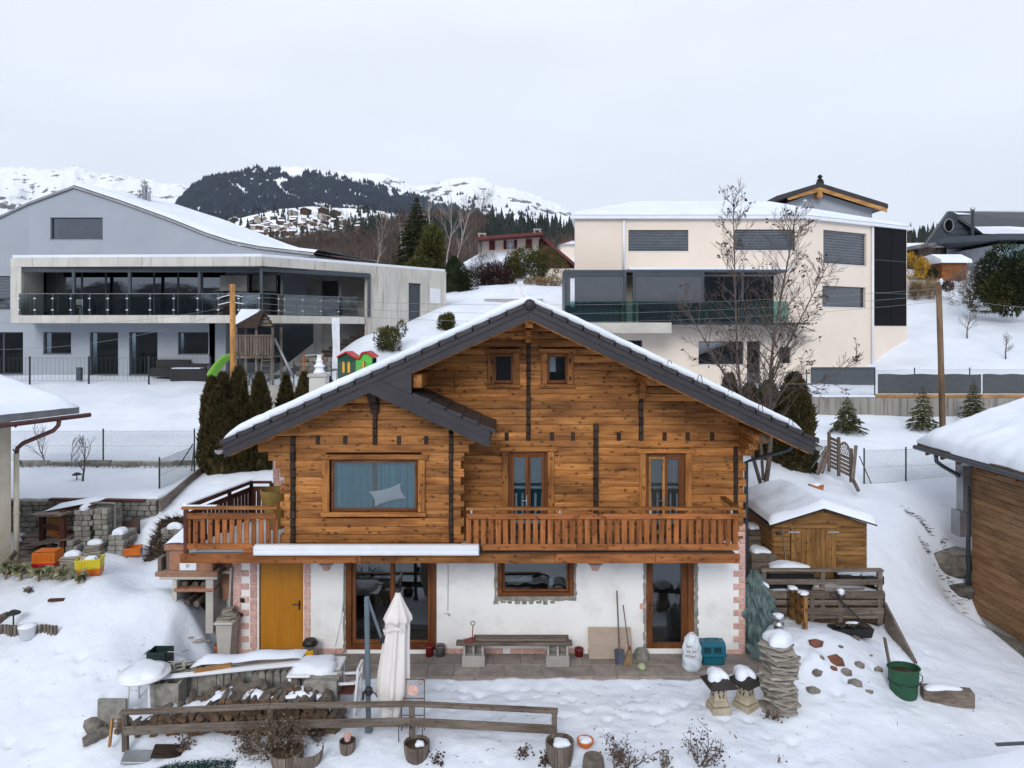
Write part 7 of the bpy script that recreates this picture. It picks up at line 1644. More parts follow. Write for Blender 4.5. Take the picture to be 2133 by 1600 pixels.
for i in range(6): part(t, 'block', 'block', lambda s: s.bx(X(395,13.95)+i*.43, X(395,13.95)+i*.43+.415, 13.78, 14.15, -.05, .13, .012))
def hollow(name, label, px, py, Y, w_, d_, h_, rz=0, mat='block', rx=0, z=None):
    c = W(px,py,Y); 
    if z is not None: c.z = z
    t = thing(name, label, 'block', c); th = .045
    def f(s):
        s.bx(-w_/2,w_/2,-d_/2,-d_/2+th,0,h_,.006); s.bx(-w_/2,w_/2,d_/2-th,d_/2,0,h_,.006)
        for k in (-1,0,1): s.bx(k*(w_/2-th/2)-th/2,k*(w_/2-th/2)+th/2,-d_/2+th,d_/2-th,.002,h_-.002)
        s.xf(Matrix.Translation(c) @ Euler((rx,0,rz)).to_matrix().to_4x4())
    part(t, 'block_body', mat, f); return t
hollow('hollow_block','large hollow concrete block at the end of the palisade row',350,1462,13.55,.56,.36,.42,.0)
hollow('hollow_block','tilted hollow concrete block on the left end of the palisade row',360,1405,13.9,.40,.22,.22,.6,rx=.5)
hollow('hollow_block','second tilted concrete block leaning beside the first',385,1402,14.0,.36,.18,.20,.4,rx=.7)
for k,(px,py,w_,h_,lb) in enumerate(((668,1468,.62,.45,'front concrete slab of the stack beside the white table'),(676,1448,.58,.36,'middle concrete slab of the stack beside the white table'),(684,1430,.54,.30,'rear concrete slab of the stack beside the white table'))):
    c = W(px,py,13.3+.2*k); s = MB(); s.bx(c.x-w_/2,c.x+w_/2,c.y-.05,c.y+.06,c.z-.1,c.z+h_,.012); single(s,'concrete_slab',M['block'],c,lb,'slab')
c = W(232,1512,13.0); s = MB(); s.bx(c.x-.26,c.x+.26,c.y,c.y+.06,c.z-.05,c.z+.48,.01); single(s,'concrete_slab',M['block'],c,'rough grey slab standing upright at the left end of the woodpile','slab')
for k,(a,b,w_,lb,mt) in enumerate((((325,1412,13.5),(640,1380,13.8),.11,'long grey metal rail across the palisade stones','alu'),((420,1398,14.0),(700,1372,14.2),.10,'second grey metal rail behind the first one','alu'),((405,1398,13.6),(482,1385,13.75),.12,'short yellow pine plank lying on the metal rail','pine_x'),((380,1386,14.2),(560,1368,14.4),.14,'snowy grey plank at the back of the stone row','grey_x'))):
    s = MB(); s.bar(W(*a),W(*b),w_,.055,.006); single(s,'metal_rail' if k < 2 else 'plank',M[mt],W(*a),lb,'rail' if k < 2 else 'plank')
s = MB()
def rs_(u,v): a = W(395,1394,13.75).lerp(W(628,1374,14.0),u); return (a.x, a.y+v*.40, a.z+.02+.11*min(1,10*u,10*(1-u))*math.sin(math.pi*min(.97,max(.03,v)))**.5*(1+.3*math.sin(u*13)))
s.grid(rs_, 40, 8); o = s.build('snow_drift', M['snow_soft'], None, True); tag(o,'snow strip along the metal rails',None,None,'stuff')
# leftovers round the woodpile
s = MB(); s.bar(W(228,1556,12.5),W(234,1497,12.65),.03,.10); single(s,'plank',M['pine_z'],W(228,1556,12.5),'yellow pine offcut leaning on the left end of the woodpile','plank')
def rock(px, py, r_, lb, mat='stone', sq=(1,1,.7), dz=.0, g=None, cat='stone', nm='stone'):
    c = g or G(px,py); b = bmesh.new(); bmesh.ops.create_icosphere(b, subdivisions=1 if r_ < .18 else 2, radius=1); sd_ = px*1.37
    for v in b.verts: v.co *= 1+1.1*float(fbm(np.array(v.co.x*1.1+sd_), np.array(v.co.y*1.1+v.co.z*1.7+py), 3, 3)); v.co = Vector((v.co.x*r_*sq[0], v.co.y*r_*sq[1], v.co.z*r_*sq[2]))
    s = MB(); s.add([v.co+c+V3(0,0,r_*.3+dz) for v in b.verts], [[v.index for v in f.verts] for f in b.faces]); b.free(); return single(s, nm, M[mat], c, lb, cat)
rock(197,1520,.20,'pale angular stone at the foot of the upright slab'); rock(192,1548,.17,'lower cracked stone left of the yellow offcut'); rock(212,1538,.15,'small stone wedged behind the cracked one')
for (px,py,lb,w_,mt) in ((288,1582,'grey metal hatch half sunk in the snow below the fence',.5,'zinc'),(350,1575,'dark board lying in the snow below the fence',.5,'dark_x')):
    c = G(px,py); s = MB(); s.box(tuple(c+V3(0,0,.04)),(w_,.26,.05),.01,(.35,.12,.2)); single(s,'board' if mt == 'dark_x' else 'metal_hatch',M[mt],c,lb,'board')
c = G(395,1598,8,30); rs.seed(90); n = 5200; P = np.stack([rs.uniform(X(310,11.9),X(482,11.9),n), rs.uniform(11.55,12.15,n), np.zeros(n)],1); P[:,2] = Hn(P[:,0],P[:,1])+.10*rs.rand(n)*np.clip(1-((P[:,0]-X(396,11.9))/.75)**2,0,1); V = blades(P, rnd_dirs(n)*np.array([1,1,.6]), rnd_dirs(n), rs.uniform(.04,.11,n), np.full(n,.012)); o = link(np_mesh('green_netting',V-np.array(c)[None,None],M['greenmesh']),'green_netting',None,c); tag(o,'crumpled dark green netting on the snow below the fence','netting')
# dry plants
def drybush(px, py, h, seed, label, mat='dry', leaf='dry', kids=8, fr=.5, sp=.8, name='dry_plant', lsz=.05, stems=3, r0=.012):
    g = G(px,py,8,30); t = Tree(seed)
    for k in range(stems): t.branch((t.r.gauss(0,.05),t.r.gauss(0,.04),-.05), (t.r.gauss(0,.4),t.r.gauss(0,.3),1), h*.7*t.r.uniform(.7,1.1), r0, 0, 2, .1, .3, kids, sp, .1, .5)
    tt = thing(name, label, 'plant', g); link(t.mb.mesh('stems', M[mat]), 'stems', tt)
    lv = t.leaves(fr, lsz, seed, 2)
    if lv.f: link(lv.mesh('leaves', M[leaf]), 'leaves', tt)
drybush(572,1585,1.15,1,'tall withered shrub in front of the fence post','dry','dry',9,.4,.7,stems=6); drybush(540,1570,.8,2,'withered shrub beside the tall one','dry','dry',8,.4,.8,stems=5); drybush(610,1580,.9,3,'grey withered shrub right of the fence post','dry','dry',8,.4,.8,stems=5); drybush(520,1520,.95,8,'withered climber over the woodpile end','dry','dry',8,.7,.8,stems=5)
drybush(385,1565,.35,4,'dry root clump below the fence','twig','dry',7,.6,.9); drybush(660,1535,.55,5,'bundle of dry twigs on the woodpile','twig','dry',8,.3,1.0,stems=5)
drybush(1305,1598,1.0,6,'bare rose bush with arching canes at the lower edge','twig','deadleaf',6,.35,.9,stems=5); drybush(1385,1597,.45,7,'dried flower stalk left of the rose bush','twig','dry',5,.6,.5)
drybush(1140,1590,.22,9,'dark withered plant left of the barrel planter','twig','deadleaf',6,.9,.7); drybush(1090,1575,.30,10,'small dark seed head in the snow','twig','deadleaf',4,.9,.4); drybush(1290,1598,.45,11,'dry grass tuft beside the tree stump','dry','dry',6,.6,.5); drybush(1545,1540,.32,12,'thin dead stalk in the snow below the stone lanterns','twig','deadleaf',3,.5,.3,stems=1); drybush(1625,1590,.35,13,'crooked dead stalk at the lower edge','twig','deadleaf',3,.3,.3,stems=1); drybush(1600,1498,.40,14,'small dead plant at the foot of the slab tower','twig','deadleaf',5,.7,.6)
drybush(905,1590,.25,15,'dark flower head near the barrel piece','twig','deadleaf',4,.9,.4); drybush(1460,1595,.95,16,'wide bare rose bush with seed heads near the lower edge','twig','deadleaf',6,.4,1.0,stems=6); drybush(1240,1520,.14,30,'tiny twig on the open lawn','twig','deadleaf',3,.2,.5,stems=1)
# barrel planters
def barrel(px, py, r_, h_, label, soil=True, half=False, rim=True):
    t, g = T_('barrel_planter', label, 'planter', px, py); n = 14
    for k in range(n if not half else n//2+1):
        a0 = (math.pi if half else 0)+2*math.pi*k/n; a1 = a0+2*math.pi/n*.94
        def f(s):
            vs = []
            for (rr, zz) in ((r_*.80,-.08),(r_*1.0,h_*.5),(r_*1.04,h_)):
                for (a, q) in ((a0,1),(a1,1),(a1,.90),(a0,.90)): vs.append((g.x+rr*q*math.cos(a), g.y+rr*q*math.sin(a), g.z+zz))
            s.add(vs, [(0,1,5,4),(4,5,9,8),(3,7,6,2),(7,11,10,6),(8,9,10,11),(0,4,7,3),(4,8,11,7),(1,2,6,5),(5,6,10,9)])
        part(t, 'stave', 'grey_z', f)
    if not half: part(t, 'soil', 'soil', lambda s: s.lathe([(r_*.9,h_*.55),(r_*.95,h_*.80),(.01,h_*.86)], 14, tuple(g), cap=False)); 
    return t, g
t, g = barrel(1166,1590,.235,.34,'wooden barrel planter with snow at the right fence post'); snowcap(g+V3(.03,0,.27),.15,.13,.08,2,t)
t, g = barrel(868,1577,.22,.24,'low barrel planter at the middle fence post'); snowcap(g+V3(.05,0,.19),.08,.08,.06,2,t)
t, g = barrel(598,1590,.28,.22,'half sunk barrel planter below the withered shrubs'); t, g = barrel(640,1588,.27,.20,'broken barrel planter right of the half sunk one',half=True); t, g = barrel(724,1568,.14,.18,'small stave pot with a red brown pot on it')
part(t,'flower_pot','pink',lambda s: s.lathe([(.05,.18),(.07,.28),(.075,.29)],10,tuple(g)))
s = MB(); g = G(1236,1606,8,30); s.lathe([(.20,-.05),(.18,.1),(.165,.22),(.16,.23)], 14, tuple(g)); single(s,'tree_stump',M['bark'],g,'short tree stump below the orange bowl','stump')
M['orange'] = plain('orange',(.62,.16,.015),(.52,.12,.01),.45,.4,scale=3,bmp=0); t, g = T_('orange_bowl','orange plastic bowl filled with snow','bowl',1219,1555); part(t,'bowl','orange',lambda s: s.lathe([(.08,0),(.13,.05),(.15,.12),(.14,.12),(.10,.06)],16,tuple(g),cap=False),True); snowcap(g+V3(0,0,.07),.11,.11,.08,1,t)
# --- furniture
M['whiteplastic'] = plain('whiteplastic',(.72,.74,.76),(.64,.66,.68),.45,.4,scale=3,bmp=0)
c = W(300,1468,13.4); t = thing('round_table','round white garden table loaded with snow left of the block row','table',c)
part(t,'table_top','whiteplastic',lambda s: s.lathe([(.45,.56),(.47,.58),(.46,.62),(.02,.63)],28,tuple(c)),True); snowcap(c+V3(0,0,.62),.36,.36,.12,2,t)
for k in range(4): part(t,'leg','whiteplastic',lambda s: s.tube([c+V3(.3*math.cos(k*1.57+.8),.3*math.sin(k*1.57+.8),-.1),c+V3(.25*math.cos(k*1.57+.8),.25*math.sin(k*1.57+.8),.58)],.022,6))
c = W(662,1452,13.9); t = thing('white_table','square white garden table under deep snow','table',c); part(t,'table_top','whiteplastic',lambda s: s.bx(c.x-.50,c.x+.46,c.y-.4,c.y+.45,c.z+.55,c.z+.60,.02)); snowcap(c+V3(-.02,0,.59),.40,.36,.16,4,t)
for dx in (-.44,.40):
    for dy in (-.34,.38): part(t,'leg','whiteplastic',lambda s: s.bx(c.x+dx-.03,c.x+dx+.03,c.y+dy-.03,c.y+dy+.03,c.z-.1,c.z+.55))
c = W(722,1478,13.6); t = thing('white_chair','white garden chair with brown seat beside the snowy table','chair',c)
part(t,'seat','redwood_x',lambda s: s.bx(c.x-.24,c.x+.16,c.y-.2,c.y+.22,c.z+.38,c.z+.41,.01))
for (dx,dy,h_) in ((-.24,-.2,.4),(-.24,.22,.4),(.18,-.2,.85),(.18,.22,.85)): part(t,'leg','whiteplastic',lambda s: s.bar(c+V3(dx,dy,-.08),c+V3(dx+(.08 if h_ > .5 else 0),dy,h_),.04,.04))
part(t,'backrest','whiteplastic',lambda s: (s.bar(c+V3(.25,-.2,.83),c+V3(.25,.22,.83),.04,.06), s.bar(c+V3(.22,-.2,.60),c+V3(.22,.22,.60),.03,.05))); 
for dy in (-.2,.22): part(t,'armrest','whiteplastic',lambda s: s.bar(c+V3(-.24,dy,.58),c+V3(.2,dy,.60),.05,.03))
M['darkgreen'] = plain('darkgreen',(.012,.032,.030),(.008,.022,.02),.5,.4,scale=6,bmp=.1)
for k,(zz,lb) in enumerate(((0,'lowest'),(.20,'middle'),(.40,'topmost'))):
    c = W(334,1412,14.6)+V3(0,0,zz); t = thing('green_crate',lb+' dark green plastic basket of the stack behind the round table','basket',c)
    def f(s):
        w_,d_,h_ = .40,.34,.185
        for (x0,x1,y0,y1) in ((-w_/2,w_/2,-d_/2,-d_/2+.015),(-w_/2,w_/2,d_/2-.015,d_/2),(-w_/2,-w_/2+.015,-d_/2,d_/2),(w_/2-.015,w_/2,-d_/2,d_/2)): s.bx(c.x+x0,c.x+x1,c.y+y0,c.y+y1,c.z,c.z+h_)
        s.bx(c.x-w_/2,c.x+w_/2,c.y-d_/2,c.y+d_/2,c.z,c.z+.02)
        for i in range(11): s.bx(c.x-.19+i*.036,c.x-.175+i*.036,c.y-d_/2-.008,c.y-d_/2,c.z+.03,c.z+.16)
    part(t,'basket','darkgreen',f); part(t,'handle','zinc',lambda s: s.tube([c+V3(-.2,-.1,.14),c+V3(-.27,-.12,.14),c+V3(-.27,.05,.14),c+V3(-.2,.1,.14)],.012,6)); part(t,'wire','zinc',lambda s: s.tube([c+V3(.2,-.1,.18),c+V3(.45,-.05,.15),c+V3(.55,.1,.13)],.008,5))
# --- umbrella
g = G(768,1526); t = thing('garden_umbrella','closed white cantilever umbrella on a grey blue mast','umbrella',g)
M['mast'] = plain('mast',(.10,.135,.165),(.085,.115,.14),.4,.4,scale=3,bmp=0); top = W(764,1243,12.9)
part(t,'mast','mast',lambda s: s.bar(g-V3(0,0,.1),top,.085,.085,.012)); part(t,'arm','mast',lambda s: s.bar(top+V3(.02,0,-.04),W(795,1330,12.9),.04,.05,.008)); part(t,'joint','black',lambda s: s.box(tuple(W(797,1332,12.9)),(.07,.08,.14),.02,(0,.3,0)))
part(t,'crank','black',lambda s: (s.box(tuple(W(768,1440,12.8)),(.13,.12,.14),.03), s.tube([W(762,1440,12.75),W(757,1442,12.7),W(756,1458,12.7)],.02,6), s.tube([W(775,1440,12.75),W(783,1446,12.7),W(785,1452,12.7)],.012,6))); part(t,'foot','mast',lambda s: s.bx(g.x-.06,g.x+.06,g.y-.06,g.y+.06,g.z-.05,g.z+.1,.01))
M['canvas'] = plain('canvas',(.68,.645,.625),(.58,.55,.53),.9,.1,scale=3,vec=(1,1,.4),bmp=.15,bd=.01)
ctop = W(829,1233,13.0); cz = [1233,1240,1262,1282,1290,1296,1340,1400,1440,1462,1490,1502]; cr = [.045,.06,.15,.235,.245,.20,.22,.26,.27,.22,.17,.05]; cxs = [829,829,829,829,828,828,825,821,819,817,816,815]
def cano(u,v):
    k = v*(len(cz)-1); i = min(len(cz)-2,int(k)); f = k-i; L_ = lambda q: q[i]*(1-f)+q[i+1]*f; a = u*2*math.pi; pl_ = 1+.16*math.cos(a*8)*min(1,v*2.2)+.10*math.cos(a*3+v*4)*v+.07*math.sin(a*13+v*3)*v
    skew = .12*max(0,v-.6)*math.cos(a*2+1)
    return (X(L_(cxs),13.0)+L_(cr)*pl_*math.cos(a)*.98, 13.0+L_(cr)*pl_*.8*math.sin(a), Z(L_(cz),13.0)+skew+(.10*math.cos(a*4+.6) if v > .82 else 0))
part(t,'canopy','canvas',lambda s: s.grid(cano,96,44),True); part(t,'cap','black',lambda s: s.lathe([(.05,0),(.06,.02),(.03,.05)],12,tuple(ctop)))
part(t,'tie_strap','canvas',lambda s: s.grid(lambda u,v: (X(824,13)+.225*math.cos(math.pi+u*math.pi), 13.0-.21*math.sin(u*math.pi)-.03, Z(1300,13)-.06*v-.04*math.sin(u*9)),20,2),True)
# --- iron plant stand
g = G(858,1548); t = thing('plant_stand','wrought iron plant stand with a terracotta disc','plant stand',g); kx = X(836,12.9); kx1 = X(884,12.9); zt = Z(1415,12.9)
part(t,'frame','iron',lambda s: [s.tube([(x,12.9,g.z-.03),(x,12.9,zt)],.009,5) for x in (kx,kx1)]+[s.tube([(kx,12.9,z),(kx1,12.9,z)],.008,5) for z in (zt,zt-.35,Z(1490,12.9),Z(1500,12.9),Z(1527,12.9))]+[s.tube([(kx+(kx1-kx)*k/6,12.9,Z(1500,12.9)),(kx+(kx1-kx)*k/6,12.6,Z(1500,12.9)+.02)],.010,5) for k in range(7)]+[s.tube([(x,12.6,g.z-.03),(x,12.6,Z(1500,12.9))],.009,5) for x in (kx,kx1)])
def scroll(s,cx,cz_,r_,d): s.tube([(cx+d*r_*(1-k/22)*math.cos(k*.45),12.88,cz_+r_*(1-k/22)*math.sin(k*.45)) for k in range(18)],.006,4)
part(t,'scrolls','iron',lambda s: [scroll(s,X(px,12.9),Z(py,12.9),.06,d) for px,py,d in ((877,1421,1),(843,1421,-1),(876,1458,1),(844,1458,-1))]); part(t,'disc','pink',lambda s: (s.lathe([(.0,0),(.10,.0),(.10,.03),(.0,.035)],20), s.xf(Matrix.Translation(W(861,1437,12.88)) @ Matrix.Rotation(math.pi/2,4,'X'))))
bpy.data.materials  # terracotta look for the disc
M['terracotta'] = plain('terracotta',(.42,.15,.065),(.32,.10,.04),.8,.2,scale=6,bmp=.2); t.children[-1].data.materials[0] = M['terracotta']
# --- patio things
PZ_ = -.012
def pot(px, py, r_, h_, mat, label, flare=1.2, Y=None):
    g = W(px,py,(ZC-PZ_)*F/(py-HZ)); t = thing('flower_pot',label,'pot',g); part(t,'pot',mat,lambda s: s.lathe([(r_/flare,0),(r_*.97,h_*.8),(r_,h_*.82),(r_*1.02,h_),(r_*.9,h_),(r_*.82,h_*.75)],18,tuple(g)),True); part(t,'soil','soil',lambda s: s.lathe([(r_*.84,h_*.78),(.005,h_*.80)],16,tuple(g),cap=False)); return t, g
M['redglaze'] = plain('redglaze',(.20,.010,.014),(.14,.008,.01),.3,.5,scale=3,bmp=0); M['greyglaze'] = plain('greyglaze',(.13,.125,.135),(.10,.095,.10),.4,.5,scale=5,bmp=.05)
pot(895,1366,.095,.24,'redglaze','dark red glazed pot beside the patio door',1.1); pot(917,1366,.11,.24,'greyglaze','grey glazed pot next to the red one',1.15); pot(1206,1366,.10,.17,'redglaze','small red pot between bench and panel',1.1)
t, g = pot(463,1368,.17,.28,'terracotta','brown flower pot with canes at the left wall corner',1.25)
for k in range(3): part(t,'cane','grey_z',lambda s: s.tube([g+V3(.04+.03*k,.0,.1),g+V3(.10+.09*k,.05,.75+.1*k)],.007,4))
g = W(470,1352,15.7); t = thing('tall_planter','tall pale grey planter stacked with slate pieces at the house corner','planter',g); part(t,'box','concrete_lt',lambda s: s.prism([(g.x-.10,0),(g.x+.14,0),(g.x+.20,.82),(g.x-.16,.82)],15.55,15.95)); part(t,'rim','concrete_lt',lambda s: s.bx(g.x-.19,g.x+.23,15.50,16.0,.82,.87,.01))
for k in range(5): part(t,'slate','slate',lambda s: s.box((g.x+.04+R.uniform(-.03,.05),15.75,.90+k*.045),(.34-.03*k,.28,.04),.006,(R.uniform(-.1,.1),R.uniform(-.3,.1),R.uniform(-.4,.4))))
s = MB(); s.bar(W(480,1265,15.97),W(484,1180,15.99),.04,.17); single(s,'board',M['concrete'],W(480,1265,15.9),'narrow grey board leaning at the left house corner','board')
g = W(646,1373,(ZC-PZ_)*F/(1373-HZ)); t = thing('paint_bucket','white paint bucket with black lid and yellow label','bucket',g); part(t,'bucket','whiteplastic',lambda s: s.lathe([(.135,0),(.155,.34),(.16,.34),(.16,.36)],20,tuple(g)),True); part(t,'lid','black',lambda s: s.lathe([(.168,.33),(.168,.37),(.15,.38),(.13,.43),(.01,.43)],20,tuple(g))); 
part(t,'label','yellowplastic',lambda s: s.add([(g.x+.158*math.cos(a)*1.0,g.y+.158*math.sin(a),g.z+z) for z in (.09,.26) for a in [math.radians(270+q) for q in (-25,-5,15,40)]],[(i,i+1,i+5,i+4) for i in range(3)])); part(t,'drips','black',lambda s: [s.box((g.x+.157*math.cos(a),g.y+.157*math.sin(a),g.z+z),(.012,.012,.05)) for a,z in ((4.3,.28),(4.6,.31),(5.0,.05),(4.9,.27),(5.3,.30))]); part(t,'handle','black',lambda s: s.box((g.x+.13,g.y-.1,g.z+.43),(.05,.05,.08),.01))
# bench of blocks
g = W(1070,1382,15.25); g.z = PZ_; t = thing('stone_bench','bench of rough planks on hollow concrete blocks against the white wall','bench',g); Yb = 15.35
for (p0,p1) in ((962,1010),(1137,1186)):
    x0,x1 = X(p0,Yb),X(p1,Yb); part(t,'base_block','concrete',lambda s: s.bx(x0,x1,Yb-.02,Yb+.30,PZ_,.22,.008))
    for k in range(3): part(t,'block_web','concrete',lambda s: s.bx(x0+.03+k*(x1-x0-.10)/2,x0+.075+k*(x1-x0-.10)/2,Yb+.0,Yb+.3,.225,.46,.004))
    part(t,'block_back','concrete',lambda s: s.bx(x0+.03,x1-.02,Yb+.24,Yb+.28,.226,.459)); part(t,'top_block','concrete',lambda s: s.bx(x0+.01,x1,Yb-.03,Yb+.32,.46,.47))
part(t,'plank','grey_x',lambda s: s.bx(X(950,Yb),X(1192,Yb),Yb-.08,Yb+.12,.472,.535,.012)); part(t,'plank','grey_x',lambda s: s.bx(X(985,Yb),X(1186,Yb),Yb+.125,Yb+.34,.475,.545,.012)); part(t,'plank','grey_x',lambda s: s.bx(X(990,Yb),X(1180,Yb),Yb+.0,Yb+.22,.536,.575,.01))
g = W(978,1332,Yb); g.z = .535; M['rustred'] = plain('rustred',(.22,.028,.022),(.13,.02,.016),.5,.4,scale=9,bmp=.1); t = thing('candle_holder','red metal holder with ring handle standing on the bench','holder',g); part(t,'base','rustred',lambda s: s.box(tuple(g+V3(.0,0,.03)),(.20,.16,.03),.012,(.1,-.25,.3))); part(t,'strip','rustred',lambda s: s.bar(g+V3(.06,.04,.03),g+V3(.07,.05,.33),.02,.055,up=(0,1,0))); part(t,'ring','iron',lambda s: s.tube([g+V3(.07+.045*math.cos(a*.5236),.05,.375+.045*math.sin(a*.5236)) for a in range(13)],.009,6))
# panel, shovel, broom, stone
x0,x1 = X(1226,15.8),X(1316,15.8); t = thing('slatted_panel','beige slatted panel leaning against the white wall','panel',((x0+x1)/2,15.75,PZ_)); M['beige'] = plain('beige',(.42,.34,.28),(.36,.29,.235),.7,.2,scale=4,bmp=.05,amt=.04)
part(t,'frame','beige',lambda s: s.bar((( x0+x1)/2,15.72,PZ_),((x0+x1)/2,15.95,.60),x1-x0,.02,0,up=(0,1,0)))
for k in range(15): f = k/14; part(t,'slat','beige',lambda s: s.box(((x0+x1)/2,15.705+.23*(.03+.94*f),PZ_+.03+.55*f),(x1-x0-.03,.022,.030),.004,(-.35,0,0)))
g = W(1292,1369,15.45); g.z = PZ_; M['bluegrey'] = plain('bluegrey',(.055,.07,.10),(.04,.05,.075),.5,.4,scale=5,bmp=.1); t = thing('snow_shovel','shovel with blue grey blade leaning on the slatted panel','shovel',g); part(t,'blade','bluegrey',lambda s: s.grid(lambda u,v: (g.x-.11+.22*u,g.y-.05+.22*v+.05*math.cos(math.pi*(u-.5)),PZ_+.02+.24*v),8,6)); part(t,'handle','grey_z',lambda s: s.tube([g+V3(.0,.1,.18),g+V3(-.03,.3,1.5)],.017,8))
g = W(1310,1374,15.4); g.z = PZ_; t = thing('broom','straw broom with worn bristles leaning on the slatted panel','broom',g); part(t,'bristles','straw',lambda s: (s.prism([(g.x-.13,PZ_),(g.x+.05,PZ_+.02),(g.x+.06,.30),(g.x-.0,.36)],g.y-.03,g.y+.06),)); part(t,'handle','grey_z',lambda s: s.tube([g+V3(.01,.02,.30),g+V3(-.06,.42,1.16)],.013,8)); part(t,'collar','rustred',lambda s: s.box(tuple(g+V3(.02,.03,.36)),(.07,.06,.10),.02))
rock(1338,1368,.20,'rough grey rock under the terrace door edge','block',(1,.8,.9),0,V3(X(1337,15.75),15.75,PZ_)); g = W(1337,1372,15.2); g.z = PZ_; s = MB(); s.lathe([(.06,0),(.10,.07),(.06,.14),(.02,.15)],6,tuple(g)); single(s,'green_box',plain('palegreen',(.36,.42,.26),(.24,.29,.16),.6,scale=8),g,'small pale green hexagonal box near the terrace door','box')
# waste bag with print
g = W(1441,1380,15.25); g.z = PZ_; t = thing('waste_bag','tied pale plastic bag with red print beside the terrace door','bag',g); M['bag'] = plain('bag',(.60,.66,.72),(.48,.54,.60),.45,.4,scale=4,bmp=.5,bd=.03); hb = .80
def bagpt(a, v):
    r_ = np.interp(v,[0,.06,.3,.65,.82,.92,1],[.17,.20,.205,.185,.15,.09,.03]); w_ = 1+.05*math.sin(a*5+v*7)+.04*math.sin(a*9-v*13)*(v > .5)+.03*math.sin(v*25+a*2)
    fl = .86 if math.sin(a) < -.3 else 1
    return V3(g.x+r_*1.0*w_*math.cos(a), g.y+r_*.85*w_*math.sin(a)*fl, PZ_+v*hb)
part(t,'bag_body','bag',lambda s: s.grid(lambda u,v: bagpt(u*2*math.pi,v),56,36),True); part(t,'drawstring','redplastic',lambda s: [s.tube([g+V3(.05*k-.05,-.10,.62),g+V3(.04*k-.04,-.07,.70),g+V3(.03*k-.02,-.03,.79)],.008,4) for k in range(3)])
M['print'] = plain('print',(.25,.035,.06),(.22,.03,.05),.7,.2,scale=4,bmp=0)
for k,(txt,zz,xo) in enumerate((("der?",.50,-.155),("'est pas",.405,-.155),("orcier!",.305,-.155))):
    cu = bpy.data.curves.new('bag_print','FONT'); cu.body = txt; cu.size = .105; tmp = bpy.data.objects.new('tmp_text',cu); COL.objects.link(tmp); dg_ = bpy.context.evaluated_depsgraph_get(); me_ = bpy.data.meshes.new_from_object(tmp.evaluated_get(dg_)); bpy.data.objects.remove(tmp)
    b = bmesh.new(); b.from_mesh(me_); bmesh.ops.triangulate(b, faces=b.faces); bmesh.ops.subdivide_edges(b, edges=[e for e in b.edges if e.calc_length() > .02], cuts=1)
    for v in b.verts:
        xx, zv = xo+v.co.x*.72, zz+v.co.y; v_ = min(1,max(0,zv/hb)); best = None
        ang = math.pi*1.5+math.asin(max(-.98,min(.98,xx/.19))); q = bagpt(ang, v_); v.co = Vector((q.x-g.x, q.y-g.y-.006, zv))
    b.to_mesh(me_); b.free(); me_.materials.clear(); me_.materials.append(M['print']); o = link(me_,'printed_text',t)
# pet carrier
M['teal'] = plain('teal',(.006,.105,.150),(.005,.085,.125),.4,.4,scale=3,bmp=0); M['teal_dark'] = plain('teal_dark',(.003,.018,.026),None,.6,scale=3,bmp=0)
x0,x1 = X(1461,15.45),X(1511,15.45); t = thing('pet_carrier','teal plastic pet carrier beside the printed bag','pet carrier',((x0+x1)/2,15.45,PZ_))
part(t,'lower_shell','teal',lambda s: s.bx(x0+.02,x1-.02,15.40,15.78,PZ_,.20,.03)); part(t,'upper_shell','teal',lambda s: s.prismx([(15.38,.205),(15.80,.205),(15.77,.40),(15.70,.46),(15.48,.46),(15.41,.40)],x0,x1))
part(t,'rim','teal',lambda s: s.bx(x0-.012,x1+.012,15.365,15.81,.185,.222,.008))
for k in range(4): part(t,'vent','teal_dark',lambda s: s.bx(x0+.05+k*.04,x0+.07+k*.04,15.385,15.40,.26,.38))
for k in range(4): part(t,'vent','teal_dark',lambda s: s.bx(x0+.27+k*.04,x0+.29+k*.04,15.385,15.40,.26,.38))
part(t,'handle','teal',lambda s: s.tube([(x0+.12,15.59,.455),(x0+.13,15.59,.50),(x1-.13,15.59,.50),(x1-.12,15.59,.455)],.016,6))
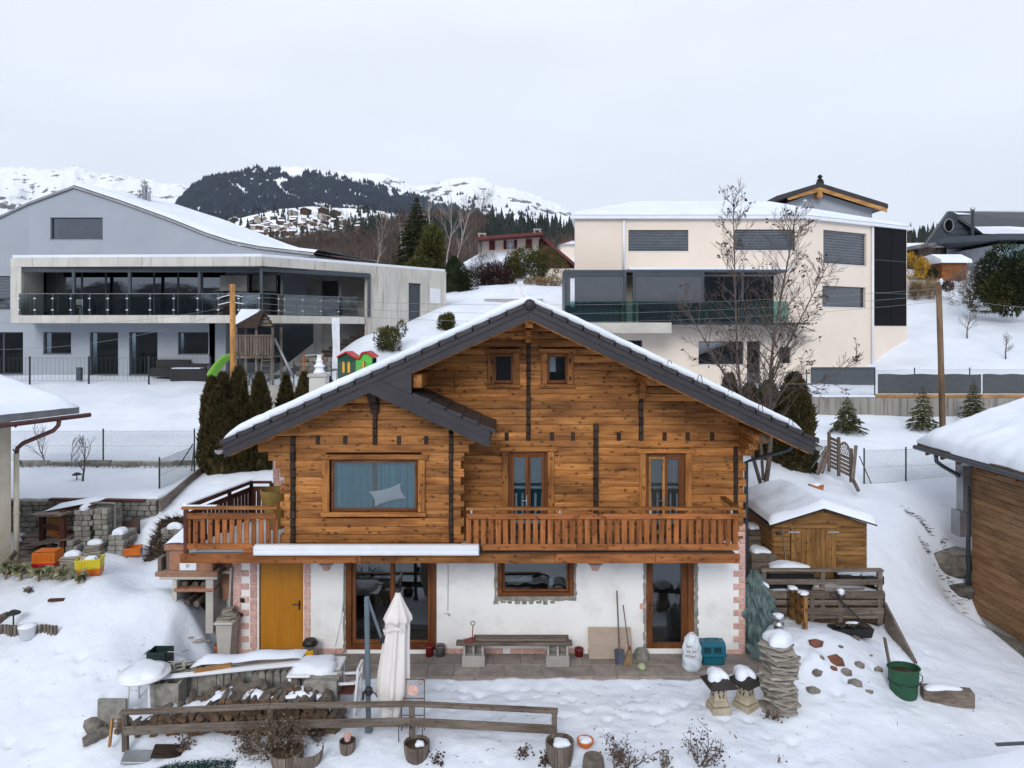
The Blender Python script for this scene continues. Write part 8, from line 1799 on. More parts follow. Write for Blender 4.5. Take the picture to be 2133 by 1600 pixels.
# ------------------------------------------------------------------ right yard
def lantern(px, py, s_, rz, label):
    g = G(px,py); t = thing('stone_lantern',label,'lantern',g,'stone garden lanterns'); E = Matrix.Translation(g) @ Matrix.Rotation(rz,4,'Z') @ Matrix.Scale(s_,4)
    def q(nm, mat, fn, sm=False):
        s = MB(); fn(s); s.xf(E); return s.build(nm, M[mat], t, sm)
    M.setdefault('sandstone', plain('sandstone',(.44,.385,.29),(.30,.26,.19),.9,.15,scale=6,bmp=.4,amt=.05))
    q('base','sandstone',lambda s: (s.box((0,0,.04),(.37,.37,.14),.02), s.box((0,0,.15),(.33,.33,.10),.04), s.box((0,0,.22),(.26,.26,.06),.02)))
    q('body','sandstone',lambda s: (s.box((0,0,.375),(.235,.235,.25),.012), s.box((0,0,.26),(.26,.26,.03),.008)))
    for k in range(4):
        for (dx,dz,w_,h_,an) in ((-.045,.41,.028,.10,.25),(.04,.42,.028,.09,-.2),(-.03,.31,.026,.07,-.35),(.045,.32,.026,.08,.3)):
            s = MB(); s.box((dx,-.1185,dz),(w_,.006,h_),.003,(0,an,0)); s.xf(Matrix.Rotation(k*math.pi/2,4,'Z')); s.xf(E); s.build('slot', M['black'], t)
    q('roof','iron',lambda s: (s.add([(-.27,-.27,.53),(.27,-.27,.53),(.27,.27,.53),(-.27,.27,.53),(-.15,-.15,.62),(.15,-.15,.62),(.15,.15,.62),(-.15,.15,.62),(0,0,.78),(-.25,-.25,.49),(.25,-.25,.49),(.25,.25,.49),(-.25,.25,.49)],[(0,1,5,4),(1,2,6,5),(2,3,7,6),(3,0,4,7),(4,5,8),(5,6,8),(6,7,8),(7,4,8),(9,10,1,0),(10,11,2,1),(11,12,3,2),(12,9,0,3),(12,11,10,9)])))
    snowcap(g+V3(-.02,.03,.59*s_),.19*s_,.19*s_,.17*s_,2,t)
lantern(1497,1480,1.0,.12,'stone lantern with dark roof on the left of the pair'); lantern(1553,1474,1.0,.62,'stone lantern turned cornerwise next to the slab tower')
base = G(1622,1478); nsl = 25
SLB = []
for k in range(4):
    s = MB(); rr = random.Random(k); pl_ = [(-.25+rr.uniform(-.03,.03),-.25),(0+rr.uniform(-.05,.05),-.28),(.26,-.23+rr.uniform(-.03,.03)),(.27,.05),(.24,.25),(0,.27+rr.uniform(-.03,.03)),(-.26,.24),(-.28,0)]; s.prismz(pl_, 0, .042); SLB.append(s.mesh('stone_slab', M['slate']))
for k in range(nsl):
    o = place(SLB[k%4],'stone_slab',base+V3(.05*math.sin(k*.45)+R.uniform(-.02,.02),R.uniform(-.02,.02),-.02+k*.0505),0,R.uniform(.92,1.1),rot=(R.uniform(-.07,.07),R.uniform(-.09,.09),k*.62+R.uniform(-.2,.2))); tag(o,ORD[k]+' stone slab from the bottom of the tall twisted slab tower','slab','stone slabs of the tower')
o = snowcap(base+V3(0,0,-.0+nsl*.0505),.24,.24,.20,1,None,'snow_cap'); tag(o,'round snow cap on the slab tower',None,None,'stuff')
for (a,b,w_,h_,mt,nm,lb) in (((1638,1385,15.0),(1722,1335,15.7),.22,.10,'grey_x','beam','thick grey beam lying on the rubble behind the slab tower'),((1920,1452,14.2),(2026,1458,14.0),.26,.30,'grey_x','timber_block','squared brown timber block in the snow right of the green bag')):
    s = MB(); A_,B_ = W(*a),W(*b)
    if nm == 'timber_block': A_.z = H(A_.x,A_.y)+.08; B_.z = A_.z
    s.bar(A_,B_,w_,h_,.015); o = single(s,nm,M[mt],A_,lb,'beam')
    if nm == 'timber_block': snowcap((A_+B_)/2+V3(-.10,0,.15),.36,.11,.07,3,o)
    else: snowcap(A_.lerp(B_,.35)+V3(0,0,.05),.35,.10,.09,3,o,rz=math.atan2(B_.y-A_.y,B_.x-A_.x))
rb = sorted([(1762,1405,.13,'stone'),(1782,1425,.14,'stone'),(1700,1345,.15,'redstone'),(1742,1380,.17,'redstone'),(1735,1395,.10,'redstone'),(1710,1370,.08,'stone'),(1790,1390,.12,'stone'),(1830,1395,.10,'stone'),(1780,1330,.11,'stone'),(1812,1365,.06,'stone'),(1700,1410,.12,'stone'),(1695,1440,.14,'block'),(1590,1420,.09,'stone'),(1575,1375,.12,'stone'),(1810,1440,.09,'stone'),(1640,1420,.13,'stone'),(1750,1350,.07,'stone'),(1826,1350,.05,'stone')])
M['redstone'] = plain('redstone',(.20,.085,.06),(.11,.05,.035),.9,.15,scale=6,bmp=.4)
for k,(px,py,r_,mt) in enumerate(rb):
    rock(px,py,r_,ORD[k]+' rubble stone on the snow heap, counted rightwards from the slab tower',mt,(1.1,.8,.8),-.05,None,'stone','rubble_stone')['group'] = 'rubble stones on the snow heap'
t, g = T_('garden_bag','green pop up garden bag standing in the snow','garden bag',1882,1446); M['bagreen'] = plain('bagreen',(.020,.085,.045),(.014,.06,.032),.6,.3,scale=4,bmp=.2)
part(t,'bag_wall','bagreen',lambda s: s.grid(lambda u,v: (g.x+(.24+.05*v+.008*math.sin(v*12))*math.cos(u*6.2832), g.y+(.24+.05*v)*math.sin(u*6.2832), g.z-.05+.56*v+.03*math.cos(u*6.28+1)*v),36,10),True); part(t,'rim','bagreen',lambda s: s.tube([(g.x+.295*math.cos(k*.2618),g.y+.295*math.sin(k*.2618),g.z+.51+.03*math.cos(k*.2618+1)) for k in range(25)],.014,6)); part(t,'seam','darkgreen',lambda s: s.tube([(g.x+.275*math.cos(k*.2618),g.y+.275*math.sin(k*.2618),g.z+.24) for k in range(25)],.010,5))
part(t,'filling','soil',lambda s: s.lathe([(.27,.40),(.01,.44)],16,tuple(g),cap=False)); part(t,'handle','darkgreen',lambda s: s.tube([g+V3(.28,-.05,.42),g+V3(.34,-.08,.36),g+V3(.33,-.08,.26),g+V3(.27,-.06,.22)],.010,5))
s = MB(); s.bar(g+V3(-.02,.34,-.05),g+V3(-.16,.42,.92),.03,.09); single(s,'plank',M['grey_z'],g+V3(-.02,.34,0),'short plank end sticking up behind the green bag','plank')
# shed
Ys = 17.0; x0,x1 = X(1612,Ys),X(1806,Ys); zb = Z(1205,Ys); ze = Z(1090,Ys); za = Z(1060,Ys); xm = (x0+x1)/2
t = thing('garden_shed','small yellow brown wooden shed with snowy pitched roof','shed',(xm,Ys,zb))
part(t,'wall_core','dark_x',lambda s: s.prism([(x0+.03,zb),(x1-.03,zb),(x1-.03,ze-.08),(xm,za-.1),(x0+.03,ze-.08)],Ys+.04,Ys+2.2))
dx0,dx1 = X(1647,Ys),X(1741,Ys); n = 12; hb_ = (ze-zb)/n
for i in range(n):
    for a,b in ((x0,dx0-.01),(dx1+.01,x1)): part(t,'board','shed_x',lambda s: s.bx(a,b,Ys,Ys+.035,zb+i*hb_+.004,zb+(i+1)*hb_-.004,.006))
    part(t,'side_board','shed_y',lambda s: s.bx(x0-.03,x0,Ys+.02,Ys+2.2,zb+i*hb_+.004,zb+(i+1)*hb_-.004,.006))
part(t,'gable_board','shed_x',lambda s: s.prism([(x0,ze-.01),(x1,ze-.01),(xm,za)],Ys,Ys+.03)); part(t,'gable_board','shed_x',lambda s: s.bx(dx0-.05,dx1+.05,Ys-.02,Ys+.02,ze-.12,ze-.02,.006))
nd = 9
for i in range(nd): a = dx0+(dx1-dx0)*i/nd; part(t,'door_board','shed_z',lambda s: s.bx(a+.003,a+(dx1-dx0)/nd-.003,Ys-.025,Ys+.01,zb+.02,ze-.125,.005))
for (xx,zz) in ((dx0-.06,ze-.22),(dx1-.20,ze-.22)): part(t,'hinge','steel',lambda s: s.bx(xx,xx+.26,Ys-.035,Ys-.025,zz,zz+.03))
part(t,'latch','iron',lambda s: s.box((X(1620,Ys),Ys-.03,Z(1110,Ys)),(.12,.05,.08),.02)); part(t,'tool_handle','grey_z',lambda s: s.tube([(X(1636,Ys),Ys-.12,zb+.2),(X(1628,Ys),Ys-.05,Z(1100,Ys))],.013,6))
ev = .15; kx_ = (za-ze)/(xm-x0)
part(t,'roof','dark_y',lambda s: s.prism([(x0-ev,ze-ev*kx_+.02),(xm,za+.02),(x1+ev,ze-ev*kx_+.02),(x1+ev,ze-ev*kx_+.07),(xm,za+.07),(x0-ev,ze-ev*kx_+.07)],Ys-.18,Ys+2.4))
def shs(u,v):
    xx = x0-ev-.02+u*(x1-x0+2*ev+.04); yy = Ys-.20+v*2.62; zr_ = za-abs(xx-xm)*kx_+.06; e = min(1,30*u+.1,30*(1-u)+.1)**.5*min(1,v*40)**.4
    return (xx,yy,zr_+(.19+.16*float(fbm(np.array(xx*1.6),np.array(yy*1.6),5)))*e)
part(t,'snow','snow_soft',lambda s: s.grid(shs,50,30),True)
# deck railing and pallet wall below the shed
t = thing('deck_railing','dark weathered railing in front of the garden shed','railing',W(1715,1240,16.2)); Yd = 16.3
for px in (1592,1714,1834): part(t,'post','grey_z',lambda s: s.bx(X(px,Yd)-.05,X(px,Yd)+.05,Yd,Yd+.09,Z(1275,Yd),Z(1190,Yd)))
part(t,'top_rail','grey_x',lambda s: s.bx(X(1586,Yd),X(1840,Yd),Yd-.03,Yd+.11,Z(1191,Yd),Z(1186,Yd),.008)); part(t,'rail','grey_x',lambda s: s.bx(X(1590,Yd),X(1836,Yd),Yd-.035,Yd,Z(1217,Yd),Z(1206,Yd),.006)); part(t,'rail','grey_x',lambda s: s.bx(X(1690,Yd),X(1800,Yd),Yd-.035,Yd,Z(1228,Yd),Z(1224,Yd),.006))
t = thing('pallet_wall','retaining wall of weathered pallet boards below the shed deck','wall',W(1720,1295,16.2))
for k,(q0,q1,o_) in enumerate(((1231,1247,0),(1251,1262,.03),(1267,1281,.01),(1283,1290,.03))):
    for a,b in ((1600,1640),(1642,1842)): part(t,'board','grey_x',lambda s: s.bx(X(a,16.25)+.01*k,X(b,16.25),16.24+o_,16.28+o_,Z(q1,16.25),Z(q0,16.25),.008))
for px in (1606,1690,1750,1832): part(t,'upright','grey_z',lambda s: s.bx(X(px,16.3)-.05,X(px,16.3)+.05,16.26,16.34,Z(1300,16.3),Z(1230,16.3)))
part(t,'fill','soil',lambda s: s.bx(X(1595,16.4),X(1842,16.4),16.36,17.9,Z(1300,16.3),Z(1234,16.4)))
part(t,'snow','snow_soft',lambda s: s.grid(lambda u,v: (X(1600,16.5)+u*(X(1842,16.5)-X(1600,16.5)),16.40+v*1.5,Z(1235,16.4)+.04+.07*math.sin(u*11)*math.sin(v*5)),30,10),True)
t = thing('storage_box','long black storage box under snow behind the deck railing','box',W(1640,1232,16.6)); xa_,xb_ = X(1598,16.6),X(1693,16.6); part(t,'box','black',lambda s: s.bx(xa_,xb_,16.5,17.0,Z(1236,16.6),Z(1192,16.6),.02)); part(t,'lid','grey_x',lambda s: s.bx(xa_-.03,xb_+.03,16.47,17.03,Z(1192,16.6),Z(1187,16.6),.01)); snowcap(V3((xa_+xb_)/2,16.75,Z(1187,16.6)),.46,.24,.14,2,t)
for (p0,p1,q0,q1,lb) in ((1742,1790,1192,1206,'low black tub under snow in front of the shed door'),(1792,1834,1194,1208,'second black tub under snow beside the shed corner')):
    t = thing('black_tub',lb,'tub',W((p0+p1)/2,q1,16.8)); part(t,'tub','black',lambda s: s.bx(X(p0,16.8),X(p1,16.8),16.6,16.95,Z(q1+6,16.8),Z(q0,16.8),.03)); snowcap(V3(X((p0+p1)/2,16.8),16.78,Z(q0,16.8)-.01),.26,.17,.10,4,t)
s = MB(); g = W(1701,1231,16.45); s.lathe([(.075,0),(.085,.16),(.088,.17)],14,tuple(g)); single(s,'white_pail',M['whiteplastic'],g,'small white pail beside the black storage box','pail')
t, g = T_('upright_pallet','brown wooden pallet standing on edge against the board wall','pallet',1664,1320)
pa_, pb_ = W(1645,1300,16.2), W(1672,1320,15.5); hh_ = .85
for k in range(4): part(t,'board','shed_x',lambda s: s.bar(pa_+V3(0,0,.05+k*.22+ (.0)),pb_+V3(0,0,.05+k*.22),.02,.10)); part(t,'board','shed_x',lambda s: s.bar(pa_+V3(.12,.04,.05+k*.22),pb_+V3(.12,.04,.05+k*.22),.02,.10))
for f in (0,.5,1): part(t,'bearer','shed_z',lambda s: s.bar(pa_.lerp(pb_,f)+V3(.06,.02,-.02),pa_.lerp(pb_,f)+V3(.06,.02,hh_-.05),.08,.09))
snowcap(pb_+V3(.06,.1,.84),.10,.10,.05,1,t); snowcap(pa_+V3(.06,0,.82),.10,.10,.05,2,t)
t, g = T_('scrap_trough','black iron trough filled with scrap in the snow','trough',1772,1322); part(t,'trough','black',lambda s: s.prism([(g.x-.40,g.z-.02),(g.x+.40,g.z-.02),(g.x+.46,g.z+.17),(g.x-.46,g.z+.17)],g.y-.14,g.y+.16))
for k in range(6): part(t,'scrap','iron',lambda s: s.box((g.x-.33+k*.13,g.y,g.z+.20),(.12,.20,.06),.01,(R.uniform(-.4,.4),R.uniform(-.4,.4),R.uniform(-1,1))))
snowcap(g+V3(.1,.1,.18),.14,.08,.06,1,t)
t = thing('long_tongs','long iron tool with looped handles leaning on the pallet wall','tool',W(1800,1308,16)); a_,b_ = W(1752,1252,16.15),W(1806,1305,15.9); part(t,'shaft','iron',lambda s: s.tube([a_,b_],.018,6)); part(t,'handle_loops','iron',lambda s: [s.tube([W(cx,cy,16.15)+V3(.09*math.cos(k*.5236),0,.05*math.sin(k*.5236)) for k in range(13)]+[a_],.011,5) for cx,cy in ((1737,1238),(1752,1242))]); part(t,'blade','redstone',lambda s: s.box(tuple(b_),(.16,.05,.10),.02,(0,.6,0)))
s_ = rock(1752,1240,.09,'snow covered lump hanging on the iron tool','snow_soft',(1,.8,1),0,W(1752,1236,16.1),'snow','snow_lump')
g = G(1830,1300); o = rock(1830,1302,.17,'black refuse sack half under snow at the board edge','black',(1.2,.9,.75),.0,g,'sack','refuse_sack'); snowcap(g+V3(-.03,.02,.12),.16,.13,.12,1,o)
s = MB(); a_,b_ = W(1842,1268,16.3),W(1906,1350,15.2); a_.z += .02; b_.z = H(b_.x,b_.y)+.02; s.add([a_+V3(0,0,.12),b_+V3(0,0,.04),b_-V3(0,0,.2),a_-V3(0,0,.45),a_+V3(.06,.03,.12),b_+V3(.06,.03,.04),b_+V3(.06,.03,-.2),a_+V3(.06,.03,-.45)],[(0,3,2,1),(4,5,6,7),(0,1,5,4)]); single(s,'edge_plank',M['grey_y'],a_,'tapered grey edging plank along the snow bank','plank')
# tarp, stove pot, compost boxes beside the house corner
M['tarp'] = plain('tarp',(.115,.165,.165),(.06,.095,.098),.5,.35,scale=3.5,bmp=.9,bd=.06,amt=0)
g = W(1585,1365,15.9); t = thing('green_tarp','crumpled green tarpaulin over a heap at the house corner','tarpaulin',V3(g.x,16.0,.1))
def tp(u,v):
    a = u*math.pi; h_ = np.interp(v,[0,.3,.7,1],[0,.75,1.35,1.72]); r_ = np.interp(v,[0,.25,.6,.85,1],[.42,.40,.33,.18,.05]); w_ = 1+.13*math.sin(a*6+v*9)+.13*math.sin(a*11-v*17)+.08*math.sin(a*17+v*23)+.05*math.sin(v*31+a*3)
    return (X(1582,16)+.05-.12*v-r_*w_*math.cos(a)*1.05, 16.25-.55*r_*w_*math.sin(a)*1.6, .05+h_+.05*math.sin(a*5+v*5))
part(t,'sheet','tarp',lambda s: s.grid(tp,60,44),True); snowcap(V3(X(1590,16.1),16.2,1.42),.14,.12,.10,2,t); part(t,'hem','tarp',lambda s: s.grid(lambda u,v: (X(1560,15.6)+u*.75+.05*math.sin(v*4),15.55+.15*v+.05*math.sin(u*9),.03+.25*v*(1-.4*u)+.05*math.sin(u*12)),20,6),True)
g = G(1622,1332); t = thing('lantern_stove','cylindrical steel garden stove with snow lid','stove',g); part(t,'body','steel',lambda s: s.lathe([(.10,0),(.10,.28),(.115,.29),(.115,.33),(.095,.34),(.095,.42),(.13,.43),(.13,.48),(.12,.49)],18,tuple(g)),True); snowcap(g+V3(0,0,.48),.10,.10,.06,1,t)
t = thing('compost_box','stacked dark compost boxes beside the house corner','box',(X(1590,17),17,.9))
for (p0,p1,q0,q1,Y_) in ((1566,1618,1155,1235,16.9),(1560,1600,1105,1160,17.8),(1556,1592,1080,1110,18.8)):
    n = 5
    for i in range(n): z0 = Z(q1,Y_)+(Z(q0,Y_)-Z(q1,Y_))*i/n; z1 = Z(q1,Y_)+(Z(q0,Y_)-Z(q1,Y_))*(i+1)/n; part(t,'board','grey_x',lambda s: s.bx(X(p0,Y_),X(p1,Y_),Y_,Y_+.7,z0+.006,z1-.006,.008))
    snowcap(V3(X((p0+p1)/2,Y_),Y_+.35,Z(q0,Y_)-.01),(X(p1,Y_)-X(p0,Y_))*.38,.26,.10,3,t)
t, g = T_('window_box','terracotta window box filled with snow behind the shed','planter',1700,1020); part(t,'box','terracotta',lambda s: s.prism([(g.x-.17,g.z),(g.x+.17,g.z),(g.x+.20,g.z+.15),(g.x-.20,g.z+.15)],g.y-.1,g.y+.12)); snowcap(g+V3(0,0,.13),.16,.10,.07,1,t)
# ------------------------------------------------------------------ left yard
def brickmat():
    m, b, l = newmat('brick',.85,.2); tcx = N(m,'ShaderNodeTexCoord'); mpx = N(m,'ShaderNodeMapping'); mpx.inputs['Rotation'].default_value = (math.pi/2,0,0); br = N(m,'ShaderNodeTexBrick'); br.inputs['Color1'].default_value = (.36,.155,.085,1); br.inputs['Color2'].default_value = (.26,.105,.06,1); br.inputs['Mortar'].default_value = (.30,.235,.19,1); br.inputs['Scale'].default_value = 4.2; br.inputs['Mortar Size'].default_value = .018; br.inputs['Row Height'].default_value = .22
    l(tcx.outputs['Object'],mpx.inputs[0]); l(mpx.outputs[0],br.inputs['Vector']); l(br.outputs['Color'],b.inputs['Base Color']); bump(m,l,b,br.outputs['Fac'],-.5,.01); return m
M['brick'] = brickmat()
Yq = 15.9; t = thing('garden_barbecue','brick garden barbecue with snowy hood under the terrace','barbecue',(X(405,Yq),Yq,.4)); bx_ = lambda a,b,q0,q1,y0,y1: (lambda s: s.bx(X(a,Yq),X(b,Yq),y0,y1,Z(q1,Yq),Z(q0,Yq),.008))
part(t,'firebox','brick',bx_(352,443,1146,1196,Yq,Yq+.8)); part(t,'hearth_edge','brick',bx_(326,456,1190,1199,Yq-.08,Yq+.8)); part(t,'hearth','concrete_lt',bx_(334,454,1199,1206,Yq-.05,Yq+.8))
part(t,'leg','concrete_lt',bx_(359,368,1206,1310,Yq,Yq+.7)); part(t,'leg','concrete_lt',bx_(428,444,1206,1320,Yq,Yq+.75)); part(t,'shelf','brick',bx_(362,446,1226,1233,Yq-.02,Yq+.7)); part(t,'back_panel','interior',bx_(345,440,1206,1320,Yq+.72,Yq+.78))
part(t,'wood_in_store','bark',lambda s: [s.tube([(X(px,Yq),Yq+.1,Z(py,Yq)),(X(px,Yq),Yq+.6,Z(py,Yq))],.07,8) for px,py in ((380,1220),(402,1221),(420,1222),(385,1260),(405,1262))])
part(t,'metal_door','alu',bx_(375,410,1170,1188,Yq-.025,Yq-.005)); part(t,'ring_pull','iron',lambda s: s.tube([(X(392,Yq)+.03*math.cos(k*.6),Yq-.03,Z(1178,Yq)+.03*math.sin(k*.6)) for k in range(12)],.006,5))
part(t,'side_slab','grey_z',bx_(328,336,1162,1192,Yq-.0,Yq+.25)); part(t,'side_slab','grey_z',bx_(341,350,1148,1190,Yq+.1,Yq+.3)); part(t,'hood_edge','brick',bx_(343,392,1136,1146,Yq-.03,Yq+.8))
part(t,'hood','brick',lambda s: s.add([(X(345,Yq),Yq,Z(1136,Yq)),(X(395,Yq),Yq,Z(1136,Yq)),(X(395,Yq),Yq+.8,Z(1136,Yq)),(X(345,Yq),Yq+.8,Z(1136,Yq)),(X(385,Yq),Yq+.5,Z(1098,Yq)),(X(395,Yq),Yq+.5,Z(1098,Yq))],[(0,1,5,4),(3,0,4),(1,2,5),(2,3,4,5)])); part(t,'snow','snow_soft',lambda s: s.grid(lambda u,v: (X(343,Yq)+u*.56*(1-.0*v)+.40*v*(1-u),Yq-.03+.52*v,Z(1136,Yq)+.02+.42*v+.05*math.sin(math.pi*u)**.5),12,10),True)
part(t,'side_wall','brick',bx_(448,472,1172,1262,Yq+.35,Yq+.8)); part(t,'side_shelf','concrete_lt',bx_(446,482,1196,1202,Yq+.2,Yq+.8)); part(t,'iron_rod','iron',lambda s: s.tube([(X(455,Yq),Yq+.1,Z(1172,Yq)),(X(467,Yq),Yq-.1,Z(1245,Yq))],.012,5))
# dry stone and debris on the patio's left edge
for k,(px,py,r_) in enumerate(((410,1345,.10),(430,1338,.07),(395,1330,.06),(445,1320,.07),(425,1310,.05))): rock(px,py,r_,'flat brown stone showing through the snow beside the patio','slab',(1.5,1.1,.2),-.02,None,'stone','flat_stone')['group'] = 'flat stones at the patio edge'
for k in range(9): c = W(378+k*7.5,1360-(k%3)*9,15.2); s = MB(); c.z = .01+.02*(k%2); s.box(tuple(c),(.30,.26,.04),.01,(0,0,k)); single(s,'flat_stone',M['slab'],c,'flat brown stone showing through the snow beside the patio','stone','flat stones at the patio edge')
# rack with boards
t = thing('wood_rack','open wooden rack with snowy plank roof against the block wall','rack',W(120,1180,18)); Yk = 18.2
for (px,q0,q1,dy) in ((86,1068,1150,0),(129,1065,1168,-.3),(160,1045,1140,1.0),(231,1050,1115,.3)): part(t,'post','redwood_z' if px < 200 else 'grey_z',lambda s: s.bx(X(px,Yk+dy)-.06,X(px,Yk+dy)+.06,Yk+dy,Yk+dy+.1,Z(q1+14,Yk+dy),Z(q0,Yk+dy)))
part(t,'roof_board','grey_x',lambda s: s.bar(W(72,1071,18.0),W(138,1070,17.85),.35,.05)); part(t,'roof_plank','redwood_x',lambda s: s.bar(W(120,1066,18.3),W(205,1049,18.5),.5,.05)); part(t,'roof_plank','grey_x',lambda s: s.bar(W(190,1048,18.4),W(242,1050,18.3),.15,.05)); part(t,'drain_bar','zinc',lambda s: s.tube([W(195,1047,18.2),W(240,1049,18.1),W(240,1100,18.1)],.025,6))
part(t,'shelf','grey_x',lambda s: s.bar(W(64,1134,18.0),W(152,1118,18.1),.5,.04)); part(t,'cross_rail','redwood_x',lambda s: s.bar(W(88,1096,18.2),W(128,1098,18.0),.05,.12)); part(t,'stored_box','rail_x',lambda s: s.box(tuple(W(122,1108,18.4)),(.45,.3,.22),.02,(.1,.5,.4))); part(t,'stored_box','pine_x',lambda s: s.box(tuple(W(118,1082,18.5)),(.3,.3,.35),.02,(0,0,.2)))
part(t,'stored_board','grey_x',lambda s: [s.bar(W(110+k*5,1125-k*9,18.5),W(158,1117-k*9,18.6),.3,.05) for k in range(3)])
part(t,'snow','snow_soft',lambda s: s.grid(lambda u,v: tuple(W(95,1066,18.1).lerp(W(212,1044,18.5),u)+V3(0,.5*v-.1,.03+.10*math.sin(math.pi*v)*min(1,5*u,5*(1-u)))),20,8),True)
def pile(label, p0, p1, q0, q1, Y, d_, seed, cap=True, bw=.20, bh=.135):
    rr = random.Random(seed); Y = G((p0+p1)/2,q1).y; t = thing('block_pile',label,'block pile',W((p0+p1)/2,q1,Y)); z = Z(q1,Y)-.15; zt = Z(q0,Y)
    while z < zt-.05:
        x = X(p0,Y)+rr.uniform(-.02,.03); 
        while x < X(p1,Y)-.08:
            w_ = bw*rr.uniform(.8,1.15); x2 = min(x+w_,X(p1,Y)+.02)
            for yy in np.arange(0,d_,.24): part(t,'block','block',lambda s: s.bx(x+.005,x2-.005,Y+yy+rr.uniform(-.015,.015),Y+yy+.225,z+.004,z+bh-.004,.016))
            x += w_
        z += bh
    if cap: snowcap(V3(X((p0+p1)/2,Y),Y+d_*.45,z-.01),(X(p1,Y)-X(p0,Y))*.30,d_*.42,.14,seed,t)
pile('tall pile of grey paving blocks with snow cap beside the wood rack',152,192,1068,1150,17.8,.7,1); pile('taller rear half of the paving block pile',194,222,1060,1148,18.2,.5,2,False); pile('low broken pile of paving blocks beside the brown sheet',222,262,1112,1158,17.8,.5,3); pile('wide low row of blocks under the rack shelf',136,158,1128,1160,17.7,.3,4,False)
s = MB(); s.bar(W(268,1152,18.6),W(268,1085,18.9),.62,.02,0,up=(0,1,0)); single(s,'rusty_sheet',plain('rustsheet',(.075,.042,.036),(.05,.028,.025),.7,scale=4,bmp=.2),W(268,1150,18.6),'dark brown metal sheet leaning on the block wall','sheet')
def crate(px, py, w_, d_, h_, mat, label, rz=0, Y=None, z=None, flip=False, inner=True):
    g = G(px,py) if z is None else V3(X(px,Y),Y,z)
    t = thing('plastic_crate',label,'crate',g); E = Matrix.Translation(g) @ Matrix.Rotation(rz,4,'Z')
    def q(nm,mt,fn): s = MB(); fn(s); s.xf(E); return s.build(nm,M[mt],t)
    q('crate_shell',mat,lambda s: ([s.bx(a,b,c,d,0,h_) for a,b,c,d in ((-w_/2,w_/2,-d_/2,-d_/2+.015),(-w_/2,w_/2,d_/2-.015,d_/2),(-w_/2,-w_/2+.015,-d_/2+.015,d_/2-.015),(w_/2-.015,w_/2,-d_/2+.015,d_/2-.015))], s.bx(-w_/2,w_/2,-d_/2,d_/2,h_-.015 if flip else 0,h_ if flip else .015)))
    q('rim',mat,lambda s: [s.bx(a,b,c,d,h_-.03,h_+.002) for a,b,c,d in ((-w_/2-.012,w_/2+.012,-d_/2-.012,-d_/2),(-w_/2-.012,w_/2+.012,d_/2,d_/2+.012),(-w_/2-.012,-w_/2,-d_/2,d_/2),(w_/2,w_/2+.012,-d_/2,d_/2))] if not flip else s.bx(-w_/2-.012,w_/2+.012,-d_/2-.012,d_/2+.012,0,.03))
    n = int(w_/.055)
    for k in range(n): q('rib',mat,lambda s: s.bx(-w_/2+.02+k*.055,-w_/2+.035+k*.055,-d_/2-.01,-d_/2,.02,h_-.03))
    return t, g
M['crateyellow'] = plain('crateyellow',(.62,.52,.03),(.52,.43,.02),.5,.35,scale=3,bmp=0); M['cratered'] = plain('cratered',(.50,.022,.022),(.42,.018,.018),.5,.35,scale=3,bmp=0)
g = G(96,1187); crate(96,1187,.55,.40,.20,'cratered','red plastic crate at the bottom beside the wooden steps',.08); crate(100,1168,.52,.38,.26,'orange','upturned orange crate stacked on the red one',.05,g.y,z=g.z+.20,flip=True)
g = G(187,1196); crate(187,1196,.50,.34,.16,'orange','orange crate under the yellow one beside the slab stack',.25); t, g2 = crate(187,1180,.52,.36,.22,'crateyellow','yellow crate filled with stones on the orange one',.25,g.y,z=g.z+.16); snowcap(g2+V3(.03,0,.18),.14,.10,.08,1,t)
for k in range(4): part(t,'stone','slate',lambda s: s.box(tuple(g2+V3(-.15+.1*k,.02*k,.19)),(.14,.2,.05),.01,(.2,.3*k,.4)))
crate(276,1158,.40,.3,.2,'orange','small orange tub behind the low block pile',.3,18.0)
for k,(px,q,n,lb) in enumerate(((142,1192,6,'stack of grey slabs with a snow cap between the crates'),(190,1160,5,'tilted stack of thin grey planks of stone behind the yellow crate'))):
    Y_ = 16.7+.6*k; c = G(px,q); t = thing('slab_stack',lb,'slab stack',c)
    for i in range(n): part(t,'slab','slate',lambda s: s.box((c.x+R.uniform(-.03,.03),c.y+.15,c.z+.03+i*.055),(.46-.02*i,.36,.045),.008,(0,R.uniform(-.03,.03)-(.12 if k else 0),R.uniform(-.1,.1))))
    snowcap(V3(c.x+.02,c.y+.15,c.z+n*.055+.01),.17,.14,.10,2,t)
# timber steps
t = thing('timber_steps','weathered wooden garden steps beside the neighbour house','steps',W(50,1190,16.8))
for k in range(6): c = W(40+k*7,1186-k*13.5,16.7+k*.42); part(t,'tread','grey_x',lambda s: s.bx(c.x-.42,c.x+.45,c.y,c.y+.44,c.z-.04,c.z+.02,.008)); part(t,'riser','redwood_x',lambda s: s.bx(c.x-.40,c.x+.43,c.y+.03,c.y+.07,c.z-.24,c.z-.045))
part(t,'side_board','grey_y',lambda s: s.bar(W(2,1190,16.5),W(33,1150,17.0),.04,.12))
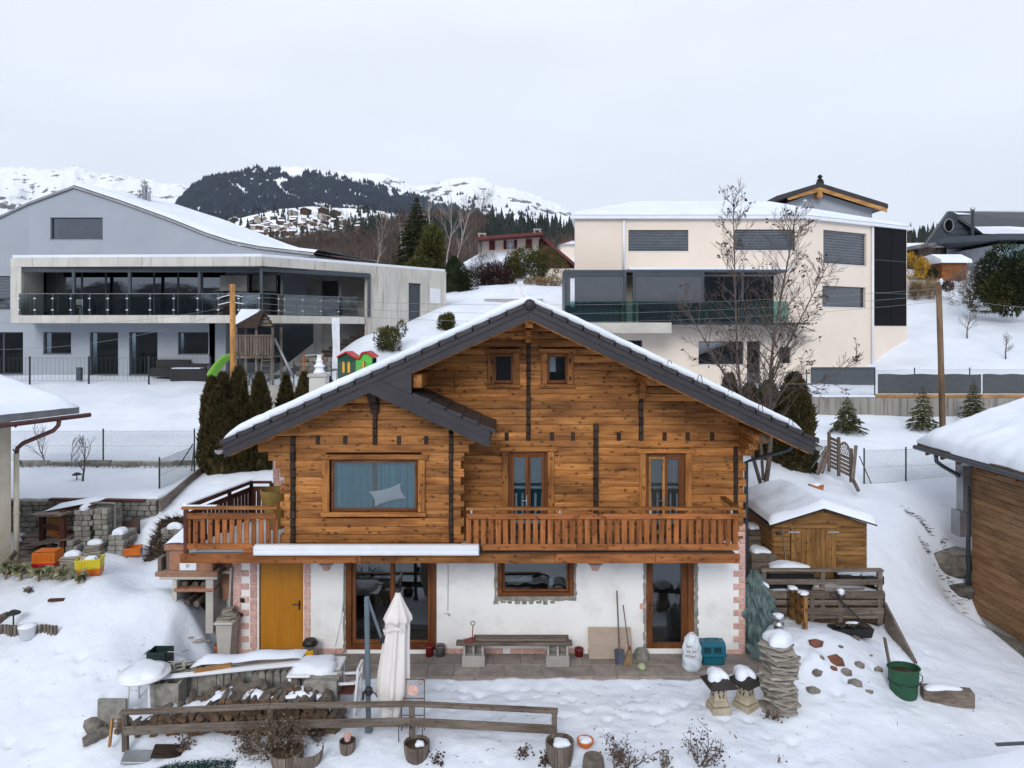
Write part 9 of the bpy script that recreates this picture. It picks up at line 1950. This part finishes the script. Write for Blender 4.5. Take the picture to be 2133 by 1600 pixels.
# kale plants
for k,(px,py,h_,lb) in enumerate(((12,1208,.55,'tall frosted kale plant at the picture edge'),(44,1210,.50,'frosted kale plant right of the tallest one'),(80,1212,.42,'kale plant with bare reddish stalk'),(108,1210,.36,'small kale plant in the middle of the row'),(131,1212,.40,'green kale plant before the slab stack'),(163,1216,.34,'lone kale head at the end of the row'))):
    g = G(px,py); h_ *= .72; rs.seed(100+k); n = 46; a = rs.rand(n)*6.28; el = rs.uniform(-.5,1.0,n); D = np.stack([np.cos(a)*np.cos(el),np.sin(a)*np.cos(el),np.sin(el)],1); P = np.stack([.02*np.cos(a),.02*np.sin(a),h_*rs.uniform(.55,.95,n)],1); L_ = rs.uniform(.12,.24,n); Wd = np.cross(D,rnd_dirs(n)); Wd /= np.linalg.norm(Wd,axis=1,keepdims=True); q1 = P+D*L_[:,None]*.5; V = np.stack([P,q1+Wd*L_[:,None]*.33-np.array([0,0,.02]),P+D*L_[:,None]-np.array([0,0,.05]),q1-Wd*L_[:,None]*.33-np.array([0,0,.02])],1)
    s = MB(); s.tube([(0,0,-.1),(.02,0,h_*.8)],[.03,.02],6); plant('kale_plant',lb,'plant',g,[('leaves',np_mesh('kale_leaves',V,M['kale'])),('stalk',s.mesh('stalk',M['straw']))])
drybush(62,1232,.22,40,'heap of thin pruned twigs on the snow below the kale','twig','twig',9,0,1.4,name='twig_heap',stems=9,r0=.006)
s = MB(); c = W(118,1254,15.6); c.z = H(c.x,c.y); s.box(tuple(c+V3(0,0,.02)),(.34,.10,.05),.01,(0,0,.1)); single(s,'dark_board',M['redwood_x'],c,'short dark board lying alone on the snow','board')
t = thing('log_edging','weathered log roll edging half buried in snow','edging',W(60,1318,14.9))
for (p0,p1,n) in ((-6,42,7),(76,118,6)):
    for k in range(n): px = p0+(p1-p0)*k/(n-1); g = W(px,1322,14.85); part(t,'log','grey_z',lambda s: s.lathe([(.036,-.1),(.036,.19),(.028,.20)],8,tuple(g+V3(0,.03*math.sin(k),0))))
s = MB(); s.bar(W(-10,1296,15.1),W(20,1282,15.4),.14,.16); single(s,'timber_edge',M['grey_x'],W(-10,1296,15.1),'grey squared timber at the picture edge above the log edging','timber')
t = thing('white_bucket','white bucket full of snow between the log edgings','bucket',W(57,1327,14.75)); g = W(57,1327,14.75); part(t,'bucket','whiteplastic',lambda s: s.lathe([(.13,-.02),(.165,.22),(.175,.22),(.175,.24)],20,tuple(g)),True); snowcap(g+V3(0,0,.21),.14,.14,.07,1,t)
for (px,py,Y_,lb) in ((28,1298,15.0,'small black mushroom shaped garden lamp by the bucket'),(160,1003,21.6,'small dark mushroom shaped lamp in the upper garden')):
    g = W(px,py,Y_); t = thing('garden_lamp',lb,'lamp',g); part(t,'stake','black',lambda s: s.tube([g-V3(0,0,.15),g+V3(0,0,.22)],.015,6)); part(t,'hood','black',lambda s: s.lathe([(.14,.20),(.135,.22),(.05,.27),(.01,.28)],14,tuple(g)),True)
# undergrowth on the bank and low stones
rs.seed(77); n = 2600; P = np.stack([rs.uniform(X(328,18.8),X(392,18.8),n),rs.uniform(18.1,19.1,n),np.zeros(n)],1); P[:,2] = Hn(P[:,0],P[:,1])-.02; V = blades(P,np.stack([rs.normal(0,.4,n),-.5-rs.rand(n)*.4,rs.uniform(.0,.9,n)],1),rnd_dirs(n),rs.uniform(.10,.30,n),np.full(n,.03)); o = link(np_mesh('undergrowth',V,M['dry']),'undergrowth'); tag(o,'dry brown undergrowth on the bank',None,None,'stuff')
pile('rough grey stones stacked on the bank behind the barbecue',335,386,1098,1135,17.7,.3,9,True,.26,.14)
t, g = T_('terrace_planter','large ochre planter tub at the back of the terrace','planter',576,1052) if 0 else (None,None)
g = V3(X(574,16.7),16.7,2.55); t = thing('terrace_planter','large ochre tub standing on the left terrace','planter',g); M['ochre'] = plain('ochre',(.27,.175,.05),(.20,.13,.035),.6,.3,scale=5,bmp=.1); part(t,'tub','ochre',lambda s: s.lathe([(.16,0),(.20,.05),(.22,.35),(.27,.55),(.33,.80),(.35,.98),(.33,.98),(.28,.7)],20,tuple(g)),True)
# dark flecks and twigs on the open snow
rs.seed(61); n = 420; px_ = rs.uniform(0,2133,n); Yr = rs.uniform(11.9,15.2,n); xr = (px_-CX)/F*Yr; P = np.stack([xr,Yr,Hn(xr,Yr)+.004],1); sel = ~((xr > -6.9)&(xr < 5.8)&(Yr > 14.5)); P = P[sel]; n = len(P); V = blades(P,np.stack([rs.normal(0,1,n),rs.normal(0,1,n),np.abs(rs.normal(0,.2,n))],1),rnd_dirs(n),rs.uniform(.02,.07,n),np.full(n,.012)); o = link(np_mesh('plant_debris',V,M['deadleaf']),'plant_debris'); tag(o,'scattered dead leaves and twigs on the snow',None,None,'stuff')
rs.seed(79); n = 1500; P = np.stack([rs.uniform(X(1905,19.8),X(1995,19.8),n),19.9+rs.normal(0,.28,n),np.zeros(n)],1); P[:,2] = Hn(P[:,0],P[:,1])-.01; sel = fbm(P[:,0]*3,P[:,1]*3,5,3) > .03; P = P[sel]; n = len(P); V = blades(P,np.stack([rs.normal(0,.7,n),-.5-rs.rand(n)*.4,rs.uniform(0,.3,n)],1),rnd_dirs(n),rs.uniform(.05,.16,n),np.full(n,.03)); o = link(np_mesh('bare_earth',V,M['soil']),'bare_earth'); tag(o,'earth and dead grass showing on the snow bank',None,None,'stuff')
t = thing('low_roof','snow covered low roof edge in the lower corner of the lawn','roof',W(2050,1600,10.6)); part(t,'roof_edge','anthracite',lambda s: s.bar(W(2075,1551,10.75),W(2240,1543,10.75),.05,.03)); part(t,'snow','snow_soft',lambda s: s.grid(lambda u,v: tuple(W(1835,1612,10.5).lerp(W(2230,1548,10.7),u)+V3(0,-1.4*v,.02+.06*math.sin(math.pi*min(1,v*3)/2)-.10*v+.02*math.sin(u*9))),24,10),True)
# ------------------------------------------------------------------ the air between here and the mountains
mh_ = bpy.data.materials.new('haze_air'); mh_.use_nodes = True; mh_.node_tree.nodes.clear()
oo = mh_.node_tree.nodes.new('ShaderNodeOutputMaterial'); pv_ = mh_.node_tree.nodes.new('ShaderNodeVolumePrincipled'); pv_.inputs['Color'].default_value = (.88,.94,1,1); pv_.inputs['Density'].default_value = 2.6e-5; pv_.inputs['Anisotropy'].default_value = 0.0
mh_.node_tree.links.new(pv_.outputs[0], oo.inputs['Volume'])
s = MB(); s.bx(-14000,14000,-9500,12500,-322,2300); hz_ = s.build('haze', mh_, None); tag(hz_, 'thin winter haze', None, None, 'stuff')
